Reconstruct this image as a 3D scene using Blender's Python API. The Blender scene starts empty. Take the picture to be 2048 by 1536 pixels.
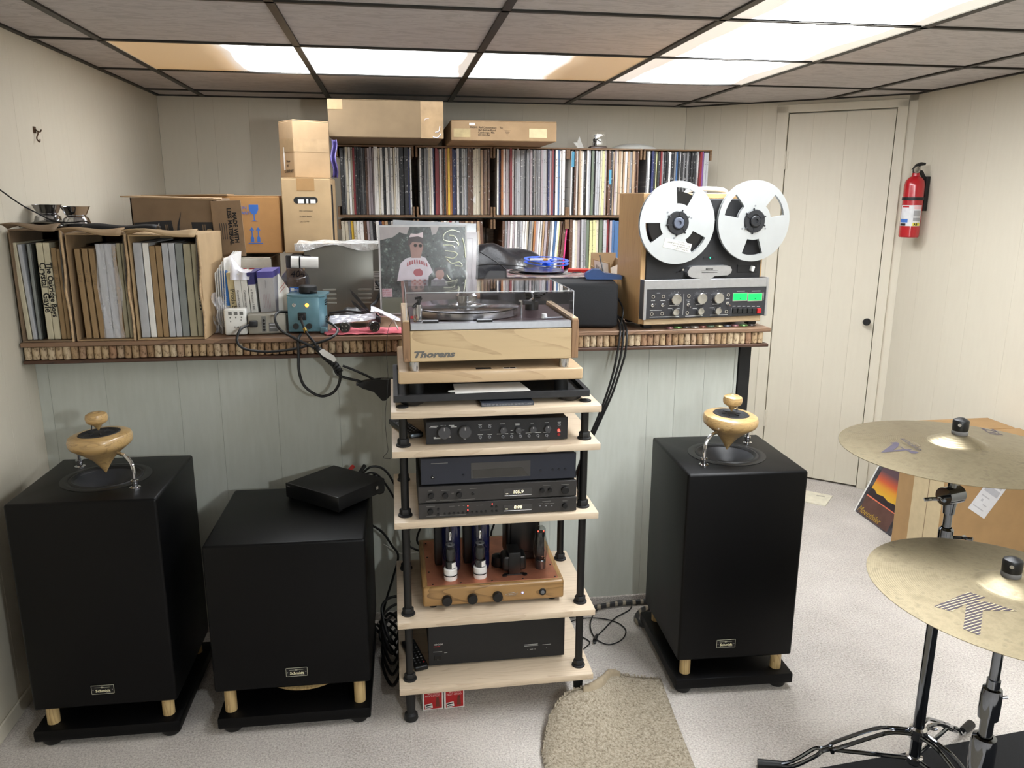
import bpy, bmesh, math, random
from mathutils import Vector, Matrix, Euler
random.seed(7)
S = bpy.context.scene
COL = S.collection
R = math.radians
# ---------------------------------------------------------------- camera, light, exposure
cam_d = bpy.data.cameras.new('camera'); cam = bpy.data.objects.new('camera', cam_d); COL.objects.link(cam)
cam.location = (0, 0, 1.48)
yaw, pitch, roll = R(8.6), R(13.2), R(0.26)
_f = Vector((math.sin(yaw)*math.cos(pitch), math.cos(yaw)*math.cos(pitch), -math.sin(pitch)))
_r = Vector((math.cos(yaw), -math.sin(yaw), 0)); _u = _r.cross(_f)
_r2 = _r*math.cos(roll)+_u*math.sin(roll); _u2 = -_r*math.sin(roll)+_u*math.cos(roll)
cam.rotation_euler = Matrix((_r2, _u2, -_f)).transposed().to_euler()
cam_d.sensor_width = 36; cam_d.lens = 36*1576/2048; cam_d.clip_start = .02
S.camera = cam
W = bpy.data.worlds.new('world'); S.world = W; W.use_nodes = True
W.node_tree.nodes['Background'].inputs[0].default_value = (.8, .85, .9, 1)
W.node_tree.nodes['Background'].inputs[1].default_value = .02
S.view_settings.view_transform = 'Standard'; S.view_settings.look = 'None'
S.view_settings.gamma = 1; S.view_settings.use_curve_mapping = False
S.view_settings.exposure = 0.58
def area(name, loc, sx, sy, power, col, rot=(0, 0, 0)):
    l = bpy.data.lights.new(name, 'AREA'); l.shape = 'RECTANGLE'; l.size = sx; l.size_y = sy; l.energy = power; l.color = col
    o = bpy.data.objects.new(name, l); COL.objects.link(o); o.location = loc; o.rotation_euler = rot; return o
def point(name, loc, r, power, col):
    l = bpy.data.lights.new(name, 'POINT'); l.shadow_soft_size = r; l.energy = power; l.color = col
    o = bpy.data.objects.new(name, l); COL.objects.link(o); o.location = loc; return o
# the room is lit by its glowing ceiling diffusers (built with the ceiling); these set their strength
E_LEFT, E_ROW, E_COL, E_FILL = 20.0, 3.0, 22.0, 3.0  # the last one drives the added fill panels behind the viewer
# small cool lamp in the room just beside the viewer
point('standing_lamp', (.6, -.1, 1.45), .04, 34, (.92, .98, 1.0))
# ---------------------------------------------------------------- materials
def lin(c):
    return tuple(((x/255)/12.92 if x/255 <= .04045 else ((x/255+.055)/1.055)**2.4) for x in c)+(1,)
MATS = {}
class N:
    def __init__(s, name):
        s.m = bpy.data.materials.new(name); s.m.use_nodes = True; s.t = s.m.node_tree; s.b = s.t.nodes['Principled BSDF']
        MATS[name] = s.m
    def n(s, typ, **k):
        q = s.t.nodes.new(typ)
        for a, v in k.items():
            if a.startswith('i_'):
                q.inputs[a[2:].replace('_', ' ')].default_value = v
            else: setattr(q, a, v)
        return q
    def l(s, a, b): s.t.links.new(a, b)
    def ramp(s, fac, stops):
        r = s.n('ShaderNodeValToRGB'); e = r.color_ramp.elements
        e[0].position, e[0].color = stops[0]; e[1].position, e[1].color = stops[1]
        for p, c in stops[2:]:
            x = e.new(p); x.color = c
        s.l(fac, r.inputs[0]); return r.outputs[0]
    def coord(s, scale=(1, 1, 1), kind='Object', rot=(0, 0, 0)):
        tc = s.n('ShaderNodeTexCoord'); mp = s.n('ShaderNodeMapping'); mp.inputs['Scale'].default_value = scale
        mp.inputs['Rotation'].default_value = rot
        s.l(tc.outputs[kind], mp.inputs[0]); return mp.outputs[0]
    def noise(s, vec, scale=5, detail=3, rough=.55, dist=0):
        q = s.n('ShaderNodeTexNoise'); q.inputs['Scale'].default_value = scale; q.inputs['Detail'].default_value = detail
        q.inputs['Roughness'].default_value = rough; q.inputs['Distortion'].default_value = dist
        s.l(vec, q.inputs['Vector']); return q.outputs[0]
    def bump(s, h, strength=.3, dist=.002):
        b = s.n('ShaderNodeBump'); b.inputs['Strength'].default_value = strength; b.inputs['Distance'].default_value = dist
        s.l(h, b.inputs['Height']); s.l(b.outputs[0], s.b.inputs['Normal'])
def M(name, col, rough=.6, metal=0, var=.06, scale=30, bump=0, bd=.001, spec=.5, coat=0, trans=0, ior=1.45, alpha=1, emit=None, es=0):
    if name in MATS: return MATS[name]
    q = N(name); b = q.b
    c = lin(col)
    b.inputs['Roughness'].default_value = rough; b.inputs['Metallic'].default_value = metal
    b.inputs['Specular IOR Level'].default_value = spec; b.inputs['IOR'].default_value = ior
    b.inputs['Coat Weight'].default_value = coat; b.inputs['Coat Roughness'].default_value = .15
    b.inputs['Transmission Weight'].default_value = trans; b.inputs['Alpha'].default_value = alpha
    if var:
        v = q.noise(q.coord(), scale)
        lo = tuple(x*(1-var*1.6) for x in c[:3])+(1,); hi = tuple(min(1, x*(1+var*1.6)) for x in c[:3])+(1,)
        q.l(q.ramp(v, [(.3, lo), (.7, hi)]), b.inputs['Base Color'])
        if bump: q.bump(v, bump, bd)
    else: b.inputs['Base Color'].default_value = c
    if emit:
        b.inputs['Emission Color'].default_value = lin(emit); b.inputs['Emission Strength'].default_value = es
    return q.m
def wood(name, c1, c2, axis=0, scale=1.0, rough=.42, figure=.6, coat=.1):
    if name in MATS: return MATS[name]
    q = N(name); sc = [9*scale]*3; sc[axis] = 1.0*scale
    v = q.coord(tuple(sc))
    a = q.noise(v, 1.6, 2, .5, .8); w = q.n('ShaderNodeMath', operation='MULTIPLY'); w.inputs[1].default_value = 11; q.l(a, w.inputs[0])
    f = q.n('ShaderNodeMath', operation='FRACT'); q.l(w.outputs[0], f.inputs[0])
    g = q.noise(v, 14, 4, .6)
    mx = q.n('ShaderNodeMix'); mx.inputs[0].default_value = 1-figure; q.l(f.outputs[0], mx.inputs[2]); q.l(g, mx.inputs[3])
    q.l(q.ramp(mx.outputs[0], [(.05, lin(c2)), (.42, lin(c1)), (.9, lin(tuple(min(255, x*1.04) for x in c1)))]), q.b.inputs['Base Color'])
    q.b.inputs['Roughness'].default_value = rough; q.b.inputs['Coat Weight'].default_value = coat
    q.bump(g, .08, .0006); return q.m
wallm = N('painted_panelling')
_v = wallm.coord((1, 1, .15)); _a = wallm.noise(_v, 60, 4); _b = wallm.noise(wallm.coord(), 1.2, 2)
_mx = wallm.n('ShaderNodeMix'); _mx.inputs[0].default_value = .6; wallm.l(_a, _mx.inputs[2]); wallm.l(_b, _mx.inputs[3])
wallm.l(wallm.ramp(_mx.outputs[0], [(.3, lin((202, 194, 177))), (.7, lin((208, 201, 184)))]), wallm.b.inputs['Base Color'])
wallm.b.inputs['Roughness'].default_value = .62; wallm.bump(_a, .12, .0008); WALL = wallm.m
lw = N('painted_lower_panelling')
_a = lw.noise(lw.coord((1, 1, .15)), 60, 4)
lw.l(lw.ramp(_a, [(.3, lin((187, 190, 180))), (.7, lin((194, 197, 188)))]), lw.b.inputs['Base Color'])
lw.b.inputs['Roughness'].default_value = .55; lw.bump(_a, .12, .0008); LWALL = lw.m
ct = N('ceiling_tile'); _v = ct.coord((1.0, 3.2, 1)); _a = ct.noise(_v, 9, 3, .6, 1.5); _h = ct.noise(ct.coord(), 220, 2)
_st = ct.ramp(_a, [(.42, lin((176, 171, 170))), (.46, lin((186, 181, 180))), (.58, lin((192, 187, 186))), (.62, lin((180, 175, 174)))])
ct.l(_st, ct.b.inputs['Base Color']); ct.b.inputs['Roughness'].default_value = .95; ct.bump(_a, .25, .002); TILE = ct.m
GRID = M('grid_dark_metal', (46, 43, 38), .5, .3, .1)
cp = N('carpet'); _a = cp.noise(cp.coord(), 170, 4, .75); _b = cp.noise(cp.coord(), 3, 3); _c = cp.n('ShaderNodeTexVoronoi'); _c.inputs['Scale'].default_value = 260
cp.l(cp.coord(), _c.inputs['Vector'])
_mx = cp.n('ShaderNodeMix'); _mx.inputs[0].default_value = .25; cp.l(_a, _mx.inputs[2]); cp.l(_b, _mx.inputs[3])
cp.l(cp.ramp(_mx.outputs[0], [(.32, lin((138, 131, 125))), (.5, lin((194, 187, 180))), (.68, lin((224, 217, 210)))]), cp.b.inputs['Base Color'])
cp.b.inputs['Roughness'].default_value = 1; cp.b.inputs['Specular IOR Level'].default_value = .1
_ad = cp.n('ShaderNodeMath', operation='ADD'); cp.l(_a, _ad.inputs[0]); cp.l(_c.outputs[0], _ad.inputs[1]); cp.bump(_ad.outputs[0], .6, .004); CARPET = cp.m
rg = N('rug_pile'); _a = rg.noise(rg.coord(), 150, 4, .8)
rg.l(rg.ramp(_a, [(.32, lin((116, 104, 86))), (.5, lin((178, 166, 146))), (.68, lin((206, 196, 178)))]), rg.b.inputs['Base Color'])
rg.b.inputs['Roughness'].default_value = 1; rg.b.inputs['Specular IOR Level'].default_value = .1; rg.bump(_a, 1, .008); RUG = rg.m
ck = N('cork'); _oi = ck.n('ShaderNodeObjectInfo'); _a = ck.noise(ck.coord((1, 1, .6)), 130, 4, .7)
_rd = ck.ramp(_oi.outputs['Random'], [(0, lin((142, 112, 82))), (.4, lin((178, 152, 118))), (.75, lin((192, 174, 146))), (1, lin((150, 116, 90)))])
_dk = ck.ramp(_a, [(.34, (.3, .25, .2, 1)), (.5, (1, 1, 1, 1))]); _mm = ck.n('ShaderNodeMix', data_type='RGBA', blend_type='MULTIPLY'); _mm.inputs[0].default_value = 1
ck.l(_rd, _mm.inputs[6]); ck.l(_dk, _mm.inputs[7]); ck.l(_mm.outputs[2], ck.b.inputs['Base Color']); ck.b.inputs['Roughness'].default_value = .9; ck.bump(_a, .5, .001); CORK = ck.m
def sleeve(name, col, ink=(60, 55, 50), amt=.6):
    if name in MATS: return MATS[name]
    q = N(name); v = q.coord((1, 1, 60)); a = q.noise(v, 1.2, 4, .7)
    oi = q.n('ShaderNodeObjectInfo'); ad = q.n('ShaderNodeVectorMath', operation='ADD'); q.l(v, ad.inputs[0]); q.l(oi.outputs['Random'], ad.inputs[1])
    a = q.noise(ad.outputs[0], 1.3, 4, .7)
    q.l(q.ramp(a, [(amt, lin(col)), (amt+.07, lin(ink))]), q.b.inputs['Base Color'])
    q.b.inputs['Roughness'].default_value = .45; return q.m
BLK = M('satin_black', (13, 13, 14), .42, 0, .05)
BLKM = M('matte_black', (24, 24, 25), .6, 0, .08)
RUBBER = M('black_rubber', (20, 20, 21), .5, 0, .05)
CHROME = M('chrome', (205, 205, 208), .1, 1, .02)
DCHROME = M('dark_chrome', (120, 124, 130), .08, 1, .02)
ALU = M('brushed_aluminium', (196, 198, 204), .32, .9, .03, 80)
STEELG = M('steel_grey', (150, 152, 158), .35, .6, .03)
MAPLE = wood('pale_maple', (200, 176, 142), (160, 130, 96), 0, figure=.35)
MAPLES = wood('shelf_maple', (200, 182, 158), (168, 142, 116), 0, .8, figure=.35)
MAPLEY = wood('maple_along_y', (200, 176, 142), (164, 134, 100), 1, figure=.35)
WALNUT = wood('walnut', (138, 106, 76), (98, 70, 46), 2)
PINE = wood('pale_pine', (190, 164, 116), (140, 108, 66), 2, 1.3, .35)
TOPW = wood('turned_wood', (186, 154, 104), (112, 82, 48), 0, 1.6, .3, .5, .4)
OAK = wood('ash_wood', (150, 116, 72), (88, 62, 36), 0, 1.2, .35)
DKWOOD = wood('dark_stained_wood', (74, 48, 34), (38, 24, 18), 0, 1)
TOPBRD = wood('shelf_top_wood', (128, 100, 78), (70, 48, 36), 0, 1)
CRATEW = wood('crate_wood', (118, 90, 62), (76, 54, 36), 0, 1.2, .6)
CARD = M('cardboard', (160, 134, 102), .85, 0, .06, 12)
CARDL = M('cardboard_light', (174, 148, 112), .85, 0, .05, 12)
CARDD = M('cardboard_dark', (126, 106, 84), .85, 0, .06, 12)
CARDO = M('cardboard_orange', (158, 126, 86), .85, 0, .05, 12)
TAPE = M('packing_tape', (160, 126, 86), .25, 0, .04, 20, coat=.3)
CTAPE = M('clear_tape', (156, 130, 96), .3, 0, .1, 20, coat=.5)
WHITE = M('white_plastic', (222, 222, 216), .4, 0, .03)
PAPER = M('white_paper', (226, 224, 220), .8, 0, .03)
INK = M('black_ink', (26, 24, 24), .7, 0, 0)
PRINT = M('pale_print', (190, 190, 188), .6, 0, 0)
def thin(name, tint=(255, 255, 255), ior=1.45, rough=.03, gloss=(255, 255, 255)):
    # thin clear sheet: fresnel mix of see-through and mirror reflection
    q = N(name); q.t.nodes.remove(q.b); out = q.t.nodes['Material Output']
    tr = q.n('ShaderNodeBsdfTransparent'); tr.inputs[0].default_value = lin(tint); gl = q.n('ShaderNodeBsdfGlossy'); gl.inputs['Roughness'].default_value = rough; gl.inputs['Color'].default_value = lin(gloss)
    lw_ = q.n('ShaderNodeLayerWeight'); lw_.inputs[0].default_value = .5; pw = q.n('ShaderNodeMath', operation='POWER'); pw.inputs[1].default_value = 4; q.l(lw_.outputs['Facing'], pw.inputs[0])
    fr = q.n('ShaderNodeMath', operation='MULTIPLY_ADD'); fr.inputs[1].default_value = .7; fr.inputs[2].default_value = .035; q.l(pw.outputs[0], fr.inputs[0]); mx = q.n('ShaderNodeMixShader')
    q.l(fr.outputs[0], mx.inputs[0]); q.l(tr.outputs[0], mx.inputs[1]); q.l(gl.outputs[0], mx.inputs[2]); q.l(mx.outputs[0], out.inputs[0]); return q.m
GLASS = thin('clear_glass'); ACR = thin('clear_acrylic')
POLY = M('clear_polythene', (238, 238, 244), .18, 0, .05, 20, .7, .005, alpha=.3, coat=.6)
POLYW = M('milky_polythene', (222, 222, 232), .25, 0, .08, 18, .8, .006, alpha=.8, coat=.6)
BLUE = M('print_blue', (58, 104, 178), .6, 0, 0)
RED = M('print_red', (172, 32, 36), .5, 0, .03)
YEL = M('print_yellow', (222, 206, 70), .6, 0, 0)
COPPER = M('copper_plate', (196, 128, 100), .38, .7, .12, 14)
def glow(name, col, e, base=(20, 20, 20)): return M(name, base, .4, 0, 0, emit=col, es=e)
# ---------------------------------------------------------------- mesh builder
class G:
    def __init__(s): s.V = []; s.F = []; s.mi = []; s.mats = []; s.m = 0; s.X = None
    def mat(s, m):
        if m not in s.mats: s.mats.append(m)
        s.m = s.mats.index(m); return s
    def add(s, vs, fs, M_=None):
        k = len(s.V)
        for v in vs:
            v = Vector(v)
            if M_ is not None: v = M_ @ v
            if s.X is not None: v = s.X @ v
            s.V.append(v)
        for f in fs: s.F.append([i+k for i in f]); s.mi.append(s.m)
        return s
    def bmadd(s, bm, M_=None):
        bm.verts.index_update(); s.add([v.co.copy() for v in bm.verts], [[v.index for v in f.verts] for f in bm.faces], M_); bm.free(); return s
    def box(s, x0, y0, z0, x1, y1, z1, bev=0, seg=2, M_=None):
        x0, x1 = min(x0, x1), max(x0, x1); y0, y1 = min(y0, y1), max(y0, y1); z0, z1 = min(z0, z1), max(z0, z1)
        vs = [(x0, y0, z0), (x1, y0, z0), (x1, y1, z0), (x0, y1, z0), (x0, y0, z1), (x1, y0, z1), (x1, y1, z1), (x0, y1, z1)]
        fs = [(0, 3, 2, 1), (4, 5, 6, 7), (0, 1, 5, 4), (1, 2, 6, 5), (2, 3, 7, 6), (3, 0, 4, 7)]
        if not bev: return s.add(vs, fs, M_)
        bm = bmesh.new(); q = [bm.verts.new(v) for v in vs]
        for f in fs: bm.faces.new([q[i] for i in f])
        bmesh.ops.bevel(bm, geom=bm.edges[:], offset=bev, segments=seg, affect='EDGES', profile=.5)
        return s.bmadd(bm, M_)
    def cyl(s, p0, p1, r0, r1=None, n=20, cap=True):
        p0 = Vector(p0); p1 = Vector(p1); r1 = r0 if r1 is None else r1; d = (p1-p0)
        q = d.to_track_quat('Z', 'Y').to_matrix().to_4x4(); q.translation = p0; L = d.length
        vs = []; fs = []
        for i in range(n):
            a = 2*math.pi*i/n; vs.append((r0*math.cos(a), r0*math.sin(a), 0))
        for i in range(n):
            a = 2*math.pi*i/n; vs.append((r1*math.cos(a), r1*math.sin(a), L))
        for i in range(n): j = (i+1) % n; fs.append((i, j, n+j, n+i))
        if cap: fs.append(tuple(range(n-1, -1, -1))); fs.append(tuple(range(n, 2*n)))
        return s.add(vs, fs, q)
    def lathe(s, prof, c=(0, 0, 0), n=32, M_=None):
        vs = []; fs = []; k = len(prof)
        for r, z in prof:
            for i in range(n):
                a = 2*math.pi*i/n; vs.append((max(r, 1e-5)*math.cos(a)+c[0], max(r, 1e-5)*math.sin(a)+c[1], z+c[2]))
        for j in range(k-1):
            for i in range(n):
                i2 = (i+1) % n; fs.append((j*n+i, j*n+i2, (j+1)*n+i2, (j+1)*n+i))
        return s.add(vs, fs, M_)
    def disc(s, c, r, nrm=(0, 0, 1), n=24, off=0):
        q = Vector(nrm).to_track_quat('Z', 'Y').to_matrix().to_4x4(); q.translation = Vector(c)+Vector(nrm)*off
        return s.add([(r*math.cos(2*math.pi*i/n), r*math.sin(2*math.pi*i/n), 0) for i in range(n)], [tuple(range(n))], q)
    def tube(s, pts, r, n=8, sub=6, closed=False):
        P = [Vector(p) for p in pts]
        if sub > 1 and len(P) > 2:
            Q = []; L = len(P); rng = range(L if closed else L-1)
            for i in rng:
                a = P[(i-1) % L] if (closed or i > 0) else P[0]*2-P[1]; b = P[i]; c = P[(i+1) % L]; d = P[(i+2) % L] if (closed or i+2 < L) else P[-1]*2-P[-2]
                for k in range(sub):
                    t = k/sub; Q.append(.5*((2*b)+(-a+c)*t+(2*a-5*b+4*c-d)*t*t+(-a+3*b-3*c+d)*t**3))
            if not closed: Q.append(P[-1])
            P = Q
        L = len(P); vs = []; fs = []; up = Vector((0, 0, 1)); prev = None
        for i in range(L):
            if closed: t = P[(i+1) % L]-P[i-1]
            else: t = P[min(i+1, L-1)]-P[max(i-1, 0)]
            t.normalize()
            if prev is None:
                x = t.cross(up) if abs(t.z) < .9 else t.cross(Vector((1, 0, 0))); x.normalize()
            else:
                x = prev-t*prev.dot(t); x.normalize()
            prev = x; y = t.cross(x)
            rr = r(i/(L-1)) if callable(r) else r
            for k in range(n):
                a = 2*math.pi*k/n; vs.append(P[i]+x*rr*math.cos(a)+y*rr*math.sin(a))
        for i in range(L if closed else L-1):
            j = (i+1) % L
            for k in range(n): k2 = (k+1) % n; fs.append((i*n+k, i*n+k2, j*n+k2, j*n+k))
        if not closed: fs.append(tuple(range(n-1, -1, -1))); fs.append(tuple((L-1)*n+k for k in range(n)))
        return s.add(vs, fs)
    def prism(s, p2, a, b, axis='y', M_=None):
        # p2 outline; axis = extrusion axis; outline in the other two axes
        def P(u, v, w): return {'y': (u, w, v), 'z': (u, v, w), 'x': (w, u, v)}[axis]
        n = len(p2); vs = [P(u, v, a) for u, v in p2]+[P(u, v, b) for u, v in p2]
        fs = [tuple(range(n-1, -1, -1)), tuple(range(n, 2*n))]+[(i, (i+1) % n, n+(i+1) % n, n+i) for i in range(n)]
        return s.add(vs, fs, M_)
    def quad(s, *p): return s.add(p, [tuple(range(len(p)))])
    def grid(s, fn, nu, nv):
        vs = [fn(i/nu, j/nv) for j in range(nv+1) for i in range(nu+1)]
        return s.add(vs, [(j*(nu+1)+i, j*(nu+1)+i+1, (j+1)*(nu+1)+i+1, (j+1)*(nu+1)+i) for j in range(nv) for i in range(nu)])
    def out(s, name, mat=None, parent=None, loc=(0, 0, 0), rot=(0, 0, 0), smooth=True, ang=35, label=None, fix=True):
        me = bpy.data.meshes.new(name); me.from_pydata([tuple(v) for v in s.V], [], s.F)
        if s.mats:
            for m in s.mats: me.materials.append(m)
            me.polygons.foreach_set('material_index', s.mi)
        else: me.materials.append(mat)
        if fix:
            bm = bmesh.new(); bm.from_mesh(me); bmesh.ops.recalc_face_normals(bm, faces=bm.faces[:]); bm.to_mesh(me); bm.free()
        if smooth:
            me.polygons.foreach_set('use_smooth', [True]*len(me.polygons)); me.set_sharp_from_angle(angle=R(ang))
        me.update(); o = bpy.data.objects.new(name, me); COL.objects.link(o); o.location = loc; o.rotation_euler = rot
        if parent: o.parent = parent
        if label: o['label'] = label
        return o
def tag(o, label, cat, group=None, kind=None):
    if label: o['label'] = label
    if cat: o['category'] = cat
    if group: o['group'] = group
    if kind: o['kind'] = kind
    return o
def thing(name, label, cat, loc=(0, 0, 0), rz=0, group=None, rot=None):
    o = bpy.data.objects.new(name, None); COL.objects.link(o); o.location = loc; o.rotation_euler = rot or (0, 0, rz); o.empty_display_size = .05
    return tag(o, label, cat, group)
def struct(name, label=None):
    o = bpy.data.objects.new(name, None); COL.objects.link(o); o['kind'] = 'structure'
    if label: o['label'] = label
    return o
def text(body, size, mat, parent, loc, rot=(R(90), 0, 0), align='LEFT', shear=0, ext=.0002, name='lettering', bold=0, sx=1):
    c = bpy.data.curves.new('t', 'FONT'); c.body = body; c.size = size; c.align_x = align; c.shear = shear; c.extrude = ext; c.offset = bold; c.resolution_u = 2
    t = bpy.data.objects.new('t', c); COL.objects.link(t)
    me = bpy.data.meshes.new_from_object(t); bpy.data.objects.remove(t); bpy.data.curves.remove(c)
    me.name = name; me.materials.clear(); me.materials.append(mat)
    o = bpy.data.objects.new(name, me); COL.objects.link(o); o.location = loc; o.rotation_euler = rot; o.scale = (sx, 1, 1); o.parent = parent; return o
def dup(o, parent=None, **k):
    c = o.copy(); COL.objects.link(c)
    if parent: c.parent = parent
    for ch in o.children: dup(ch, c)
    for a, v in k.items():
        if a in ('label', 'group'): c[a] = v
        else: setattr(c, a, v)
    return c
# ---------------------------------------------------------------- room
ZC = 1.968; XL = -1.12; XR = 2.46; YB = 4.30; YF = -4.6; YLW = 2.62
DA = Vector((1.60, 4.30)); DB = Vector((XR, 3.572)); DD = (DB-DA).normalized(); DN = Vector((-DD.y, DD.x))   # DN points out of the room
fl = G().box(XL-.3, YF-.2, -.05, XR+.5, YB+.5, 0).out('floor', CARPET, smooth=False); fl['kind'] = 'structure'
fl['label'] = 'light grey short pile carpet'
def panelled(name, P0, P1, z0, z1, cuts, mat, label, t=.0022, gap=.0006):
    # wall face runs from P0 to P1 (2d); panels stand proud towards the left-hand side normal
    P0 = Vector(P0); P1 = Vector(P1); L = (P1-P0).length; d = (P1-P0)/L; n = Vector((d.y, -d.x))
    root = struct(name, label); M_ = Matrix(((d.x, -n.x, 0, P0.x), (d.y, -n.y, 0, P0.y), (0, 0, 1, 0), (0, 0, 0, 1)))
    b = G(); b.mat(mat); b.box(0, t, z0, L, t+.08, z1, M_=M_); b.out('wall_backing', parent=root, smooth=False)
    c = [0]+[x for x in cuts if 0 < x < L]+[L]
    for a, e in zip(c, c[1:]):
        G().box(a+gap/2, 0, z0, e-gap/2, t+.001, z1, bev=.0004, seg=1, M_=M_).out('wall_panel', mat, root, smooth=False)
    return root
def rcuts(L, seed, off=0, w=(.07, .1, .13, .17, .2)):
    rnd = random.Random(seed); x = off; o = []
    while x < L: o.append(x); x += rnd.choice(w)
    return o
# left wall, from the front of the room to the back corner
panelled('wall_left', (XL, YF), (XL, YB), 0, ZC, [y-YF for y in (-2.8, -2.4, -2.0, -1.6, -1.2, -.8, -.4, 0, .4, .8, 1.2, 1.6, 2.0, 2.24, 2.42, 2.55, 2.715, 2.895, 3.11, 3.23, 3.45, 3.62, 3.92, 4.1)], WALL, 'cream painted panelled wall beside the record boxes')
panelled('wall_back', (XL, YB), tuple(DA), 1.0, ZC, [x-XL for x in (-.95, -.857, -.688, -.5, -.3, -.1, .1, .3, .5, .7, .944, 1.053, 1.275, 1.42)], WALL, 'cream painted panelled wall behind the record crates')
panelled('wall_lower', (XL, YLW), (1.205, YLW), 0, .985, [x-XL for x in (-1.085, -.92, -.697, -.571, -.391, -.19, -.05, .1, .25, .466, .537, .647, .884, .985, 1.092)], LWALL, 'pale panelled wall beneath the cork trimmed shelf')
G().box(1.203, YLW, 0, 1.215, YB, .985).out('trim_1', LWALL, smooth=False)['kind'] = 'structure'
panelled('wall_right', (XR, DB.y), (XR, YF), 0, ZC, [.15, .36, .5, .74, .95, 1.2, 1.4, 1.62, 1.9, 2.2, 2.5, 2.9, 3.4, 4, 4.6, 5.2, 5.8], WALL, 'cream painted panelled wall at the right', gap=.0005)
panelled('wall_front', (XR, YF), (XL, YF), 0, ZC, [.4, .8, 1.2, 1.6, 2, 2.4, 2.8, 3.2], WALL, 'panelled wall behind the viewer')
# diagonal wall with the closet door
S0, S1 = .545, 1.04
def dp(s, o, z): p = DA+DD*s-DN*o; return (p.x, p.y, z)
panelled('wall_corner', tuple(DA), tuple(DA+DD*.49), 0, ZC, [.1, .19, .33, .41], WALL, 'short cream wall slanting towards the closet door')
MD = Matrix(((DD.x, DN.x, 0, DA.x), (DD.y, DN.y, 0, DA.y), (0, 0, 1, 0), (0, 0, 0, 1)))
_b = G(); _b.X = MD
_b.box(.485, -.012, 0, S0-.004, .03, 1.945, .002).box(S1+.004, -.012, 0, S1+.05, .03, 1.945, .002).box(.485, -.012, 1.912, S1+.05, .03, 1.95, .002)
_b.box(.487, 0, 1.94, DD.length and (DB-DA).length, .04, ZC).box(S1+.05, 0, 0, (DB-DA).length, .04, ZC).box(.487, .03, 0, S1+.06, .1, ZC)
o = _b.out('trim_2', WALL, smooth=False); o['kind'] = 'structure'; o['label'] = 'cream painted door frame and wall around the closet door'
d1 = struct('door_1', 'flush cream panelled closet door')
for a, e in ((S0, .665), (.665, .82), (.82, .93), (.93, S1)):
    _b = G(); _b.X = MD; _b.box(a+.0002, -.004, .012, e-.0002, .024, 1.905, .0003, 1).out('door_panel', WALL, d1, smooth=False)
_b = G(); _b.X = MD; _b.lathe([(0, .045), (.012, .045), (.018, .038), (.0175, .028), (.008, .02), (.008, 0), (.014, 0), (.014, -.003)], n=24, M_=Matrix.Translation((1.012, -.004, .887)) @ Matrix.Rotation(R(90), 4, 'X')).out('door_knob', RUBBER, d1, label='small round black knob')
for z in (1.68, .31):
    _b = G(); _b.X = MD
    _b.box(S0-.012, -.013, z-.045, S0-.001, -.009, z+.045); _b.cyl((S0-.001, -.016, z-.045), (S0-.001, -.016, z+.045), .004, n=10).box(S0, -.008, z-.045, S0+.01, -.004, z+.045)
    _b.out('door_hinge', WALL, d1)
# nail dimples on the door frame and panels
# baseboards
def strip(name, P0, P1, h=.06, t=.012, mat=LWALL, lab=None):
    P0 = Vector(P0); P1 = Vector(P1); d = (P1-P0).normalized(); n = Vector((d.y, -d.x)); L = (P1-P0).length
    M_ = Matrix(((d.x, -n.x, 0, P0.x), (d.y, -n.y, 0, P0.y), (0, 0, 1, 0), (0, 0, 0, 1)))
    o = G().box(0, -t, 0, L, 0, h, .003, 1, M_=M_).out(name, mat); o['kind'] = 'structure'
    if lab: o['label'] = lab
strip('baseboard_left', (XL, YF), (XL, YLW-.01), .05, .008, WALL)
strip('baseboard_right', (XR, DB.y-.01), (XR, YF), .05, .008, WALL)
strip('baseboard_back', (XL+.01, YLW), (1.2, YLW), .03, .008, CARPET)
strip('baseboard_corner', tuple(DA+DD*(S1+.055)), tuple(DB-DD*.01), .05, .008, WALL)
# ceiling: slab, T-bar grid, tiles and light panels
ce = struct('ceiling', 'low suspended ceiling of embossed grey tiles in a dark metal grid')
G().box(XL-.2, YF-.2, ZC+.09, XR+.3, YB+.3, ZC+.12).out('ceiling_slab', TILE, ce, smooth=False)
T = .6096; GX = [-.291+T*i for i in range(-1, 5)]; GY = [2.248+T*j for j in range(-11, 4)]
def inside(x0, x1, y0, y1):
    return not (x0 > XR or x1 < XL)
xs = [XL]+GX+[XR]; ys = [YF]+[y for y in GY if y > YF]+[YB]
LIT = set()
for i in range(1, 4): LIT.add((i, len(ys)-4))     # row 2.858-3.467 between x -.90 and .93
for k in range(4, 9): LIT.add((4, len(ys)-k))    # column x .93-1.54
JN = ys.index(min(ys, key=lambda q: abs(q+.8)))
for i in (4, 5): LIT.add((i, JN)); LIT.add((i, JN-2))
tile_me = {}
def tri_clip(x, y):      # keep tiles out of the cut corner
    return (Vector((x, y))-DA).dot(DN) > .05
for i in range(len(xs)-1):
    for j in range(len(ys)-1):
        if (i, j) in LIT: continue
        x0, x1, y0, y1 = xs[i]+.008, xs[i+1]-.008, ys[j]+.008, ys[j+1]-.008
        if x1-x0 < .01 or y1-y0 < .01 or tri_clip(x0, y0): continue
        key = (round(x1-x0, 3), round(y1-y0, 3))
        if key not in tile_me:
            o = G().box(0, 0, 0, x1-x0, y1-y0, .012, .001, 1).out('ceiling_tile', TILE, ce, loc=(x0, y0, ZC+.004), smooth=False); tile_me[key] = o.data
        else:
            o = bpy.data.objects.new('ceiling_tile', tile_me[key]); COL.objects.link(o); o.parent = ce; o.location = (x0, y0, ZC+.004)
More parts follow.
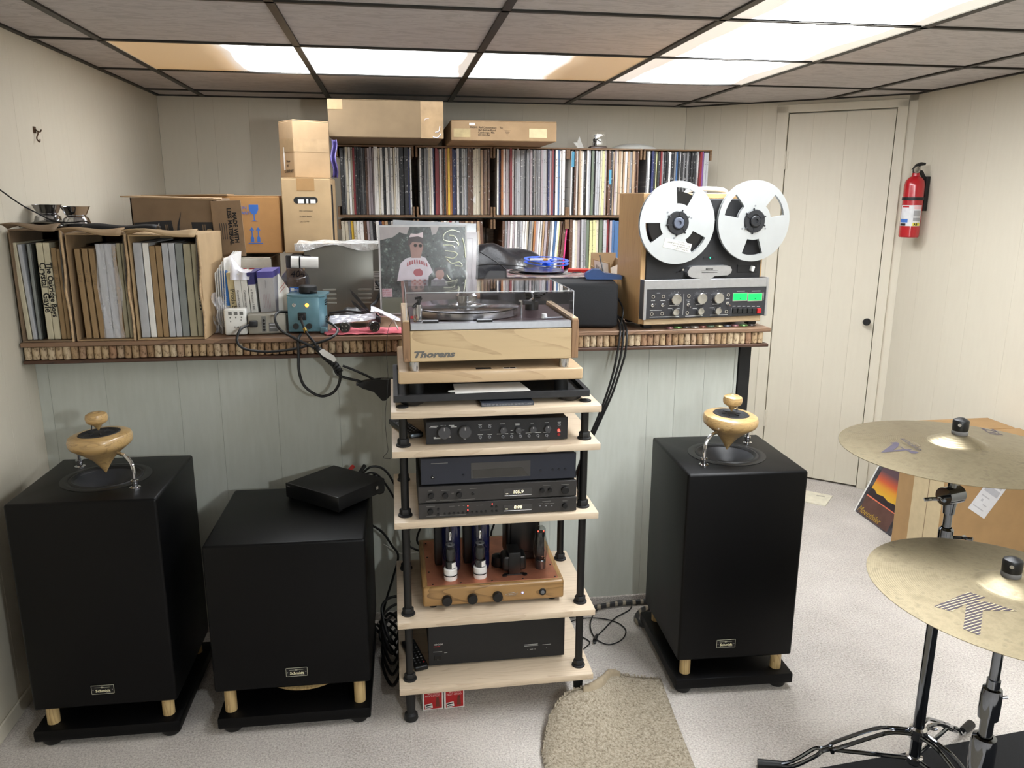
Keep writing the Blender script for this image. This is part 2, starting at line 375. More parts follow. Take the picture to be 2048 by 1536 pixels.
def yend(x): return min(YB, DA.y+(x-DA.x)*DD.y/DD.x) if x > DA.x else YB
def xend(y): return min(XR, DA.x+(y-DA.y)*DD.x/DD.y) if y > DB.y else XR
def bar(x0, y0, x1, y1, w=.0115, name='grid_bar'):
    b = G(); b.box(min(x0, x1)-(w if x0 == x1 else 0), min(y0, y1)-(w if y0 == y1 else 0), ZC-.002, max(x0, x1)+(w if x0 == x1 else 0), max(y0, y1)+(w if y0 == y1 else 0), ZC+.004)
    b.box(min(x0, x1)-(.001 if x0 == x1 else 0), min(y0, y1)-(.001 if y0 == y1 else 0), ZC+.004, max(x0, x1)+(.001 if x0 == x1 else 0), max(y0, y1)+(.001 if y0 == y1 else 0), ZC+.04)
    return b.out(name, GRID, ce, smooth=False)
for x in GX: bar(x, YF, x, yend(x))
for y in GY:
    if y > YF: bar(XL, y, xend(y), y, .008)
bar(XL+.008, YF, XL+.008, YB, .009); bar(XL, YB-.008, DA.x, YB-.008, .009); bar(XR-.008, YF, XR-.008, DB.y, .009)
_b = G(); _b.X = MD; _b.box(0, -.014, ZC-.002, (DB-DA).length, 0, ZC+.006).out('grid_bar', GRID, ce, smooth=False)
# light panels (prismatic diffusers, some browned where no tube sits behind them)
def diffuser(name, stops, axis, e, x0, x1):
    q = N(name); v = q.coord(kind='Object'); sp = q.n('ShaderNodeSeparateXYZ'); q.l(v, sp.inputs[0])
    nz = q.noise(v, 2.2, 2); ad = q.n('ShaderNodeMath', operation='MULTIPLY_ADD'); ad.inputs[1].default_value = .16; q.l(nz, ad.inputs[0])
    mr = q.n('ShaderNodeMapRange'); mr.inputs['From Min'].default_value = x0; mr.inputs['From Max'].default_value = x1
    q.l(sp.outputs[axis], mr.inputs['Value']); q.l(mr.outputs[0], ad.inputs[2])
    c = q.ramp(ad.outputs[0], stops)
    wv = q.n('ShaderNodeTexWave', bands_direction='X' if axis == 0 else 'Y'); wv.inputs['Scale'].default_value = 60; q.l(v, wv.inputs['Vector'])
    q.l(c, q.b.inputs['Emission Color']); q.b.inputs['Emission Strength'].default_value = e
    q.b.inputs['Base Color'].default_value = lin((215, 205, 190)); q.b.inputs['Roughness'].default_value = .25; q.bump(wv.outputs[0], .1, .001); return q.m
Wt = (.93, .965, 1, 1)
def ed(e): k = 1/e; return (.17*k, .095*k, .03*k, 1), (.3*k, .2*k, .11*k, 1), (.42*k, .39*k, .36*k, 1)
Br, Md, Sf = ed(E_LEFT)
DI_L = diffuser('diffuser_brown_left', [(.05, Br), (.5, Br), (.58, Md), (.64, Sf), (.95, Wt)], 0, E_LEFT, 0, T)
Br, Md, Sf = ed(E_ROW)
DI_C = diffuser('diffuser_clear', [(.0, Sf), (.14, Wt), (.95, Wt), (1.1, Sf)], 0, E_ROW, 0, T)
DI_R = diffuser('diffuser_brown_right', [(.05, Wt), (.42, Wt), (.62, Md), (.72, Br), (1, Br)], 0, E_ROW, 0, T)
Br, Md, Sf = ed(E_COL)
DI_S = diffuser('diffuser_side_row', [(0, Sf), (.2, Sf), (.52, Wt), (.66, Wt), (.95, Sf), (1.08, Sf)], 0, E_COL, 0, T)
DI_FILL = diffuser('diffuser_fill', [(.0, Wt), (1, Wt)], 0, E_FILL, 0, T)
def lightpanel(i, j, m, lab, out=False):
    x0, x1, y0, y1 = xs[i]+.012, xs[i+1]-.012, ys[j]+.008, ys[j+1]-.008
    t = thing('ceiling_light', lab, 'ceiling light', (x0, y0, ZC), group=None if out else 'fluorescent light panels')
    if out:
        t['kind'] = 'structure'; del t['category']
    G().box(0, 0, .003, x1-x0, y1-y0, .006).out('diffuser', m, t, smooth=False)
    b = G()
    for q in ((-.004, -.004, x1-x0+.004, 0), (-.004, y1-y0, x1-x0+.004, y1-y0+.004), (-.004, 0, 0, y1-y0), (x1-x0, 0, x1-x0+.004, y1-y0)): b.box(q[0], q[1], .0, q[2], q[3], .03)
    b.out('frame', WHITE, t, smooth=False)
n = len(ys)
lightpanel(1, n-4, DI_L, 'ceiling light panel with browned left half, above the cardboard boxes')
lightpanel(2, n-4, DI_C, 'evenly white ceiling light panel above the tall crate box')
lightpanel(3, n-4, DI_R, 'ceiling light panel with browned right half, next to the bright column')
lightpanel(4, n-4, DI_S, 'light panel farthest back in the right-hand column of lights')
lightpanel(4, n-5, DI_S, 'light panel second from the back in the right-hand column')
lightpanel(4, n-6, DI_S, 'light panel with a browned corner, cut by the top edge of the photo')
for q in (7, 8):
    if n-q not in (JN, JN-2): lightpanel(4, n-q, DI_S, 'light panel overhead behind the viewer in the right-hand column', True)
for q in (4, 5):  # unseen panels added to give fill light from behind the viewer
  for j_ in (JN, JN-2): lightpanel(q, j_, DI_FILL, 'added fill light panel overhead behind the viewer, out of view', True)
# small fixings on the wall
t = thing('wall_hook', 'small rusty double hook on the left wall above the chrome cups', 'hook', (XL, 2.835, 1.685))
G().box(.0, -.008, -.006, .003, .008, .014).out('plate', M('rusty_iron', (84, 64, 46), .6, .6, .3), t)
G().tube([(.003, 0, .006), (.012, -.002, -.004), (.006, -.003, -.022), (.016, -.01, -.034), (.02, -.014, -.026)], .002, 6, 3).tube([(.003, .004, .004), (.014, .008, -.002), (.018, .01, .006)], .002, 6, 3).out('hook_arm', MATS['rusty_iron'], t)
# ledge: cork-trimmed shelf
ZL = 1.052; YE = 2.525
led = thing('cork_trimmed_shelf', 'long deep dark wood shelf whose front edge is lined with wine corks', 'shelf', (0, YE, ZL))
G().box(XL+.006, 0, -.014, 1.285, .018, 0, .002, 1).box(XL+.006, .018, -.014, 1.285, .12, -.001, 0).out('top_board', TOPBRD, led)
b = G(); b.box(XL+.006, .12, -.02, 1.22, YB-YE-.006, -.001); b.box(1.22, .12, -.02, 1.27, 1.2, -.001); b.out('worktop', TOPBRD, led, smooth=False)
G().box(XL-.0+.008, .0, -.066, 1.28, .09, -.055, .002, 1).out('lower_board', DKWOOD, led)
G().box(XL+.008, .028, -.055, 1.27, .04, -.014).out('backing_strip', DKWOOD, led, smooth=False)
cork0 = G().lathe([(0, -.0195), (.0095, -.0195), (.0108, -.018), (.0108, .018), (.0095, .0195), (0, .0195)], n=12).out('cork', CORK, led)
ncork = 108; rnd = random.Random(3)
for i in range(ncork):
    o = cork0 if i == 0 else bpy.data.objects.new('cork', cork0.data)
    if i: COL.objects.link(o); o.parent = led
    o.location = (XL+.02+i*(1.275-XL-.02)/ncork, .0155+rnd.uniform(-.001, .002), -.0345); o.rotation_euler = (0, R(rnd.uniform(-3.5, 3.5)), rnd.uniform(0, 6)); s = rnd.uniform(.93, 1.02); o.scale = (s, s, rnd.uniform(.94, 1.02))
G().box(1.218, .09, -1.052, 1.262, .13, -.066, .002, 1).out('support_post', BLKM, led, label='black upright post')
# ---------------------------------------------------------------- record crates and records
FY = 3.945
CR = [(-.252, .118), (.122, .497), (.497, .872), (.868, 1.248), (1.252, 1.612)]
CN = ['first', 'second', 'third', 'fourth', 'fifth']
CD = ['under the big carton', 'second from the left', 'in the middle', 'under the glass figurine case', 'at the right end, behind the tape reels']
def crate(k, row):
    x0, x1 = CR[k]; z0 = ZL+.002 if row == 0 else 1.392
    t = thing('record_crate', 'wooden record crate in the %s row, %s' % (('lower', 'upper')[row], CD[k]), 'crate', (x0+.002, FY-.008, z0), group='wooden record crates')
    w = x1-x0-.004; d = .335; h = .33
    for sx in (0, w-.01):
        for za, zb in ((0, .05), (.282, h-.003)): G().box(sx, 0, za, sx+.01, d, zb, .001, 1).out('side_slat', CRATEW, t)
        G().box(sx if sx == 0 else sx-.006, d-.03, 0, sx+.016 if sx == 0 else sx+.01, d-.008, h-.003).out('corner_post', CRATEW, t, smooth=False)
    for za in ((0, .011),):
        G().box(.0, -.004, za[0], w, d, za[1], .001, 1).out('bottom_board', CRATEW, t)
    if row: G().box(0, -.004, h-.003, w, d, h+.004, .001, 1).out('top_board', CRATEW, t)
    G().box(.012, d-.008, .0, w-.012, d, h-.003).out('back_board', CRATEW, t, smooth=False)
    return z0
PAL = {'white': (236, 234, 230), 'cream': (206, 198, 178), 'grey': (130, 130, 132), 'black': (40, 40, 43), 'tan': (176, 148, 116), 'brown': (96, 66, 48), 'light grey': (176, 178, 182),
       'red': (132, 40, 44), 'navy': (40, 48, 96), 'yellow': (226, 186, 60), 'orange': (176, 116, 66), 'green': (104, 118, 98), 'pink': (232, 66, 132), 'blue': (66, 104, 150), 'mauve': (172, 160, 164), 'pale yellow': (206, 206, 150), 'lilac': (120, 80, 140)}
def LPmesh(col):
    nm = 'sleeve_'+col.replace(' ', '_')
    ink = (210, 208, 204) if col in ('black', 'navy', 'brown', 'grey') else (96, 90, 84)
    o = G().box(-.5, 0, 0, .5, .312, .312, 0).out('record_sleeve', sleeve(nm, PAL[col], ink), smooth=False)
    me = o.data; bpy.data.objects.remove(o); return me
LPM = {c: LPmesh(c) for c in PAL}
def pick(rnd, w): return rnd.choices(list(w), list(w.values()))[0]
ORD = 'first second third fourth fifth sixth seventh eighth ninth tenth eleventh twelfth thirteenth fourteenth fifteenth'.split()
MIXES = {
 (0, 1): [('black', .016), 'grey', 'cream', 'white', 'cream', 'red', 'black', 'black', 'black', 'grey', 'black', 'brown', 'mauve', 'pink2', 'mauve', 'white', 'white', 'cream', 'white', 'black', 'white', 'white', 'grey', 'white', 'cream', 'white', 'white', ('black', .02), ('black', .018), 'navy', 'white'],
 (1, 1): ['white', 'black', 'grey', 'grey', 'cream', 'white', 'navy', 'red', 'red', 'white', 'brown', 'black', 'orange', 'yellow', 'orange', 'navy', 'navy', 'white', 'black', 'white', 'light grey', 'light grey', 'brown', 'brown', 'brown', 'cream', 'cream', 'cream', 'cream', 'tan', 'brown', 'tan', 'brown'],
 (2, 1): ['white', 'navy', 'orange', 'white', 'mauve', 'white', 'red', 'white', 'grey', 'light grey', 'light grey', ('grey', .016), 'grey', 'grey', 'light grey', 'mauve', 'black', 'white', 'grey', 'grey', 'mauve', 'light grey', 'white', 'navy', 'mauve', 'red', 'blue', 'white', 'blue', 'white', ('white', .014)],
 (3, 1): ['white', 'black', 'brown', 'white', 'tan', 'cream', 'white', 'black', 'white', 'light grey', 'green', 'black', 'light grey', 'light grey', 'cream', 'pale yellow', 'mauve', 'tan', 'brown', 'black', 'tan', 'mauve', 'cream', 'tan', 'cream', 'tan', 'white', 'tan', 'grey', 'tan', 'brown', 'brown'],
 (4, 1): ['grey', 'white', 'black', 'navy', 'black', 'pale yellow', 'black', 'red', 'grey', 'black', 'black', 'white', 'black', 'black', 'grey', 'blue', 'black', 'white', 'black', 'grey', 'black', 'grey', 'black', 'black', 'black', 'grey', 'white', 'red', 'lilac', ('light grey', .013), ('light grey', .01)],
 (0, 0): ['cream', 'cream', 'light grey', 'yellow', 'cream', 'white', ('white', .012), 'brown', 'mauve', 'grey', 'black', 'white', 'navy', 'orange', 'tan', 'black', 'white', 'cream', 'white', 'black'],
 (1, 0): ['white', 'grey', 'brown', 'tan', 'white', 'grey', 'black', 'tan', 'white', 'cream', 'red', 'white', 'light grey', 'brown', 'brown', 'tan', 'brown', 'tan', 'brown', 'tan', 'brown'],
 (2, 0): ['brown', 'grey', 'mauve', 'white', 'mauve', 'white', 'grey', 'light grey', 'white', 'white', 'cream', 'grey', 'cream', 'orange', 'mauve', 'white', 'white', 'tan', 'mauve', 'brown', 'grey', 'white', 'blue', 'white', 'pale yellow', 'brown', 'brown', 'brown', ('pink', .007)],
 (3, 0): ['brown', 'white', 'cream', 'mauve', 'light grey', 'grey', 'green', 'pale yellow', 'pale yellow', 'cream', 'green', 'light grey', 'red', 'mauve', 'blue', ('blue', .014), 'black', 'cream', 'cream', 'brown', 'white']}
for (k, row), seq in MIXES.items():
    z0 = crate(k, row); x0, x1 = CR[k]; rnd = random.Random(k*10+row)
    a, b_ = x0+.02, x1-.014
    seq = [(q if isinstance(q, tuple) else (q.replace('pink2', 'mauve'), rnd.uniform(.75, 1.3)*.0088)) for q in seq]
    if row == 0 and k in (0, 1): pass
    tot = sum(q[1] for q in seq); sc = (b_-a)/tot; x = a
    lean = {(1, 1): 0, (0, 0): 4, (2, 0): -4.5, (1, 0): 3}.get((k, row), 0)
    if lean:
        b_ = b_-.02; sc = (b_-a)/tot; x = a+(.02 if lean < 0 else 0)
    def kd(q): return ('thick ' if q[1]*sc > .0118 and False or q[1] > .0118 else 'thin ')+q[0]
    tot_k = {}; cnt_k = {}
    for q in seq: tot_k[kd(q)] = tot_k.get(kd(q), 0)+1
    for i, (c, wd) in enumerate(seq):
        w = wd*sc; kk = kd((c, wd)); cnt_k[kk] = cnt_k.get(kk, 0)+1; nth = '' if tot_k[kk] == 1 else ('last ' if cnt_k[kk] == tot_k[kk] else ORD[cnt_k[kk]-1]+' ')
        o = bpy.data.objects.new('record_sleeve', LPM[c]); COL.objects.link(o)
        dz = rnd.choice([0, 0, -.003, -.006, .004]); t_ = R(lean*(.35+.65*i/len(seq))) if lean else R(rnd.uniform(-.25, .25))
        o.location = (x+w/2+(0 if lean >= 0 else .0), FY+rnd.choice([0, 0, .003, .006, .012, .018])+(-.004 if (k, row) == (3, 1) and i in (0, 18) else 0), z0+.0125+abs(math.sin(t_))*w/2)
        o.rotation_euler = (0, -t_ if lean > 0 else -t_, 0)
        o.scale = (w*.86, 1, (1.0+dz*2 if not lean else .985)); x += w
        nm = '%s%s record %sin the %s' % (nth, kk, 'from the left ' if nth and nth != 'last ' else '', ('far left', 'second', 'middle', 'fourth', 'far right')[k]+' '+('lower', 'upper')[row]+' crate')
        if c == 'pink': nm = 'bright pink record sleeve at the right end of the lower middle crate'
        tag(o, nm, 'record', 'records in the crates')
        o['_c'] = 0; del o['_c']
        if (k, row) == (3, 1) and i in (0, 18):
            tg = G(); wt = .024/ (w*.86)
            tg.box(-.2, -.0022, .235 if i == 0 else .15, -.2+wt*(1 if i == 0 else .5), -.0004, .31 if i == 0 else .22)
            tg.out('divider_tag', M('tag_blue', (84, 160, 196), .6, 0, 0), o, label='blue paper tag', smooth=False)
        if (k, row) == (1, 1) and i == 25:
            G().add([(-1.2, -.004, .07), (.8, -.004, .1), (.8, -.004, .05)], [(0, 1, 2)]).out('loose_paper', PAPER, o, label='white paper corner sticking out', smooth=False)
# ---------------------------------------------------------------- cardboard boxes
def carton(name, label, loc, w, d, h, mat, rz=0, seam='top', tape=TAPE, rot=None, cat='box'):
    t = thing(name, label, cat, loc, rz, rot=rot)
    b = G(); b.box(0, 0, 0, w, d, h, .003, 1); b.out('carton_body', mat, t)
    for y_, y2_ in ((.001, d/2-.0015), (d/2+.0015, d-.001)): G().box(.001, y_, h, w-.001, y2_, h+.003, .0008, 1).out('top_flap', mat, t)
    if tape: G().box(-.0006, d/2-.025, h+.0028, w+.0006, d/2+.025, h+.0036).box(-.0008, d/2-.025, h-.06, .0, d/2+.025, h+.003).box(w, d/2-.025, h-.06, w+.0008, d/2+.025, h+.003).out('tape_strip', tape, t, smooth=False)
    return t
# big carton on top of the crates
ZT = 1.728
t = carton('cardboard_carton', 'large plain carton overhanging the crates, touching the ceiling grid', (-.245, 3.49, ZT), .475, .72, .148, M('cardboard_olive', (116, 98, 74), .85, 0, .05, 12), tape=None)
G().box(.38, -.0012, .0, .475, -.0004, .148).out('tape_strip', CTAPE, t, smooth=False); G().box(-.0008, -.0012, .11, .06, -.0004, .149).out('tape_strip', CTAPE, t, smooth=False)
G().tube([(.395, -.003, .07), (.4, -.004, .078), (.415, -.003, .08)], .0008, 5, 4).tube([(.44, -.003, .025), (.455, -.004, .03), (.46, -.003, .05)], .0015, 5, 4).tube([(.43, -.003, .006), (.45, -.004, .004), (.465, -.003, .02)], .0018, 5, 4).out('tape_wrinkle', POLYW, t)
t = carton('flat_mailing_box', 'long flat brown mailing box with two pasted labels, beside the large carton', (.268, 3.58, ZT), .468, .6, .082, CARD, tape=None)
b = G(); b.box(.012, -.001, .014, .085, -.0003, .05); b.out('address_label', M('label_tan', (178, 160, 118), .6, 0, .1), t, smooth=False)
G().box(.345, -.001, .016, .424, -.0003, .054).out('address_label', M('label_cream', (206, 196, 156), .6), t, smooth=False)
G().box(.08, -.0012, .064, .105, -.0003, .074).out('stamp_sticker', PAPER, t, smooth=False)
for i, s in enumerate(('FROM:  Ref Corporation    To:', '           767 Bolton Road', '           Cambridge, MA', '           02139 USA')): text(s, .0115, INK, t, (.083, -.001, .052-i*.0105), name='address_print')
for i in range(4): G().box(.235+.003*i, -.001, .044-.006*i, .262-.004*i, -.0003, .045-.006*i).out('stamp_mark', INK, t, smooth=False)
# figurine in a clear case, small sculpture, white dome, all on the fourth crate
t = thing('figurine_case', 'tiny dark figurine in a clear display case standing on the crates', 'figurine', (1.045, 4.05, ZT))
G().box(-.042, -.03, 0, .042, .03, .012, .002).out('case_base', DKWOOD, t)
G().box(-.038, -.027, .012, .038, .027, .014).out('plinth', BLKM, t)
b = G(); b.lathe([(.0, .014), (.008, .014), (.006, .03), (.008, .045), (.005, .056), (.0, .058)], (-.012, 0, 0), 12).lathe([(0, .056), (.006, .06), (.006, .068), (0, .072)], (-.012, 0, 0), 12)
b.tube([(-.018, -.002, .05), (-.022, -.008, .042), (-.01, -.014, .036)], .0022, 6, 3).tube([(-.006, -.002, .05), (.002, -.008, .04), (.016, -.012, .036)], .0018, 6, 3).box(-.024, -.004, .014, -.02, .004, .05).out('figurine', M('pewter_dark', (60, 58, 56), .4, .7), t)
b = G(); b.box(-.04, -.029, .012, .04, .029, .09, .003, 2); b.out('clear_cover', ACR, t)
t = thing('sail_ornament', 'tiny white sail shaped ornament left of the glass figurine case', 'ornament', (.945, 4.03, ZT))
b = G(); b.add([(0, 0, .062), (-.014, 0, .02), (0, -.006, .0), (.016, 0, .018)], [(0, 1, 2), (0, 2, 3), (0, 3, 1), (1, 3, 2)]).add([(.01, .0, .035), (.004, -.008, .002), (.026, 0, 0), (.014, .008, .01)], [(0, 1, 2), (0, 2, 3), (0, 3, 1), (1, 3, 2)]).add([(-.01, 0, .03), (-.03, 0, .03), (-.006, -.008, .0), (-.002, .006, .01)], [(0, 1, 2), (0, 2, 3), (0, 3, 1), (1, 3, 2)])
b.out('sail_blade', M('white_ceramic', (214, 212, 206), .3), t, smooth=False)
t = thing('white_bowl', 'upturned shallow white bowl lying on the crates right of the figurine', 'bowl', (1.255, 4.13, ZT))
G().lathe([(.125, .0), (.128, .003), (.115, .014), (.08, .026), (.03, .033), (0, .034)], n=40).out('bowl_shell', WHITE, t)
# --- left: three open-front record boxes with box sets
def openbox(name, label, x0, x1, y0, y1, h, mat, flap=True, worn=True):
    t = thing(name, label, 'box', (x0, y0, ZL+.001)); w = x1-x0; d = y1-y0
    b = G(); e = .004
    b.box(0, 0, 0, w, d, e).box(0, 0, e, e, d, h-e).box(w-e, 0, e, w, d, h-e).box(0, d-e, e, w, d, h-e).box(0, 0, h-e, w, d, h)
    b.out('box_shell', mat, t, smooth=False)
    if flap:
        o = G().grid(lambda u, v: (u*w, -.05*v, h+.004*math.sin(u*7)+(.014*math.sin(v*1.7+u*2))), 10, 4).out('torn_flap', mat, t, fix=False)
        m = o.modifiers.new('s', 'SOLIDIFY'); m.thickness = .003
        b = G(); pts = [(w-.004, 0, 0), (w+.001, -.012, .08), (w-.006, -.004, .15), (w+.002, -.012, .22), (w-.003, -.002, h)]
        b.tube(pts, .0035, 6, 5).out('torn_edge', M('torn_board', (188, 160, 126), .9, 0, .15, 60, .5, .002), t)
        b = G(); b.tube([(w-.007, -.0, .01), (w-.004, -.004, .09), (w-.01, -.002, .17), (w-.005, -.003, h-.01)], .003, 6, 5).out('old_tape', M('shiny_tape', (70, 64, 58), .15, 0, .3, 50, .6, .003, coat=.6), t)
    return t
yb = 2.535
openbox('open_record_box', 'worn open-front cardboard box at the far left, under the chrome cups', XL+.012, -.962, yb, yb+.34, .335, CARDD)
openbox('open_record_box', 'open-front cardboard box in the middle of three, under the black pouch', -.955, -.785, yb, yb+.33, .322, CARD)
openbox('open_record_box', 'open-front cardboard box nearest the tape cartons, third from the left wall', -.78, -.578, yb, yb+.33, .318, CARDL)
for i in range(12):
    pass
bs = G()
for i in range(13): bs.box(0, -.0005, .06+.0105*i, .008, .0, .066+.0105*i)
bs.add([], []); bs.out('box_print', INK, [o for o in COL.objects if o.name == 'open_record_box.002'][0], loc=(.19, -.001, .03), smooth=False)
def boxset(x, w, h, mat, lab, lean=0, d=.29, y=yb+.012, txt=None, tsz=.02, tcol=INK, grp=None, bag=0):
    t = thing('boxed_record_set', lab, 'box set', (x, y, ZL+.0065), rot=(0, R(-lean), 0), group=grp)
    G().box(0, 0, 0, w*.94, d, h, .0015, 1).out('slipcase', mat, t)
    if txt:
        o = text(txt, tsz, tcol, t, (w*.2, -.0006, h*.8), rot=(R(90), R(90), 0), name='spine_lettering', bold=.0006 if tsz > .02 else 0)
    return t
BT = M('tan_slipcase', (150, 124, 90), .8, 0, .06); GY_ = M('grey_slipcase', (130, 134, 132), .6, 0, .05); LG = M('light_grey_slipcase', (176, 178, 182), .6, 0, .05); CRM = M('cream_slipcase', (198, 190, 164), .7, 0, .05); OLV = M('olive_slipcase', (160, 152, 128), .7, 0, .05)
boxset(XL+.02, .014, .29, CRM, 'thin cream sleeve leaning at the far left of the worn box', 2)
boxset(XL+.036, .012, .285, LG, 'thin pale grey sleeve with a dot, second from the left wall', 2)
boxset(XL+.034+.018, .009, .287, GY_, 'flat grey box set beside the dark shrink-wrapped album')
boxset(XL+.0605, .004, .286, M('dark_film_album', (58, 62, 60), .2, 0, .3, 9, coat=.7), 'dark album in glossy shrink wrap, left of the hand lettered spines', 0, d=.27)
boxset(XL+.0655, .0105, .284, M('dark_green_case', (44, 50, 48), .25, 0, .3, 9, coat=.5), 'dark green box set in the shadow of the worn box', 0, d=.24, y=yb+.06)
boxset(-1.0425, .0185, .29, CRM, 'cream box set hand lettered Crystal Gayle', 0, txt='Crystal  Gayle', tsz=.026)
boxset(-1.0235, .0185, .29, CRM, 'cream box set hand lettered The Oakridge Boys', 0, txt='The Oakridge Boys', tsz=.021)
boxset(-1.003, .0145, .275, BT, 'tan box set with faint stamped spine, just right of the hand lettered spines', txt='S-38   ALG 22', tsz=.012, tcol=CARDD)
boxset(-.9875, .0125, .272, BT, 'tan box set wedged against the right side of the worn box')
for i, xx in enumerate((-.933, -.9125, -.893)):
    boxset(xx, .016, .272, BT, ('first', 'second', 'third')[i]+' of three brown box sets leaning in the middle box', 1.2, txt='   RG  221 6'[:10+i], tsz=.011, tcol=CARDD)
boxset(-.876, .022, .285, LG, 'pale box set inside the clear bag, left one')
boxset(-.853, .02, .285, LG, 'pale box set inside the clear bag, right one')
boxset(-.832, .011, .28, BT, 'brown strip box set half hidden by the clear bag')
boxset(-.82, .012, .288, OLV, 'olive box set right of the clear plastic bag')
boxset(-.806, .011, .287, OLV, 'olive box set against the right edge of the middle box')
b = G(); b.grid(lambda u, v: (-.878+.062*u+.004*math.sin(9*v+3*u), yb+.006-.004*abs(math.sin(7*u+5*v))-.003*math.sin(11*v), ZL+.008+.285*v), 14, 22)
tag(b.out('clear_plastic_bag', POLY, smooth=True, fix=False), 'wrinkled clear plastic bag around pale box sets in the middle box', 'bag')
xs_ = [(-.772, .026, .289, LG, 'pale grey box set in polythene at the left of the third box'), (-.745, .018, .288, PAPER, 'white box set second from the left in the third box'), (-.726, .0165, .279, BT, 'left one of the two brown box sets in the third box'), (-.708, .0165, .279, BT, 'right one of the two brown box sets in the third box'),
 (-.69, .019, .288, LG, 'pale box set right of the two brown ones'), (-.67, .0175, .288, LG, 'pale box set left of the dark grey one'), (-.651, .021, .287, GY_, 'dark grey box set in the third box'), (-.628, .0215, .285, OLV, 'olive box set right of the dark grey one'), (-.605, .02, .285, OLV, 'last olive box set, at the right edge of the third box')]
for a in xs_: boxset(*a)
# chrome cups with cord, black strap pouch on top of the boxes
def cup(x, y, lab):
    t = thing('chrome_cup', lab, 'cup', (x, y, ZL+.343 if x < -1 else ZL+.338))
    G().lathe([(0, 0), (.044, 0), (.044, .008), (.04, .01)], n=32).out('cup_base', RUBBER, t)
    G().lathe([(.04, .01), (.036, .026), (.026, .034), (.03, .036), (.04, .058), (.043, .062), (.041, .062), (.028, .037), (0, .037)], n=36).out('cup_shell', CHROME, t)
cup(-1.066, 2.72, 'left one of the two flared chrome cups on the record boxes'); 
cup(-.976, 2.70, 'right one of the two flared chrome cups, above the gap between boxes')
t = thing('metal_plate', 'dark flat metal plate lying on the worn box in front of the chrome cups', 'plate', (-1.075, 2.63, ZL+.338))
G().grid(lambda u, v: (-.03+.12*u, -.03+.1*v, .006+.018*u*(1-u)*4*(.6+.4*v)), 10, 6).out('plate_leaf', M('dull_chrome', (90, 88, 84), .25, .9, .2), t, fix=False).modifiers.new('s', 'SOLIDIFY').thickness = .004
b = G(); b.tube([(XL+.012, 2.3, 1.56), (XL+.014, 2.42, 1.532), (XL+.016, 2.52, 1.497), (XL+.03, 2.6, 1.458), (-1.06, 2.64, 1.43), (-1.02, 2.645, 1.408), (-.97, 2.645, 1.404), (-.93, 2.64, 1.408), (-.9, 2.63, 1.39), (-.877, 2.62, 1.378)], .0022, 7, 8)
tag(b.out('thin_black_cord', RUBBER), 'thin black cord hanging across the left wall and over the chrome cups', 'cord')
t = thing('black_pouch', 'flat black cloth strap pouch lying on the middle box', 'pouch', (-.9, 2.585, ZL+.336), R(1))
G().grid(lambda u, v: (-.015+.21*u, -.03+.06*v, .004+.01*math.sin(math.pi*v)*(1-.4*u)+.003*math.sin(9*u)), 14, 6).out('pouch_cloth', M('black_cloth', (26, 26, 28), .7, 0, .2, 60, .4, .002), t, fix=False).modifiers.new('s', 'SOLIDIFY').thickness = .008
G().tube([(.19, -.01, .004), (.2, -.014, .01), (.202, -.012, .016)], .0012, 6, 4).out('zip_pull', CHROME, t)
# smile-arc box with flap
t = thing('open_delivery_box', 'brown delivery box with black printed panels and a long hanging flap', 'box', (-.872, 2.9, ZL+.002))
W_, D_, H_ = .268, .3, .425
b = G(); b.box(0, 0, 0, W_, D_, .004).box(0, 0, 0, W_, .004, H_).box(0, D_-.004, 0, W_, D_, H_).box(0, 0, 0, .004, D_, H_).box(W_-.004, 0, 0, W_, D_, H_).out('box_shell', CARDD, t, smooth=False)
G().add([(-.03, -.004, H_+.006), (W_+.03, -.004, H_-.003), (W_+.02, .06, H_+.002), (-.0, .08, H_+.008)], [(0, 1, 2, 3)]).out('top_flap', CARD, t, smooth=False, fix=False).modifiers.new('s', 'SOLIDIFY').thickness = .004
b = G(); b.mat(M('print_dark', (44, 44, 46), .7, 0, .04)); b.prism([(.012, .25), (.14, .25), (.128, .35), (.006, .342)], -.0006, -.0001); b.prism([(.2, .25), (.264, .25), (.262, .344), (.192, .344)], -.0006, -.0001)
b.prism([(.146, .25), (.14, .29), (.146, .335), (.162, .382), (.152, .33), (.15, .29), (.158, .25)], -.0006, -.0001)
b.mat(CARDL)
for cx, cz in ((.084, .312), (.207, .308), (.25, .31), (.036, .31)): b.disc((cx, -.0008, cz), .0115, (0, -1, 0), 20)
b.mat(MATS['print_dark'])
for cx, cz in ((.084, .312), (.207, .308)): b.add([(cx-.005, -.001, cz-.004), (cx+.005, -.001, cz-.004), (cx, -.001, cz+.006)], [(0, 1, 2)])
b.mat(CARDD)
for cx in (.05, .056, .106, .113, .228, .235): b.box(cx, -.0009, .29, cx+.003, -.0007, .336)
b.out('printed_panel', parent=t, smooth=False)
b = G(); b.box(0, -.004, 0, .1, 0, .19, .0006, 1)
fl_ = b.out('hanging_flap', M('cardboard_flap', (140, 116, 90), .85, 0, .05), t, loc=(W_+.0, -.006, H_-.2), rot=(0, R(-2), 0))
for s, dx in (('MADE WITH', .079), ('LESS MATERIAL', .062)):
    o = text(s, .0185, INK, fl_, (dx-.01, -.0045, .15 if dx > .07 else .165), rot=(R(90), R(90), 0), name='flap_lettering', bold=.0009)
b = G(); b.mat(MATS['print_dark'])
for i in range(4): b.box(.022+.007*i, -.0048, .06, .024+.007*i, -.0044, .115)
b.out('flap_print', parent=fl_, smooth=False)
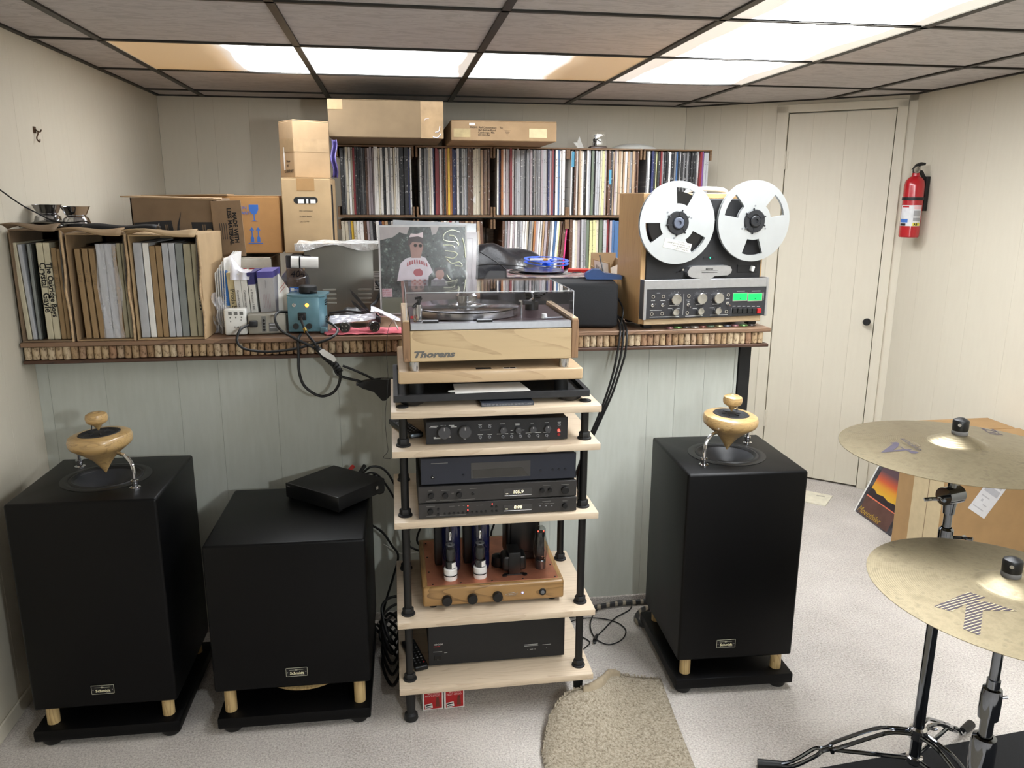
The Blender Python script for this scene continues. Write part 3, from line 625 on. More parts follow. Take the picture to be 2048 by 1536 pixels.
# white carton with red handling marks; orange box with glass and arrows above it
t = carton('white_carton', 'white carton with red handling marks under the box with blue symbols', (-.82, 3.32, ZL+.002), .335, .28, .19, M('white_card', (196, 190, 176), .8, 0, .04), tape=None)
b = G(); b.mat(RED)
for q in ((.2, .11, .24, .15), (.25, .115, .278, .15), (.25, .075, .278, .11), (.12, .1, .19, .15), (.2, .09, .24, .108)): b.box(q[0], -.001, q[1], q[2], -.0002, q[3])
b.mat(PAPER).box(.257, -.0016, .12, .259, -.0012, .142).box(.267, -.0016, .12, .269, -.0012, .142).box(.254, -.0016, .122, .274, -.0012, .125); b.out('handling_marks', parent=t, smooth=False)
text('15', .026, PAPER, t, (.252, -.0018, .083), name='carton_lettering')
t = carton('glass_symbol_box', 'orange brown carton printed with a blue goblet and two blue arrows', (-.93, 3.32, ZL+.212), .492, .3, .222, M('cardboard_amber', (170, 126, 78), .85, 0, .05, 12), tape=None)
G().box(-.02, -.01, .222, .3, .14, .226).out('bent_flap', CARD, t, rot=(0, R(-1), 0), smooth=False)
b = G(); b.mat(BLUE); cx = .392
b.prism([(cx-.018, .19), (cx+.018, .19), (cx+.018, .172), (cx+.01, .156), (cx+.002, .151), (cx+.002, .13), (cx+.014, .126), (cx-.014, .126), (cx-.002, .13), (cx-.002, .151), (cx-.01, .156), (cx-.018, .172)], -.001, -.0002)
for ax in (cx-.012, cx+.012): b.prism([(ax-.002, .044), (ax-.006, .044), (ax-.006, .062), (ax-.002, .068), (ax-.002, .09), (ax-.009, .09), (ax, .103), (ax+.009, .09), (ax+.002, .09), (ax+.002, .068), (ax+.006, .062), (ax+.006, .044)], -.001, -.0002)
b.box(cx-.028, -.001, .038, cx+.028, -.0002, .041); b.out('goblet_and_arrows', parent=t, smooth=False)
for s, x, z, a in (('ZON', .338, .172, .018), ('COMPANY', .304, .152, .018), ('73 cm', .318, .04, .017)): text(s, a, BLUE, t, (x-.012, -.001, z), name='carton_lettering')
t = carton('numbered_box', 'small tan box hand marked 4048 behind the bottle', (-.425, 3.3, ZL+.002), .2, .25, .19, CARD, tape=None)
text('4048', .038, INK, t, (.015, -.001, .115), shear=.2, name='box_lettering')
# tall carton with hand hole
t = carton('tall_carton', 'tall tan carton with an oval hand hole, standing under the wrinkled box', (-.425, 3.3, ZL+.212), .19, .3, .292, CARDL, tape=None)
G().box(.06, -.0012, .245, .128, -.0003, .292).out('tape_strip', TAPE, t, smooth=False)
b = G(); b.mat(BLKM); n_ = 14
b.prism([(.092+.033*(1 if math.cos(a) > 0 else -1)+.014*math.cos(a), .208+.013*math.sin(a)) for a in [2*math.pi*i/n_+.1 for i in range(n_)]], -.0012, -.0002)
b.mat(PAPER).box(.062, -.0018, .196, .085, -.0013, .212).box(.094, -.0018, .196, .102, -.0013, .214).box(.11, -.0018, .196, .13, -.0013, .211); b.out('hand_hole', parent=t, smooth=False)
for i, s in enumerate(('Disc connecteurs', 'le plaisir absolu', 'Lot: CL 700')): text(s, .0075, INK, t, (.065, -.001, .165-i*.021), name='carton_lettering')
G().box(.19, .03, .02, .1906, .12, .27).out('side_label', BLKM, t, smooth=False)
# wrinkled box on top of it, turned
t = carton('wrinkled_box', 'turned brown box with tape and handwriting, on top of the tall carton', (-.372, 3.33, ZL+.508), .155, .14, .218, CARD, rz=R(12), tape=None)
t.rotation_euler = (0, 0, R(30))
G().box(-.0012, -.001, .1, .15, -.0003, .15).box(-.001, .0, .1, -.0003, .12, .15).out('tape_strip', CTAPE, t, smooth=False)
G().box(-.001, .09, .03, -.0003, .1, .12).out('paper_slip', PAPER, t, smooth=False)
o = text('CABERNET', .017, INK, t, (-.001, .095, .02), rot=(R(90), 0, R(-90)), shear=.3, name='handwriting')
for s, z in (('SET', .042), ('Phono', .06)): text(s, .014, INK, t, (-.001, .075, z), rot=(R(90), 0, R(-90)), shear=.3, name='handwriting')
t = thing('purple_bag', 'purple plastic bag wedged beside the wrinkled box', 'bag', (-.235, 3.42, ZL+.512))
G().grid(lambda u, v: (.005+.014*u+.004*math.sin(9*v), .03*math.sin(u*3)+.01*math.cos(7*v), .15*v), 6, 14).out('bag_film', M('purple_film', (92, 82, 140), .25, 0, .15, coat=.5), t, fix=False).modifiers.new('s', 'SOLIDIFY').thickness = .004
# ---------------------------------------------------------------- tape cartons, papers, adaptors
def tcarton(x, w, h, y, col, lab, spine, tcol=INK, tsz=.011, top=None, d=.17, half=None, lean=2):
    t = thing('tape_carton', lab, 'box', (x, y, ZL+.002), rot=(0, R(-lean), 0))
    b = G(); b.mat(col).box(0, 0, 0, w, d, h, .0008, 1)
    if top: b.mat(top).box(-.0004, -.0006, h*.8 if half is None else h*half, w+.0004, d, h+.0006)
    b.out('carton_body', parent=t)
    if spine: text(spine, tsz, tcol, t, (w*.3, -.001, h*.72), rot=(R(90), R(90), 0), name='spine_print')
    return t
WC = M('white_card_gloss', (208, 206, 200), .5, 0, .03); NV = M('navy_card', (44, 42, 96), .5, 0, .04); BC = M('blue_card', (52, 118, 196), .5, 0, .03); OC = M('cream_card', (196, 182, 140), .6, 0, .08)
tcarton(-.545, .02, .195, 2.68, WC, 'narrow carton with blue upper part beside the stacked white papers', 'recording tape', WC, .011, BC, half=.42, lean=3)
tcarton(-.523, .021, .19, 2.67, OC, 'narrow cream carton printed Prode & Lucia style lettering down its spine', 'Proda & Lucia', INK, .02, lean=3)
tcarton(-.5, .02, .188, 2.66, WC, 'left one of two white cartons under the milky plastic bag', 'Computer tape', INK, .009, lean=3)
tcarton(-.479, .0195, .187, 2.66, WC, 'right one of two white cartons under the milky plastic bag', 'Computer tape', INK, .009, lean=3)
tcarton(-.457, .021, .19, 2.66, WC, 'carton with dark blue top and a small round logo on its spine', 'o Precision 1800', INK, .01, NV, lean=3)
t = tcarton(-.43, .05, .192, 2.665, M('grey_card', (168, 166, 166), .5, 0, .04), 'wide pale grey carton with a purple notched top', None, top=M('violet_card', (74, 68, 140), .5, 0, .05), half=.9, lean=2)
b = G(); b.mat(M('red_grey_ink', (140, 90, 96), .6, 0, 0))
for i in range(5): b.box(.014+.005*i, -.0012, .075-.004*(i % 2), .0145+.005*i, -.0008, .12)
b.mat(INK)
for q in ((.024, .14, .0246, .165), (.02, .016, .036, .017), (.02, .028, .036, .029), (.02, .016, .0206, .029), (.0354, .016, .036, .029)): b.box(q[0], -.0012, q[1], q[2], -.0008, q[3])
b.out('faint_print', parent=t, smooth=False)
t = thing('paper_stack', 'leaning stack of white papers and envelopes beside the third record box', 'papers', (-.565, 2.67, ZL+.001), rot=(0, R(3), 0))
for i in range(5):
    G().add([(-.004+.006*i, 0, 0), (.0+.006*i, .2, 0), (.012+.006*i, .2, .25), (-.012+.007*i, .0, .19+.012*i)], [(0, 1, 2, 3)]).out('paper_sheet', PAPER, t, smooth=False, fix=False).modifiers.new('s', 'SOLIDIFY').thickness = .0012
t = thing('plastic_wrapping', 'crumpled grey clear plastic standing at the foot of the white papers', 'wrapping', (-.575, 2.645, ZL+.001))
G().grid(lambda u, v: (.0+.075*u*(.4+.6*(1-v)**.6)+.005*math.sin(13*v), -.01+.012*math.sin(14*u+3*v)-.01*v, .125*v+.008*math.sin(6*u)*v), 18, 14).out('plastic_film', POLY, t, fix=False)
t = thing('milky_plastic_bag', 'milky plastic bag draped over the two white tape cartons', 'bag', (-.5, 2.65, ZL+.185))
G().grid(lambda u, v: (-.018+.06*u, .0+.15*v-.004*math.sin(12*u), 0.006+.05*math.sin(math.pi*min(1, v*1.3))*(1-u)**1.1*(.7+.3*math.sin(5*u+4*v))-.02*(v < .05)), 16, 12).out('bag_film', POLYW, t, fix=False)
t = thing('mailing_envelope', 'white envelope with two red diagonal stripes standing beside the bottle', 'envelope', (-.365, 2.66, ZL+.001))
b = G(); b.mat(PAPER).grid(lambda u, v: (-.01+.042*u+.01*v*(.5-u), -.004*math.sin(5*u+4*v), v*(.19-.05*u)), 6, 8); b.mat(RED)
for z in (.135, .147): b.quad((-.002, -.007, z-.01), (.018, -.008, z+.012), (.018, -.008, z+.014), (-.002, -.007, z-.008))
b.out('envelope_sheet', parent=t, fix=False, smooth=True)
# outlet adaptor and surge strip
t = thing('outlet_adaptor', 'white plug-in outlet adaptor standing at the shelf edge left of the grey strip', 'adaptor', (-.533, 2.585, ZL+.0015), R(6))
G().box(0, 0, 0, .068, .05, .083, .006, 3).out('adaptor_body', WHITE, t)
b = G(); b.mat(M('grey_print', (110, 110, 106), .5, 0, 0))
for x in (.014, .031, .048):
    b.box(x, -.0006, .064, x+.011, .0, .075); b.box(x+.003, -.0006, .054, x+.007, .0, .059)
for x, z in ((.018, .042), (.05, .046)): b.box(x, -.0006, z, x+.003, 0, z+.004)
b.out('indicator_marks', parent=t, smooth=False); text('PURE', .009, INK, t, (.028, -.0008, .022), shear=.2, name='adaptor_lettering')
t = thing('surge_strip', 'grey multi outlet surge strip lying along the shelf edge beside the blue box', 'power strip', (-.462, 2.59, ZL+.0015), R(8))
G().box(0, 0, 0, .118, .06, .064, .006, 3).out('strip_body', M('warm_grey_plastic', (150, 146, 134), .45, 0, .03), t)
b = G(); b.mat(MATS['grey_print']).box(.042, -.0006, .008, .056, 0, .058); b.mat(INK)
for z in (.014, .024, .034, .044): b.disc((.049, -.001, z), .0042, (0, -1, 0), 12)
b.mat(M('label_grey', (90, 90, 88), .4)).box(.064, -.0008, .008, .092, 0, .036); b.mat(MATS['light_grey_slipcase']).box(.066, -.001, .03, .09, -.0004, .033).box(.066, -.001, .02, .084, -.0004, .022); b.out('strip_panel', parent=t, smooth=False)
b = G(); b.box(.004, -.022, .026, .03, .0, .046, .004, 2); o = b.out('power_plug', RUBBER, t, label='black plug pushed into the strip')
# water bottle with paper roll strapped to the neck
t = thing('water_bottle', 'smoky clear wide neck water bottle with black cap standing behind the blue box', 'bottle', (-.325, 2.75, ZL+.001))
SMK = thin('smoke_plastic', (196, 200, 214), 1.5)
G().lathe([(0, 0), (.04, 0), (.045, .005), (.045, .1), (.043, .103), (.045, .106), (.046, .165), (.044, .172), (.026, .195), (.0255, .205)], n=36).out('bottle_body', SMK, t)
G().lathe([(0, .004), (.0425, .004), (.0425, .118), (0, .118)], n=30).out('water', thin('bottle_water', (205, 208, 220), 1.33), t)
G().lathe([(.027, .2), (.0285, .202), (.0285, .238), (.026, .241), (0, .241)], n=30).out('bottle_cap', RUBBER, t)
b = G(); b.tube([(.028, 0, .205), (.05, -.004, .208), (.056, -.006, .222), (.054, -.004, .236), (.03, 0, .24)], .003, 6, 5).out('cap_loop', RUBBER, t)
b = G(); b.mat(BLUE)
b.grid(lambda u, v: (.0462*math.cos(-1.9+1.0*u), .0462*math.sin(-1.9+1.0*u), .122+.017*v), 10, 2); b.mat(PAPER).grid(lambda u, v: (.0465*math.cos(-1.85+.26*u), .0465*math.sin(-1.85+.26*u), .125+.011*v), 4, 1); b.out('brand_band', parent=t, fix=False)
text('nalgene', .012, PAPER, t, (-.004, -.0472, .1265), rot=(R(90), 0, R(8)), name='bottle_lettering', sx=.9)
t = thing('paper_roll', 'white paper roll strapped to the neck of the water bottle by a black band', 'roll', (-.333, 2.72, ZL+.222), R(4))
G().cyl((0, 0, 0), (.088, .0, -.004), .019, n=28).out('rolled_paper', PAPER, t)
G().cyl((.026, 0, -.001), (.031, 0, -.0012), .0203, n=28, cap=False).cyl((.026, 0, -.001), (.031, 0, -.0012), .0203, n=28).out('rubber_band', RUBBER, t)
# blue variable transformer
t = thing('variable_transformer', 'teal blue metal transformer box with a black dial and an amber lamp', 'transformer', (-.338, 2.6, ZL+.001), R(-3))
TL = M('teal_enamel', (94, 132, 144), .32, .2, .04, 40, coat=.3)
o8 = [(.002, .004), (.098, .004), (.112, .02), (.117, .06), (.112, .1), (.09, .118), (.02, .118), (0, .1), (-.003, .06), (0, .02)]
b = G(); b.prism(o8, .006, .118, 'z'); b.prism([(.0-.004, .02), (.02, .0), (.1, .0), (.12, .02), (.122, .1), (.1, .122), (.02, .122), (-.006, .1)], .118, .124, 'z').box(.0, -.0, .006, .1, .006, .118, .002)
b.out('enclosure', TL, t, ang=40)
G().box(.1, -.004, .0, .124, .012, .02, .003).out('mounting_foot', TL, t)
G().lathe([(.0, .15), (.024, .15), (.029, .146), (.029, .128), (.026, .124), (0, .124)], (.058, .062, 0), 28).box(.07, .03, .126, .092, .036, .134, .002).out('dial_knob', RUBBER, t)
G().cyl((.022, -.002, .093), (.022, -.006, .093), .006, n=14).cyl((.022, -.005, .093), (.0235, -.014, .096), .002, n=8).out('toggle_switch', CHROME, t)
G().lathe([(0, 0), (.005, .001), (.006, .004), (.006, .008)], n=16, M_=Matrix.Translation((.062, -.006, .092)) @ Matrix.Rotation(R(-90), 4, 'X')).out('pilot_lamp', glow('amber_glow', (255, 170, 60), 2.6, (200, 120, 40)), t)
G().box(.032, -.006, .044, .058, .004, .068, .002).box(.038, -.02, .048, .052, -.004, .062, .003).out('socket', RUBBER, t)
for x in (.024, .066): G().cyl((x, .002, .024), (x, -.005, .024), .0095, n=18).out('fuse_cap', M('dark_bakelite', (44, 46, 46), .35), t)
b = G()
for z in (.034, .041, .048, .088, .095, .102): b.box(.1155, .03, z, .1195, .065, z+.0028, .0006, 1); b.box(-.004, .03, z, -.0005, .07, z+.0028)
b.out('vent_slots', INK, t, smooth=False)
# heavy black leads
t = thing('power_lead', 'thick black lead looping from the grey strip round to the right of the blue box', 'cable')
G().tube([(-.455, 2.575, 1.088), (-.475, 2.53, 1.08), (-.483, 2.505, 1.05), (-.462, 2.5, 1.025), (-.4, 2.5, 1.014), (-.33, 2.5, 1.018), (-.262, 2.5, 1.032), (-.2, 2.5, 1.052), (-.178, 2.53, 1.069), (-.19, 2.56, 1.082), (-.215, 2.6, 1.09)], .0042, 8, 8).out('cable_run', RUBBER, t)
t = thing('power_lead', 'thick black lead arching from the left side of the blue box to the hanging connector', 'cable')
G().tube([(-.34, 2.62, 1.12), (-.365, 2.58, 1.125), (-.372, 2.55, 1.108), (-.355, 2.53, 1.078), (-.32, 2.505, 1.06), (-.285, 2.497, 1.042), (-.24, 2.49, 1.018), (-.215, 2.49, .995), (-.195, 2.49, .965), (-.178, 2.49, .935), (-.12, 2.49, .915), (-.07, 2.49, .9)], .0042, 8, 8).out('cable_run', RUBBER, t)
t = thing('power_lead', 'black lead with a white tag, plugged into the front of the blue box', 'cable')
G().tube([(-.295, 2.575, 1.105), (-.288, 2.55, 1.092), (-.272, 2.52, 1.065), (-.25, 2.5, 1.04), (-.235, 2.495, 1.02)], .0042, 8, 6).tube([(-.165, 2.49, .965), (-.13, 2.49, .95), (-.09, 2.49, .93), (-.06, 2.49, .912)], .004, 8, 6).out('cable_run', RUBBER, t)
G().tube([(-.245, 2.49, 1.03), (-.225, 2.488, 1.005), (-.205, 2.488, .985), (-.185, 2.488, .965), (-.172, 2.488, .945)], lambda q: .0085+.003*math.sin(math.pi*q)+.0012*math.sin(70*q), 10, 8).out('inline_connector', RUBBER, t)
G().add([(-.235, 2.476, 1.016), (-.222, 2.476, 1.024), (-.188, 2.476, 1.0), (-.182, 2.476, .986), (-.19, 2.476, .98), (-.225, 2.476, 1.002)], [(0, 1, 2, 3, 4, 5)]).out('warning_tag', PAPER, t, smooth=False, fix=False)
G().cyl((-.281, 2.535, 1.078), (-.276, 2.525, 1.07), .006, n=12).out('gold_ring', M('brass', (190, 160, 80), .3, 1), t)
t = thing('power_lead', 'thick black lead hanging in a round loop under the shelf', 'cable')
G().tube([(-.297, 2.56, 1.056), (-.299, 2.503, 1.045), (-.299, 2.495, 1.0), (-.3, 2.49, .955), (-.29, 2.49, .91), (-.262, 2.49, .88), (-.232, 2.49, .868), (-.2, 2.49, .878), (-.18, 2.49, .905), (-.173, 2.49, .94), (-.18, 2.489, .965)], .0045, 9, 8).out('cable_run', RUBBER, t)
t = thing('plug_splitter', 'bulky black wedge shaped connector held in the air left of the turntable board', 'connector', (-.075, 2.49, .9))
G().prism([(-.045, .002), (-.04, .012), (.0, .018), (.03, .02), (.075, .02), (.075, -.004), (.06, -.03), (.04, -.05), (.03, -.05), (.018, -.036), (.004, -.02), (-.03, -.008)], -.014, .014).out('connector_body', RUBBER, t)
G().box(.028, -.015, .018, .07, .015, .0215, .001).tube([(-.05, 0, .004), (-.04, 0, .004)], .006, 8, 1).out('connector_rim', M('glossy_black', (40, 40, 42), .12, 0, 0, coat=1), t)
G().tube([(.074, 0, .005), (.095, .0, .0), (.11, .03, -.06), (.1, .06, -.2)], .004, 8, 5).out('cable_run', RUBBER, t)
# grey louvred cabinet with bubble wrap
t = thing('louvred_metal_case', 'grey louvred metal case covered with white plastic sheet, behind the blue box', 'metal case', (-.318, 2.98, ZL+.001))
GM = M('grey_enamel', (128, 126, 118), .35, .5, .05, 8)
G().box(0, 0, .006, .29, .3, .262, .004).out('case_body', GM, t)
G().box(.01, .02, 0, .28, .28, .007).box(.1455, -.0006, .01, .1468, .001, .26).out('case_base', GM, t, smooth=False)
for x in (.06, .188):
    for i in range(4):
        G().lathe([(0, 0), (.0035, .001), (.0042, .01), (.0042, .04), (.0035, .049), (0, .05)], n=10, M_=Matrix.Translation((x, 0, .098-.0165*i)) @ Matrix.Rotation(R(90), 4, 'Y')).out('louvre', M('louvre_grey', (170, 168, 158), .3, .6), t)
b = G(); b.mat(PAPER).box(.247, -.0012, .095, .285, -.0004, .165); b.mat(INK)
for i in range(10): b.box(.25, -.0016, .158-.0055*i, .282-.004*((i*7) % 3), -.0013, .1598-.0055*i)
b.box(.252, -.0016, .1, .28, -.0013, .104); b.out('printed_label', parent=t, smooth=False)
def drape(u, v):
    x = -.03+.33*u; 
    if v < .3: y = -.012-.006*math.sin(22*u); z = .268-.028*(1-v/.3)*(.6+.4*math.sin(9*u+1))
    else: y = -.01+.2*(v-.3)/.7; z = .268+.004*math.sin(18*u+9*v)
    return (x, y, z)
G().grid(drape, 40, 14).out('plastic_sheet', M('foil_plastic', (214, 214, 212), .2, .1, .06, 30, 1, .01, coat=.5), t, fix=False)
# black bag, folded sunglasses-like straps, polythene, pink cloth, valve tubes with pins
t = thing('black_soft_bag', 'low black soft bag with a loose strap in front of the louvred case', 'bag', (-.215, 2.72, ZL+.001))
G().grid(lambda u, v: (.0+.17*u, .0+.11*v+.006*math.sin(8*u), .004+.058*math.sin(math.pi*min(1, u*.8+.12))*math.sin(math.pi*(.12+.8*v))**.6+.003*math.sin(25*u)), 20, 12).out('bag_body', M('black_nylon', (30, 30, 33), .4, 0, .15, 30, .5, .003), t, fix=False).modifiers.new('s', 'SOLIDIFY').thickness = .003
G().tube([(.0, -.01, .05), (.06, -.012, .055), (.12, -.01, .045), (.155, -.006, .03)], .004, 6, 6).out('bag_strap', RUBBER, t)
t = thing('black_blade_clip', 'pair of flat black blades standing up at an angle from the black bag', 'clip', (-.065, 2.7, ZL+.03))
for x, L in ((0, .13), (-.008, .095)):
    G().prism([(-.004, 0), (.006, 0), (.004, L*.8), (0, L), (-.006, L*.85)], -.002, .002).out('blade', MATS['glossy_black'], t, loc=(x, x, 0), rot=(0, R(-38 if x == 0 else -46), 0))
G().box(-.012, -.01, -.012, .02, .01, .008, .004).out('clip_hinge', RUBBER, t)
t = thing('pink_cloth', 'pink cloth lying flat on the shelf edge under the two valves', 'cloth', (-.215, 2.55, ZL))
G().grid(lambda u, v: (.0+.26*u-.01*math.sin(6*v), -.012*0+.0+.12*v, .0025+.003*abs(math.sin(17*u+4*v))+.002*math.sin(23*v)), 40, 16).out('cloth_sheet', M('pink_cotton', (222, 118, 130), .9, 0, .08, 60, .3, .002), t, fix=False).modifiers.new('s', 'SOLIDIFY').thickness = .002
for x, lab, rz in ((-.158, 'left radio valve lying pins forward on the pink cloth', -4), (-.062, 'right radio valve lying pins forward on the pink cloth', 12)):
    t = thing('radio_valve', lab, 'valve', (x, 2.565, ZL+.023), R(rz))
    Mx = Matrix.Rotation(R(-90), 4, 'X')
    G().lathe([(0, 0), (.0165, 0), (.0175, .002), (.0175, .018), (.016, .022)], n=26, M_=Mx).out('valve_base', MATS['glossy_black'], t)
    G().lathe([(.016, .02), (.019, .032), (.0195, .06), (.016, .075), (.008, .082), (0, .084)], n=26, M_=Mx).out('glass_envelope', GLASS, t)
    G().lathe([(0, .03), (.011, .03), (.011, .06), (0, .06)], n=12, M_=Mx).out('electrode', STEELG, t)
    b = G()
    for a in (45, 135, 225, 315): b.cyl((.009*math.cos(R(a)), 0, .009*math.sin(R(a))), (.009*math.cos(R(a)), -.009, .009*math.sin(R(a))), .0018, n=8)
    b.out('pins', CHROME, t)
t = thing('polythene_bag', 'long empty polythene bag lying over the valves and the black bag', 'bag', (-.21, 2.585, ZL+.045))
G().grid(lambda u, v: (.0+.15*u, -.0+.06*v, .002-.018*(1-v)*(1-.4*u)+.012*u+.003*math.sin(20*v+6*u)), 22, 14).out('bag_film', POLYW, t, fix=False)
t = thing('polythene_bag', 'bluish polythene bag drooping over the shelf beside the turntable', 'bag', (-.075, 2.6, ZL+.05))
G().grid(lambda u, v: (.0+.095*u, -.0+.07*v-.05*u, .022*math.cos(2.4*u)*(.6+.4*v)+.004*math.sin(9*v+6*u)+.004), 18, 12).out('bag_film', POLYW, t, fix=False)
tag(G().tube([(-.08, 2.66, 1.09), (-.06, 2.63, 1.115), (-.045, 2.64, 1.1), (-.02, 2.62, 1.1), (0, 2.58, 1.09), (.012, 2.55, 1.068)], .0022, 6, 8).out('curled_cable', WHITE), 'thin white cord curling over the polythene bag', 'cord')
tag(G().tube([(-.06, 2.95, 1.18), (-.045, 2.9, 1.16), (-.06, 2.88, 1.12), (-.08, 2.86, 1.1), (-.05, 2.83, 1.07)], .006, 8, 6).out('bent_cable', RUBBER), 'black cord bent behind the photo sleeve next to the louvred case', 'cord')
# ---------------------------------------------------------------- photo sleeve (print of two people outdoors) and sleeves behind
def sleeve3(name, label, x, y, w, z0, rz, rot=(0, 0, 0)): return thing(name, label, 'record', (x, y, z0), rot=rot)
t = thing('picture_sleeve', 'record sleeve with an outdoor snapshot of two people, propped behind the turntable', 'record', (-.047, 2.86, ZL+.022), rot=(R(-3), 0, 0))
G().box(0, 0, 0, .315, .006, .315).out('sleeve_board', M('grey_white_card', (196, 196, 196), .4), t, smooth=False)
FOL = N('print_foliage'); _a = FOL.noise(FOL.coord(), 55, 5, .75)
FOL.l(FOL.ramp(_a, [(.36, lin((22, 28, 28))), (.55, lin((46, 56, 54))), (.62, lin((92, 104, 100))), (.7, lin((160, 168, 156)))]), FOL.b.inputs['Base Color']); FOL.b.inputs['Roughness'].default_value = .25; FOL = FOL.m
def blob(b, cx, cz, rx, rz, y, n=18, j=0, seed=1):
    rr = random.Random(seed); b.add([(cx+rx*math.cos(2*math.pi*i/n)*(1+rr.uniform(-j, j)), y, cz+rz*math.sin(2*math.pi*i/n)*(1+rr.uniform(-j, j))) for i in range(n)], [tuple(range(n))])
b = G(); PM = lambda n_, c: M('print_'+n_, c, .25, 0, .05, 40)
b.mat(PM('sky', (164, 158, 158))).box(.006, -.0008, .004, .309, -.0003, .309)
b.mat(FOL).prism([(.006, .03), (.006, .262), (.03, .268), (.05, .272), (.075, .29), (.1, .282), (.112, .309), (.185, .309), (.19, .28), (.205, .285), (.215, .309), (.309, .309), (.309, .03)], -.0014, -.0008)
b.mat(PM('ground', (96, 100, 84))).box(.006, -.0018, .004, .12, -.0014, .06); b.mat(PM('log', (128, 124, 120))).box(.085, -.0024, .03, .309, -.0014, .098)
b.mat(PM('shirt', (196, 190, 200))).prism([(.1, .1), (.1, .12), (.062, .118), (.075, .18), (.095, .198), (.125, .206), (.15, .206), (.165, .2), (.18, .175), (.19, .15), (.175, .135), (.172, .1)], -.0028, -.002)
b.prism([(.182, .1), (.184, .12), (.2, .128), (.225, .128), (.24, .118), (.244, .1)], -.0028, -.002)
b.mat(PM('skin', (150, 116, 108))); b.prism([(.115, .2), (.112, .225), (.11, .245), (.125, .262), (.15, .26), (.158, .24), (.152, .218), (.148, .2)], -.0034, -.0026); b.prism([(.08, .03), (.075, .118), (.1, .118), (.1, .09), (.09, .03)], -.0034, -.0026)
blob(b, .215, .142, .016, .019, -.0032)
b.mat(PM('hair', (58, 44, 46))); b.prism([(.104, .24), (.104, .262), (.115, .274), (.14, .276), (.158, .268), (.158, .245), (.15, .254), (.12, .256)], -.0038, -.0034); b.prism([(.196, .146), (.198, .162), (.215, .168), (.235, .162), (.24, .15), (.228, .158), (.208, .156)], -.0036, -.0032)
b.mat(INK); blob(b, .13, .244, .006, .006, -.0042, 12); blob(b, .148, .243, .006, .006, -.0042, 12)
b.mat(PM('hat', (206, 190, 194))).prism([(.108, .272), (.115, .286), (.135, .284), (.158, .29), (.158, .27), (.14, .276)], -.004, -.0036)
b.mat(PM('shirt_red', (150, 66, 76))); blob(b, .138, .148, .017, .014, -.0034, 16, .12, 3)
for i in range(9): b.prism([(.098+.0085*i, .168+.012*math.sin(math.pi*(i+.5)/9)), (.104+.0085*i, .168+.012*math.sin(math.pi*(i+1)/9)), (.103+.0083*i, .182+.012*math.sin(math.pi*(i+1)/9)), (.099+.0083*i, .182+.012*math.sin(math.pi*(i+.5)/9))], -.0034, -.0028)
for i in range(6):
    for j in range(3):
        if (i+j) % 2: b.box(.112+.009*i, -.0034, .104+.007*j, .12+.009*i, -.0028, .11+.007*j)
b.mat(PM('sign', (186, 160, 168))).box(.008, -.0022, .062, .044, -.0014, .092)
b.mat(PM('glare', (214, 226, 176)))
b.out('photo_print', parent=t, smooth=False)
for s, z in (('PLEASE', .084), ('DO NOT', .075), ('SIT HERE', .067)): text(s, .0078, PM('shirt_red', (150, 66, 76)), t, (.009, -.0026, z), name='sign_lettering')
# wrinkled clear outer of the picture sleeve
G().grid(lambda u, v: (-.001+.317*u, -.006-.0016*math.sin(9*u*u+5*v)*(u > .6)-.001*math.sin(14*v+4*u), .0+.317*v), 40, 30).out('clear_outer', M('clear_outer_film', (255, 255, 255), .12, 0, 0, alpha=.06, coat=.25, bump=0), t, fix=False)
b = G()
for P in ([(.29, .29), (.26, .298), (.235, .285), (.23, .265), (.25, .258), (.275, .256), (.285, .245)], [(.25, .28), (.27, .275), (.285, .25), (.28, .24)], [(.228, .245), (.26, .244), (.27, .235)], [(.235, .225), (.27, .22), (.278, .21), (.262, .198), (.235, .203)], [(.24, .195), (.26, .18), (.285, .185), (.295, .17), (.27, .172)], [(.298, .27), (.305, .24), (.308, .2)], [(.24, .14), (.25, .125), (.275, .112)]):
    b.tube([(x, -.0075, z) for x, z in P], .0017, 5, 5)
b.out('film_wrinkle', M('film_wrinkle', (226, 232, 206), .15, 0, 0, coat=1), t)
t = thing('plain_sleeve', 'plain pale record sleeve in a clear outer showing right of the picture sleeve', 'record', (-.018, 2.878, ZL+.012), rot=(R(-3), R(2.5), 0))
G().box(0, 0, 0, .312, .005, .312).out('sleeve_board', M('plain_card', (186, 180, 184), .5), t, smooth=False)
G().box(-.002, -.001, 0, .32, -.0005, .318).out('clear_outer', MATS['clear_outer_film'], t, smooth=False); G().box(.296, -.0014, .03, .2965, -.0011, .29).box(.27, -.0014, .289, .2965, -.0011, .2895).out('printed_rule', INK, t, smooth=False)
t = thing('tilted_sleeve', 'record sleeve in a clear outer whose tilted top edge shows above the picture sleeve', 'record', (-.008, 2.895, ZL+.03), rot=(R(-3), R(2.6), 0))
G().box(0, 0, 0, .3, .004, .325).out('sleeve_board', M('grey_film', (170, 172, 176), .3, coat=.5), t, smooth=False)
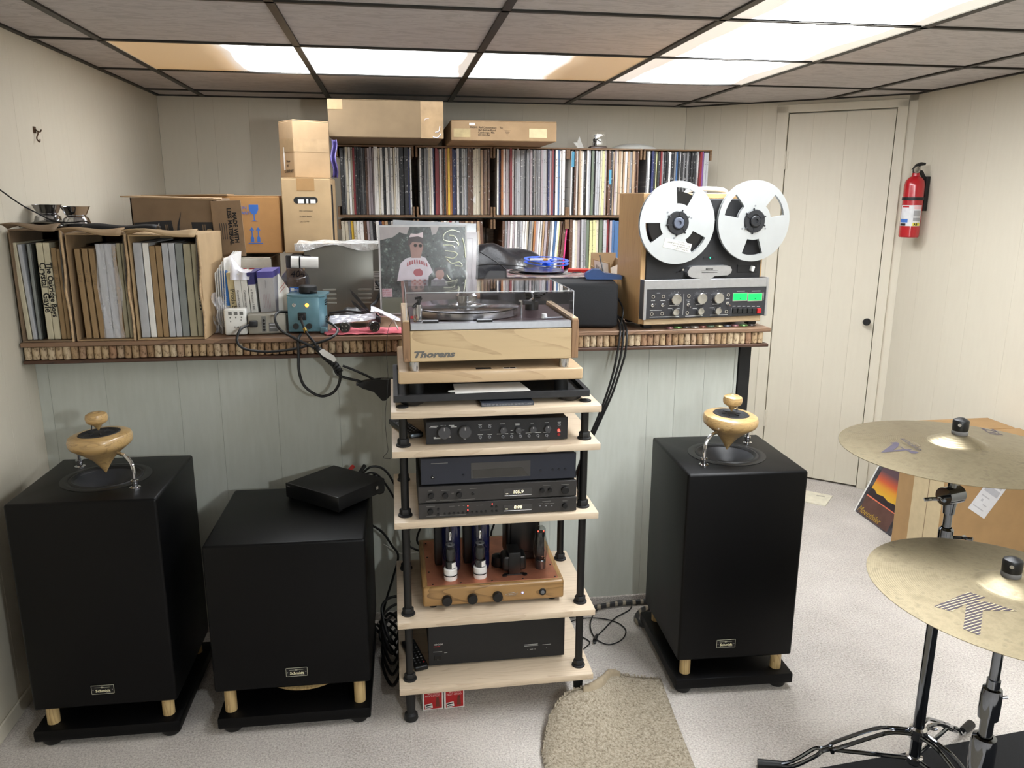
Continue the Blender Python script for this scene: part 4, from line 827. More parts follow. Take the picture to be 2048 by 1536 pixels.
# ---------------------------------------------------------------- cloth covered black box with records on it
t = thing('covered_black_box', 'black cloth covered box beside the tape machine, carrying records and reels', 'box', (.29, 2.655, ZL+.004), R(-10))
b = G()
b.box(0, 0, 0, .468, .46, .15, .012, 3); b.out('cloth_cover', M('black_stretch_cloth', (27, 28, 31), .75, 0, .1, 300, .2, .001), t)
ZB = ZL+.156
t = thing('flat_record_cover', 'colourful record cover lying flat on the cloth covered box', 'record', (.4, 2.78, ZB), R(-8))
b = G(); q = N('print_collage'); _a = q.n('ShaderNodeTexVoronoi'); _a.inputs['Scale'].default_value = 26; q.l(q.coord(), _a.inputs['Vector'])
q.l(q.ramp(_a.outputs[0], [(.1, lin((120, 60, 56))), (.3, lin((150, 110, 104))), (.5, lin((86, 80, 92))), (.75, lin((170, 156, 150)))]), q.b.inputs['Base Color']); q.b.inputs['Roughness'].default_value = .25
b.box(0, 0, 0, .31, .31, .004).out('sleeve_board', q.m, t, smooth=False)
t = thing('black_record', 'black record lying on the flat colourful cover', 'record', (.55, 2.93, ZB+.006), rot=(R(2), 0, 0))
G().lathe([(.015, 0), (.118, 0), (.12, .001), (.118, .002), (.015, .002)], n=48).lathe([(.0, .0022), (.04, .0022), (.04, .0026), (0, .0026)], n=24).out('disc', MATS['glossy_black'], t)
G().lathe([(.0, .008), (.088, .008), (.088, .0095), (0, .0095)], n=40).lathe([(.03, .002), (.032, .008)], n=20).out('upper_flange', M('smoke_disc', (56, 56, 60), .15, coat=.6), t)
t = thing('blue_tape_reel', 'bright blue plastic tape reel lying on the black record', 'reel', (.6, 3.08, ZB+.028), rot=(R(4), R(2), 0))
BR = M('blue_reel_plastic', (36, 92, 214), .25, 0, .03, coat=.4)
for z in (0, .012):
    b = G(); b.lathe([(.075, z), (.089, z), (.089, z+.002), (.075, z+.002), (.075, z)], n=44).lathe([(.018, z), (.03, z), (.03, z+.002), (.018, z+.002), (.018, z)], n=24)
    for a in (20, 140, 260): b.add([(.028*math.cos(R(a-25)), .028*math.sin(R(a-25)), z+.0018), (.078*math.cos(R(a-14)), .078*math.sin(R(a-14)), z+.0018), (.078*math.cos(R(a+14)), .078*math.sin(R(a+14)), z+.0018), (.028*math.cos(R(a+25)), .028*math.sin(R(a+25)), z+.0018)], [(0, 1, 2, 3)])
    b.out('reel_flange', BR, t)
G().lathe([(.018, 0), (.026, 0), (.026, .014), (.018, .014), (.018, 0)], n=24).out('reel_hub', BR, t)
t = thing('white_pen', 'white capped pen lying across the blue reel', 'pen', (.525, 3.02, ZB+.046), R(-8)); G().cyl((0, 0, 0), (.075, 0, 0), .0042, n=12).out('pen_barrel', WHITE, t); G().cyl((.05, 0, 0), (.068, 0, 0), .0046, n=12).out('pen_cap', M('orange_plastic', (210, 150, 60), .4), t)
t = thing('red_folder', 'flat red plastic case between the blue reel and the blue tool', 'case', (.655, 2.93, ZB+.001), R(-14))
G().prism([(0, 0), (.075, 0), (.09, .02), (.085, .05), (.0, .055)], 0, .014, 'z').out('case_body', M('red_plastic', (206, 40, 34), .3, coat=.3), t); G().box(.002, -.012, .0, .05, .0, .006, .001).out('dark_strip', RUBBER, t)
t = thing('blue_wedge_tool', 'dark blue rounded plastic tool lying at the right of the cloth covered box', 'tool', (.672, 2.71, ZB+.001), R(-8))
G().prism([(0, 0), (-.006, .01), (-.002, .022), (.02, .034), (.045, .034), (.06, .022), (.12, .014), (.124, .002), (.12, 0)], -.02, .02).out('tool_body', M('dark_blue_plastic', (32, 72, 130), .35), t)
G().box(.12, -.01, .003, .13, .01, .012, .002).out('tool_tip', RUBBER, t)
# black leather bag behind
t = thing('black_leather_bag', 'shiny black quilted leather bag lying behind the cloth covered box', 'bag', (.27, 3.2, ZL+.001))
G().grid(lambda u, v: (.0+.42*u, .0+.26*v, .002+(.262-.055*u)*math.sin(math.pi*min(1, max(0, v*.86+.02)))**.38*math.sin(math.pi*(.08+.9*u))**.18+.008*math.sin(15*u+6*v)-.006*abs(math.sin(7*u-5*v))), 34, 22).out('bag_body', M('black_leather', (30, 31, 35), .28, 0, .15, 20, .5, .01, coat=.4), t, fix=False).modifiers.new('s', 'SOLIDIFY').thickness = .004
G().tube([(.0, .0, .15), (.12, -.008, .17), (.3, -.006, .15), (.4, .01, .08)], .0025, 6, 6).tube([(.08, -.004, .22), (.16, -.006, .17), (.22, -.004, .12)], .0025, 6, 6).out('bag_seam', RUBBER, t)
# small open mailer next to the tape machine
t = thing('open_mailer_box', 'small opened cardboard mailer with papers between the crates and the tape machine', 'box', (.775, 2.99, ZL+.001), R(-6))
b = G(); b.box(0, 0, 0, .1, .004, .13).box(0, .12, 0, .1, .124, .22).box(0, 0, 0, .004, .12, .17).box(.1, 0, 0, .104, .12, .2).out('box_shell', CARD, t, smooth=False)
G().add([(-.01, -.004, .205), (.055, -.025, .19), (.06, -.025, .115), (0, -.004, .128)], [(0, 1, 2, 3)]).out('torn_side', CARDL, t, smooth=False, fix=False).modifiers.new('s', 'SOLIDIFY').thickness = .003
b = G(); b.mat(PAPER).add([(-.006, -.009, .2), (.046, -.028, .188), (.05, -.028, .132), (0, -.009, .145)], [(0, 1, 2, 3)]); b.mat(INK)
for i in range(6): b.add([(.002+.004*i, -.0115-.0014*i, .192-.001*i), (.004+.004*i, -.012-.0014*i, .192-.001*i), (.006+.004*i, -.013-.0014*i, .155), (.004+.004*i, -.0125-.0014*i, .155)], [(0, 1, 2, 3)])
b.out('address_sheet', parent=t, smooth=False, fix=False)
G().add([(.06, .0, .17), (.095, .0, .185), (.085, -.002, .14), (.066, -.002, .12)], [(0, 1, 2, 3)]).out('paper_corner', PAPER, t, smooth=False, fix=False)
# ---------------------------------------------------------------- open reel tape machine
tm = thing('reel_tape_machine', 'upright open reel tape machine with two metal reels, wooden case and green meters', 'tape machine', (.82, 2.548, ZL+.002), R(6))
# local: x 0..0.458 wide, y into the room depth, z up
CW = wood('tan_veneer', (186, 150, 104), (160, 122, 78), 2, 1.2, .45, .3)
G().box(-.004, .0, .016, .014, .205, .448, .002, 1).out('case_side', CW, tm); G().box(.44, .01, .016, .456, .205, .448, .002, 1).out('case_side', CW, tm)
G().box(.014, .02, .43, .44, .205, .448, .002, 1).box(.014, .19, .03, .44, .205, .43).out('case_top', CW, tm)
G().box(.01, -.012, .014, .452, .2, .034, .002, 1).out('case_base_rail', MAPLE, tm)
b = G()
for x in (.02, .42): b.box(x, .01, 0, x+.03, .04, .016, .002)
for x in (.02, .42): b.box(x, .15, 0, x+.03, .18, .016, .002)
b.out('rubber_feet', RUBBER, tm)
G().box(.014, -.004, .16, .442, .19, .43, .002, 1).out('deck_plate', M('deck_black', (34, 34, 36), .5, 0, .06, 80), tm)
# control panel
P0, PH = .036, .130
G().box(.006, -.03, P0, .456, .02, P0+PH, .0015, 1).out('control_panel', M('panel_anthracite', (46, 46, 49), .45, 0, .03), tm)
G().box(.004, -.032, P0+PH*.77, .458, -.0285, P0+PH+.001, .001, 1).out('trim_strip', ALU, tm, label='brushed aluminium trim strip')
for x0, x1 in ((-.003, .008), (.453, .461)): G().box(x0, -.034, P0-.001, x1, .022, P0+PH+.002, .001, 1).out('end_rail', ALU, tm)
def pu(x, y):   # panel zoom pixel to local x,z
    yb = 675-(x-80)*.04; return (x-80)/1785*.457, P0+(yb-y)/565*PH
def knob(x, y, r, nm='knob', h=.016):
    u, z = pu(x, y)
    Mx = Matrix.Translation((u, -.03, z)) @ Matrix.Rotation(R(90), 4, 'X')
    G().lathe([(r, 0), (r, h*.9), (r*.93, h), (r*.3, h*.94), (0, h*.94)], n=28, M_=Mx).out(nm, M('knob_metal', (200, 200, 200), .22, 1, .05, 60), tm)
for x, y in ((518, 370), (884, 355), (1132, 345)): knob(x, y, .0185, 'level_knob')
for x, y in ((512, 555), (873, 540), (1126, 533)): knob(x, y, .0118, 'selector_knob', .018)
for x, y in ((206, 340), (348, 335), (195, 592), (340, 586), (712, 322), (702, 572), (1288, 300), (1275, 550)):
    u, z = pu(x, y); o = G().lathe([(.0038, -.0005), (.0038, .002), (.0062, .002), (.0062, -.0005)], n=16, M_=Matrix.Translation((u, -.03, z)) @ Matrix.Rotation(R(90), 4, 'X')).out('jack_socket', CHROME, tm)
    G().disc((u, -.0308, z), .004, (0, -1, 0), 12).out('jack_hole', INK, o)
for x, y, dz in ((200, 465, 1), (343, 460, 1), (710, 450, -1), (1283, 425, -1)):
    u, z = pu(x, y); G().cyl((u, -.03, z), (u, -.033, z), .006, n=14).cyl((u, -.032, z), (u+.004, -.044, z+.006*dz), .0016, .0028, 10).out('toggle_switch', CHROME, tm)
for x in (1365, 1590):
    u0, z0 = pu(x, 385); u1, z1 = pu(x+205, 270)
    G().box(u0, -.0325, z0, u1, -.029, z1, .001, 1).out('level_meter', glow('meter_green', (20, 225, 105), 1.05, (10, 60, 30)), tm); um = (u0+u1)/2
    G().box(u0-.002, -.0315, z0-.002, u1+.002, -.029, z1+.002).out('meter_frame', CHROME, tm, smooth=False); G().disc((um, -.0328, z0+.007), .002, (0, -1, 0), 10).out('meter_pivot', M('meter_dark', (10, 90, 50), .5, 0, 0), tm)
for i in range(6):
    u, z = pu(1366+i*73, 570); G().box(u, -.037, z+.0, u+.0155, -.029, z+.0165, .001, 1).out('transport_button', RED if i == 5 else BLKM, tm, label='red record button' if i == 5 else None)
b = G()
for (x, y, w) in ((1415, 245, 120), (1640, 240, 130), (445, 465, 130), (820, 452, 100), (1066, 442, 100), (170, 540, 170), (170, 640, 420), (680, 622, 250), (1040, 605, 260), (180, 400, 55), (312, 397, 70), (425, 510, 60), (530, 512, 60), (680, 385, 60), (1258, 362, 55), (780, 508, 60), (890, 500, 50), (1030, 495, 60), (1150, 492, 40), (256, 287, 46), (700, 405, 25)):
    u, z = pu(x, y); u1, _ = pu(x+w, y); b.box(u, -.0305, z-.0007, u1, -.0299, z+.0007)
for i in range(6):
    u, z = pu(1368+i*73, 472); b.box(u, -.0305, z, u+.011, -.0299, z+.0014)
for cx, cy in ((518, 370), (884, 355), (1132, 345)):
    for a in range(-50, 240, 29):
        u, z = pu(cx, cy); u += .025*math.cos(R(a)); z += .025*math.sin(R(a)); b.box(u-.0006, -.0305, z-.0006, u+.0006, -.0299, z+.0006)
u, z = pu(640, 605); u2, z2 = pu(642, 295); b.box(u, -.0305, z, u+.0009, -.0299, z2); u, z = pu(1350, 570); b.box(u, -.0305, z, u+.0007, -.0299, z+.018); u, z = pu(1822, 375); b.box(u, -.0305, z, u+.0007, -.0299, z+.027)
b.out('panel_print', PRINT, tm, smooth=False)
# head cover
G().prism([(.165, .2), (.16, .19), (.165, .178), (.18, .172), (.21, .166), (.245, .166), (.262, .176), (.31, .178), (.322, .186), (.325, .196), (.318, .207), (.305, .211), (.18, .211), (.168, .206)], -.032, -.004, 'y').out('head_cover', ALU, tm, loc=(-.008, 0, 0))
text('REVOX', .0085, INK, tm, (.232, -.0325, .197), align='CENTER', name='maker_lettering', bold=.0002)
b = G(); b.box(.2, -.0328, .194, .264, -.032, .1945).box(.204, -.0328, .1875, .262, -.032, .189).out('head_cover_print', INK, tm, smooth=False)
G().box(.352, -.007, .184, .427, -.003, .211, .001, 1).out('lever_plate', BLKM, tm); G().box(-.005, -.016, -.009, .005, 0, .009, .002).out('tape_lever', WHITE, tm, loc=(.404, -.006, .197), rot=(0, R(18), 0))
G().box(.222, -.006, .232, .262, -.003, .238).out('counter_window', INK, tm, smooth=False); G().add([(.243, -.0068, .238), (.249, -.0068, .238), (.246, -.0068, .231)], [(0, 1, 2)]).out('counter_light', glow('green_pip', (60, 230, 170), 1.5), tm, fix=False)
G().cyl((.142, -.004, .198), (.142, -.02, .198), .0035, n=10).cyl((.135, -.004, .193), (.122, -.012, .19), .002, n=8).cyl((.253, -.004, .36), (.253, -.01, .36), .003, n=10).out('tape_guides', CHROME, tm)
G().tube([(.15, .04, .43), (.165, .03, .452), (.19, .028, .46), (.24, .028, .463), (.29, .028, .46), (.31, .03, .452), (.325, .04, .43)], .0072, 12, 6).out('carrying_handle', WHITE, tm, label='white carrying handle')
G().lathe([(0, 0), (.02, .0), (.022, .006), (.02, .016), (.008, .02), (0, .02)], n=24, M_=Matrix.Translation((.457, .05, .118)) @ Matrix.Rotation(R(90), 4, 'Y')).out('side_knob', M('brown_knob', (92, 76, 64), .4, 0, .2), tm)
# reels
def reel(cx, cz, a0, lab, plain):
    t = thing('metal_tape_reel', lab, 'tape reel', rot=(0, 0, R(6)))
    w = Matrix.Translation((.82, 2.548, ZL+.002)) @ Matrix.Rotation(R(6), 4, 'Z') @ Vector((cx, -.03, cz)); t.location = w
    RB = [.028, .045, .062, .08, .098, .113, .125, .1335]; NA = 72
    for yy, nm in ((-.01, 'front_flange'), (.0, 'rear_flange')):
        bm = bmesh.new(); vs = [[bm.verts.new((r*math.cos(2*math.pi*i/NA), yy, r*math.sin(2*math.pi*i/NA))) for i in range(NA)] for r in RB]
        for j in range(len(RB)-1):
            for i in range(NA):
                ang = (i+.5)*360/NA; hole = False
                for k in range(3):
                    dd = (ang-a0-120*k+180) % 360-180
                    if abs(dd) < 18 and 2 <= j <= 4: hole = True
                if hole: continue
                i2 = (i+1) % NA; bm.faces.new((vs[j][i], vs[j][i2], vs[j+1][i2], vs[j+1][i]))
        loose = [v for v in bm.verts if not v.link_faces]; bmesh.ops.delete(bm, geom=loose, context='VERTS')
        bmesh.ops.solidify(bm, geom=bm.faces[:], thickness=.0014)
        G().bmadd(bm).out(nm, M('reel_aluminium', (200, 204, 206), .42, .75, .03, 8), t, ang=30)
    if not plain:
        q = G(); Mx = Matrix.Rotation(R(90), 4, 'X'); q.lathe([(.03, -.001), (.1, -.001), (.1, .007), (.03, .007)], n=48, M_=Mx).out('tape_pack', M('brown_black_tape', (24, 23, 23), .3, 0, .05, 200), t)
    Mx = Matrix.Translation((0, -.009, 0)) @ Matrix.Rotation(R(90), 4, 'X')
    G().lathe([(.0385, -.008), (.0385, .006), (.036, .008), (.0225, .008), (.0225, .004), (.017, .004), (0, .004)], n=36, M_=Mx).out('hub_adapter', M('hub_black', (36, 37, 40), .4), t)
    G().lathe([(.0185, 0), (.0185, .013), (.016, .015), (.008, .015), (.008, .01), (0, .01)], n=28, M_=Mx).out('hub_centre', M('hub_grey', (92, 98, 112), .45) if not plain else MATS['hub_black'], t)
    for k in range(6):
        a = R(a0+60*k+(8 if k % 2 else -8)); G().cyl((.034*math.cos(a), -.017, .034*math.sin(a)), (.043*math.cos(a), -.015, .043*math.sin(a)), .0026, n=8).out('hub_lug', MATS['hub_black'], t)
    for k in range(3): a = R(a0+120*k); G().box(-.003, -.019, .022, .003, -.016, .037, M_=Matrix.Rotation(-a+R(90), 4, 'Y')).out('hub_rib', MATS['hub_black'], t)
    for k in range(3): a = R(a0+60+120*k); G().cyl((.05*math.cos(a), -.0112, .05*math.sin(a)), (.05*math.cos(a), -.0122, .05*math.sin(a)), .0032, n=12).out('rivet', STEELG, t)
    return t
r1 = reel(.102, .353, 78, 'left tape reel with a typed paper label and a full tape pack', False)
r2 = reel(.382, .358, 30, 'right tape reel, empty, its windows showing the deck and wall', True)
lb = G(); lb.box(-.048, -.0125, -.03, .052, -.0118, .0, .0003, 1); o = lb.out('typed_label', M('label_paper', (206, 206, 198), .6), r1, loc=(.004, 0, -.058), rot=(0, R(12), 0), smooth=False)
for i, s in enumerate(('The Platters 33 1/3', 'Unforgettable 78 side 1', 'Recorded on Akai GX-4000D', '3 hour each side')): text(s, .0068, M('typed_ink', (110, 106, 104), .7, 0, 0), o, (.046, -.0128, -.022+i*.007-.0), rot=(R(90), R(180), 0), name='typed_line')
# blue tape scrap and floor post objects on the shelf right end
t = thing('blue_tape_scrap', 'scrap of bright blue masking tape on the right end of the cork shelf', 'tape', (1.245, 2.75, ZL+.001)); G().grid(lambda u, v: (.055*u, .03*v, .002+.01*math.sin(3*u)*v), 6, 4).out('tape_strip', M('masking_blue', (70, 130, 206), .6), t, fix=False).modifiers.new('s', 'SOLIDIFY').thickness = .0006
# bottle caps under the machine rail
capc = [(120, 84, 84), (90, 120, 70), (70, 64, 60), (140, 130, 120), (110, 70, 60), (96, 110, 90), (130, 120, 90), (80, 80, 84)]
for i in range(11):
    t = G().lathe([(0, .005), (.0125, .005), (.0155, .001), (.0155, 0)], n=18).out('bottle_cap', M('bottle_cap_%d' % (i % 8), capc[i % 8], .35, .4, .1)); t.location = (.93+.031*i, 2.558+.002*(i % 3)+.0028*i, ZL+.0005)
    tag(t, ('%s bottle cap, %s from the left in the row below the tape machine' % (['dull red', 'green', 'dark', 'pale', 'brick red', 'sage', 'olive', 'grey'][i % 8], ORD[i])), 'bottle cap', 'bottle caps under the tape machine')
# three leads hanging behind the rack
for i, (dx, lab) in enumerate(((0, 'leftmost of the hanging black leads beside the cloth covered box'), (.014, 'middle one of the hanging black leads beside the cloth covered box'), (.028, 'rightmost of the hanging black leads beside the cloth covered box'))):
    t = thing('hanging_lead', lab, 'cable')
    G().tube([(.81+dx*.3, 3.0, 1.09), (.79+dx*.6, 2.75, 1.075), (.765+dx*.7, 2.6, 1.062), (.745+dx*.8, 2.515, 1.045), (.732+dx, 2.5, .98), (.722+dx*.8, 2.5, .92), (.70+dx*.7, 2.5, .84), (.672+dx*.5, 2.5, .76), (.64+dx*.4, 2.5, .68), (.6, 2.5, .56), (.56, 2.5, .42)], .0038, 8, 6).out('cable_run', RUBBER, t)
t = thing('upright_lead', 'thin black lead rising beside the wooden case of the tape machine', 'cable'); G().tube([(.77, 2.6, 1.06), (.78, 2.62, 1.12), (.772, 2.8, 1.19), (.775, 2.9, 1.25), (.79, 2.98, 1.27)], .003, 7, 6).out('cable_run', RUBBER, t)
# ---------------------------------------------------------------- equipment rack
X0, X1, Y0, Y1 = -.016, .546, 1.99, 2.385
SZ = [.942, .835, .635, .338, .131]; TH = .0195
rk = thing('equipment_rack', 'five shelf maple equipment rack on black threaded rods', 'rack', (X0, Y0, 0))
for i, z in enumerate(SZ):
    G().box(0, 0, z-TH, X1-X0, Y1-Y0, z, .0025, 2).out('shelf', MAPLES, rk)
RX = (.031, .528); RY = (.05, .333)
for x in RX:
    for y in RY:
        G().cyl((x, y, .022), (x, y, .9455), .0108, n=18).out('rod', BLK, rk)
        b = G(); b.lathe([(0, 0), (.019, 0), (.021, .004), (.019, .018), (.012, .024), (.0135, .06), (.016, SZ[4]-TH), (0, SZ[4]-TH)], (x, y, 0), 20).out('foot', BLKM, rk)
        G().lathe([(0, .942), (.016, .942), (.016, .9455), (.008, .947), (0, .947)], (x, y, 0), 24).out('rod_cap', BLKM, rk)
        for z in SZ[1:]:
            b = G(); b.lathe([(.0108, z), (.0195, z), (.0195, z+.004), (.0155, z+.0055), (.0108, z+.0055)], (x, y, 0), 24).lathe([(.0108, z+.005), (.0155, z+.005), (.016, z+.007), (.016, z+.0185), (.0145, z+.0205), (.0108, z+.0205)], (x, y, 0), 6).out('nut', BLKM, rk)
        for z in SZ:
            G().lathe([(.0108, z-TH-.004), (.017, z-TH-.004), (.017, z-TH), (.0108, z-TH)], (x, y, 0), 20).out('washer', BLKM, rk)
# top shelf: case, black tray, board, turntable
t = thing('disc_case', 'clear disc case with a printed spine on the top shelf under the black tray', 'disc case', (.222, 2.012, .9425))
G().box(0, 0, 0, .142, .125, .0102, .0008, 1).out('case_shell', M('smoke_case', (60, 64, 74), .12, 0, .1, coat=.6), t); b = G(); b.box(.003, -.0004, .003, .139, 0, .0075).out('spine_print', M('spine_grey', (96, 98, 104), .4, 0, .5, 200), t, smooth=False)
t = thing('black_tray', 'black framed tray on round feet between the top shelf and the maple board', 'tray', (-.008, 2.03, .9425))
TW, TD = .53, .41
b = G(); b.box(0, 0, .0145, TW, .012, .033, .001, 1).box(0, TD-.012, .0145, TW, TD, .033, .001, 1).box(0, .012, .0145, .012, TD-.012, .033).box(TW-.012, .012, .0145, TW, TD-.012, .033).out('tray_rim', M('black_ash', (33, 34, 37), .5, 0, .1, 60), t)
G().box(.012, .012, .0145, TW-.012, TD-.012, .019).out('tray_panel', BLKM, t, smooth=False)
for x, y in ((.05, .035), (TW-.05, .035), (.05, TD-.04), (TW-.05, TD-.04)): G().lathe([(0, 0), (.02, .0), (.031, .006), (.036, .0148), (0, .0148)], (x, y, 0), 24).out('round_foot', RUBBER, t)
t = thing('folded_paper', 'folded white paper lying in the black tray with a wire ring at its left', 'paper', (.155, 2.034, .976))
G().add([(0, 0, 0), (.205, .008, 0), (.19, .1, .003), (.002, .1, .003)], [(0, 1, 2, 3)]).out('paper_sheet', PAPER, t, smooth=False, fix=False).modifiers.new('s', 'SOLIDIFY').thickness = .0015
G().tube([(-.0, .01, .002), (-.014, .012, .002), (-.016, .022, .002), (0, .024, .002)], .0014, 6, 5).out('wire_ring', WHITE, t)
t = thing('maple_board', 'thick pale maple board under the turntable', 'board', (.006, 2.05, .9755))
for x, y in ((.05, .05), (.45, .05), (.05, .33), (.45, .33)): G().cyl((x, y, -.014), (x, y, .0255), .02, n=18).out('puck', RUBBER, t)
G().box(0, 0, .0255, .5, .385, .059, .005, 3).out('board_slab', wood('butcher_block', (190, 164, 130), (156, 126, 94), 0, .7, .3, .35), t)
b = G(); b.mat(BLKM).box(.208, .012, .0588, .25, .032, .0594, M_=None); b.mat(PAPER).box(.282, .01, .0588, .318, .026, .0594); b.mat(BLKM).box(.284, .0115, .0594, .299, .0245, .0597).box(.301, .0115, .0594, .316, .0245, .0597); b.out('sticker', parent=t, smooth=False)
TX, TY, TZ = .021, 2.05, 1.035
tt = thing('turntable', 'turntable in a maple and walnut plinth under a clear dust cover', 'turntable', (TX, TY, TZ))
PW, PD = .47, .37
for x, y in ((.03, .018), (.435, .018), (.03, .34), (.435, .34)): G().lathe([(0, 0), (.0125, 0), (.0125, .002), (.0135, .004), (.0135, .024), (.012, .026), (0, .026)], (x, y, 0), 24).out('foot', M('turned_alu', (200, 200, 202), .25, 1, .05), tt)
G().box(.019, .0, .0262, .451, .02, .108, .0012, 1).out('front_board', wood('plinth_maple', (190, 166, 128), (146, 118, 84), 0, .6, .4, .35), tt)
G().box(.019, PD-.02, .0262, .451, PD, .12, .0012, 1).out('rear_board', MAPLE, tt); G().box(.02, .02, .0262, .45, PD-.02, .035).out('bottom_board', DKWOOD, tt, smooth=False)
for x in (0, .4515): G().box(x, -.001, .0262, x+.0185, PD, .131, .0015, 1).out('side_board', WALNUT, tt)
for x in (0, .4515): G().box(x+.001, .005, .131, x+.0175, PD-.002, .1355, .0008, 1).out('side_cap', MAPLEY, tt)
G().box(.0205, .0, .110, .4495, .02, .1285, .001, 1).out('front_trim', ALU, tt, label='brushed silver front trim')
G().box(.021, .012, .12, .449, PD-.012, .1255).out('deck_plate', M('deck_plum', (58, 40, 44), .35, .2, .06), tt, smooth=False)
for x in (.052, .195): 
    b = G(); b.mat(RUBBER).box(x, .001, .1285, x+.042, .014, .134, .001, 1); b.mat(ALU).box(x+.001, .0015, .134, x+.041, .008, .1362); b.out('control_key', parent=tt)
PC = (.184, .185)
G().lathe([(0, .1256), (.126, .1256), (.134, .127), (.146, .1275), (.146, .145), (.1435, .147), (0, .147)], (PC[0], PC[1], 0), 72).out('platter', M('platter_metal', (176, 176, 178), .22, 1, .03, 60), tt)
G().lathe([(0, .1472), (.146, .1472), (.149, .1485), (.146, .1498), (0, .1498)], (PC[0], PC[1], 0), 64).out('playing_record', MATS['glossy_black'], tt)
G().lathe([(0, .15), (.05, .15), (.0505, .1508), (0, .1508)], (PC[0], PC[1], 0), 40).out('record_label', M('label_silver', (170, 170, 168), .3, .3), tt)
G().lathe([(0, .151), (.044, .151), (.046, .1535), (.03, .1565), (.026, .1605), (.03, .1645), (.031, .1785), (.026, .1845), (.006, .1865), (0, .1865)], (PC[0], PC[1], 0), 48).out('record_clamp', M('clamp_alu', (206, 206, 206), .18, 1, .02), tt)
# record cleaning arm at the left front
b = G(); b.mat(M('clamp_alu', (0, 0, 0))).cyl((.045, .045, .126), (.045, .045, .131), .015, n=24).cyl((.045, .045, .131), (.045, .045, .172), .0085, n=20).cyl((.034, .05, .131), (.034, .05, .16), .004, n=12)
b.mat(RUBBER).cyl((.045, .045, .172), (.045, .045, .186), .004, n=10).tube([(.03, .04, .165), (.036, .045, .172), (.045, .045, .178), (.052, .046, .19)], .0035, 8, 4).cyl((.035, .045, .188), (.052, .045, .192), .0035, n=8).mat(RED).box(.022, .04, .135, .03, .046, .142, .001, 1); b.out('sweeper_arm', parent=tt)
# tonearm at the right
b = G(); b.mat(BLK).cyl((.385, .25, .126), (.385, .25, .15), .02, n=24).cyl((.385, .25, .15), (.385, .25, .178), .012, n=20).box(.365, .235, .165, .405, .27, .182, .002); b.mat(M('clamp_alu', (0, 0, 0))).tube([(.385, .25, .18), (.375, .19, .178), (.365, .12, .176), (.345, .075, .172)], .0032, 8, 6).cyl((.388, .262, .18), (.392, .31, .181), .012, n=20); b.mat(BLK).box(.33, .055, .166, .352, .088, .175, .001, 1)
b.mat(M('clamp_alu', (0, 0, 0))).cyl((.335, .13, .126), (.335, .13, .165), .003, n=10).cyl((.335, .13, .165), (.335, .13, .169), .009, n=16); b.out('tonearm', parent=tt)
b = G(); b.mat(BLK)
for i in range(4): b.cyl((.36+.014*i, .2, .165+.004*i), (.395+.01*i, .17+.01*i, .172+.004*i), .0035, n=8)
b.mat(M('clamp_alu', (0, 0, 0))).lathe([(0, .186), (.03, .186), (.028, .189), (0, .189)], (.36, .2, 0), 24); b.out('arm_counterweight', parent=tt)
t = thing('stylus_brush', 'small silver handled brush lying on the turntable deck at the right', 'brush', (.428, 2.105, 1.162), R(8)); G().box(-.02, .0, 0, .032, .008, .0035, .001).out('brush_handle', STEELG, t); G().lathe([(0, 0), (.009, 0), (.007, .012), (0, .013)], (-.018, .012, 0), 14).out('brush_tuft', WHITE, t)
# dust cover, five acrylic panels
cx0, cx1, cy0, cy1, cz0, cz1 = .0105, .4555, .004, .352, .137, .208
b = G(); e = .0035
b.box(cx0, cy0, cz1-e, cx1, cy1, cz1, .001, 1).box(cx0, cy0, cz0, cx1, cy0+e, cz1-e, .0006, 1).box(cx0, cy1-e, cz0, cx1, cy1, cz1-e, .0006, 1).box(cx0, cy0+e, cz0, cx0+e, cy1-e, cz1-e, .0006, 1).box(cx1-e, cy0+e, cz0, cx1, cy1-e, cz1-e, .0006, 1)
b.out('dust_cover', thin('cover_acrylic', (250, 250, 252), 1.38), tt, label='clear dust cover')
b = G(); b.tube([(cx0, cy0, cz1), (cx1, cy0, cz1)], .0011, 6, 1).tube([(cx0, cy0, cz0), (cx0, cy0, cz1), (cx0, cy1, cz1)], .0009, 6, 1).tube([(cx1, cy0, cz0), (cx1, cy0, cz1), (cx1, cy1, cz1)], .0009, 6, 1).out('cover_edge', M('acrylic_edge', (226, 230, 234), .15, 0, 0, alpha=.75, coat=1), tt)
text('Thorens', .0225, M('logo_grey', (96, 94, 90), .5), tt, (.024, -.0005, .038), shear=.3, bold=.0011, sx=1.42, name='plinth_lettering')
tag(G().tube([(.004, 2.11, 1.17), (-.006, 2.05, 1.168), (-.016, 2.03, 1.15), (-.022, 2.03, 1.1), (-.02, 2.04, 1.03), (-.024, 2.03, .98), (-.03, 1.985, .93), (-.028, 1.98, .87), (-.026, 1.985, .84), (-.038, 1.985, .822), (-.02, 1.985, .818)], .0007, 5, 6).out('thin_wire', RUBBER), 'hair thin black wire running down the left side of the turntable and rack', 'wire')
def unit(name, label, x0, x1, y0, z0, z1, d, mat, cat, feet=.006):
    t = thing(name, label, cat, (x0, y0, z0)); w = x1-x0; h = z1-z0
    G().box(0.002, .006, feet, w-.002, d, h, .002, 1).out('chassis', BLKM, t)
    G().box(0, 0, feet-.001, w, .007, h+.0006, .0015, 1).out('front_panel', mat, t)
    b = G()
    for x in (.03, w-.03):
        for y in (.03, d-.03): b.cyl((x, y, 0), (x, y, feet), .012, n=14)
    b.out('feet', RUBBER, t); return t
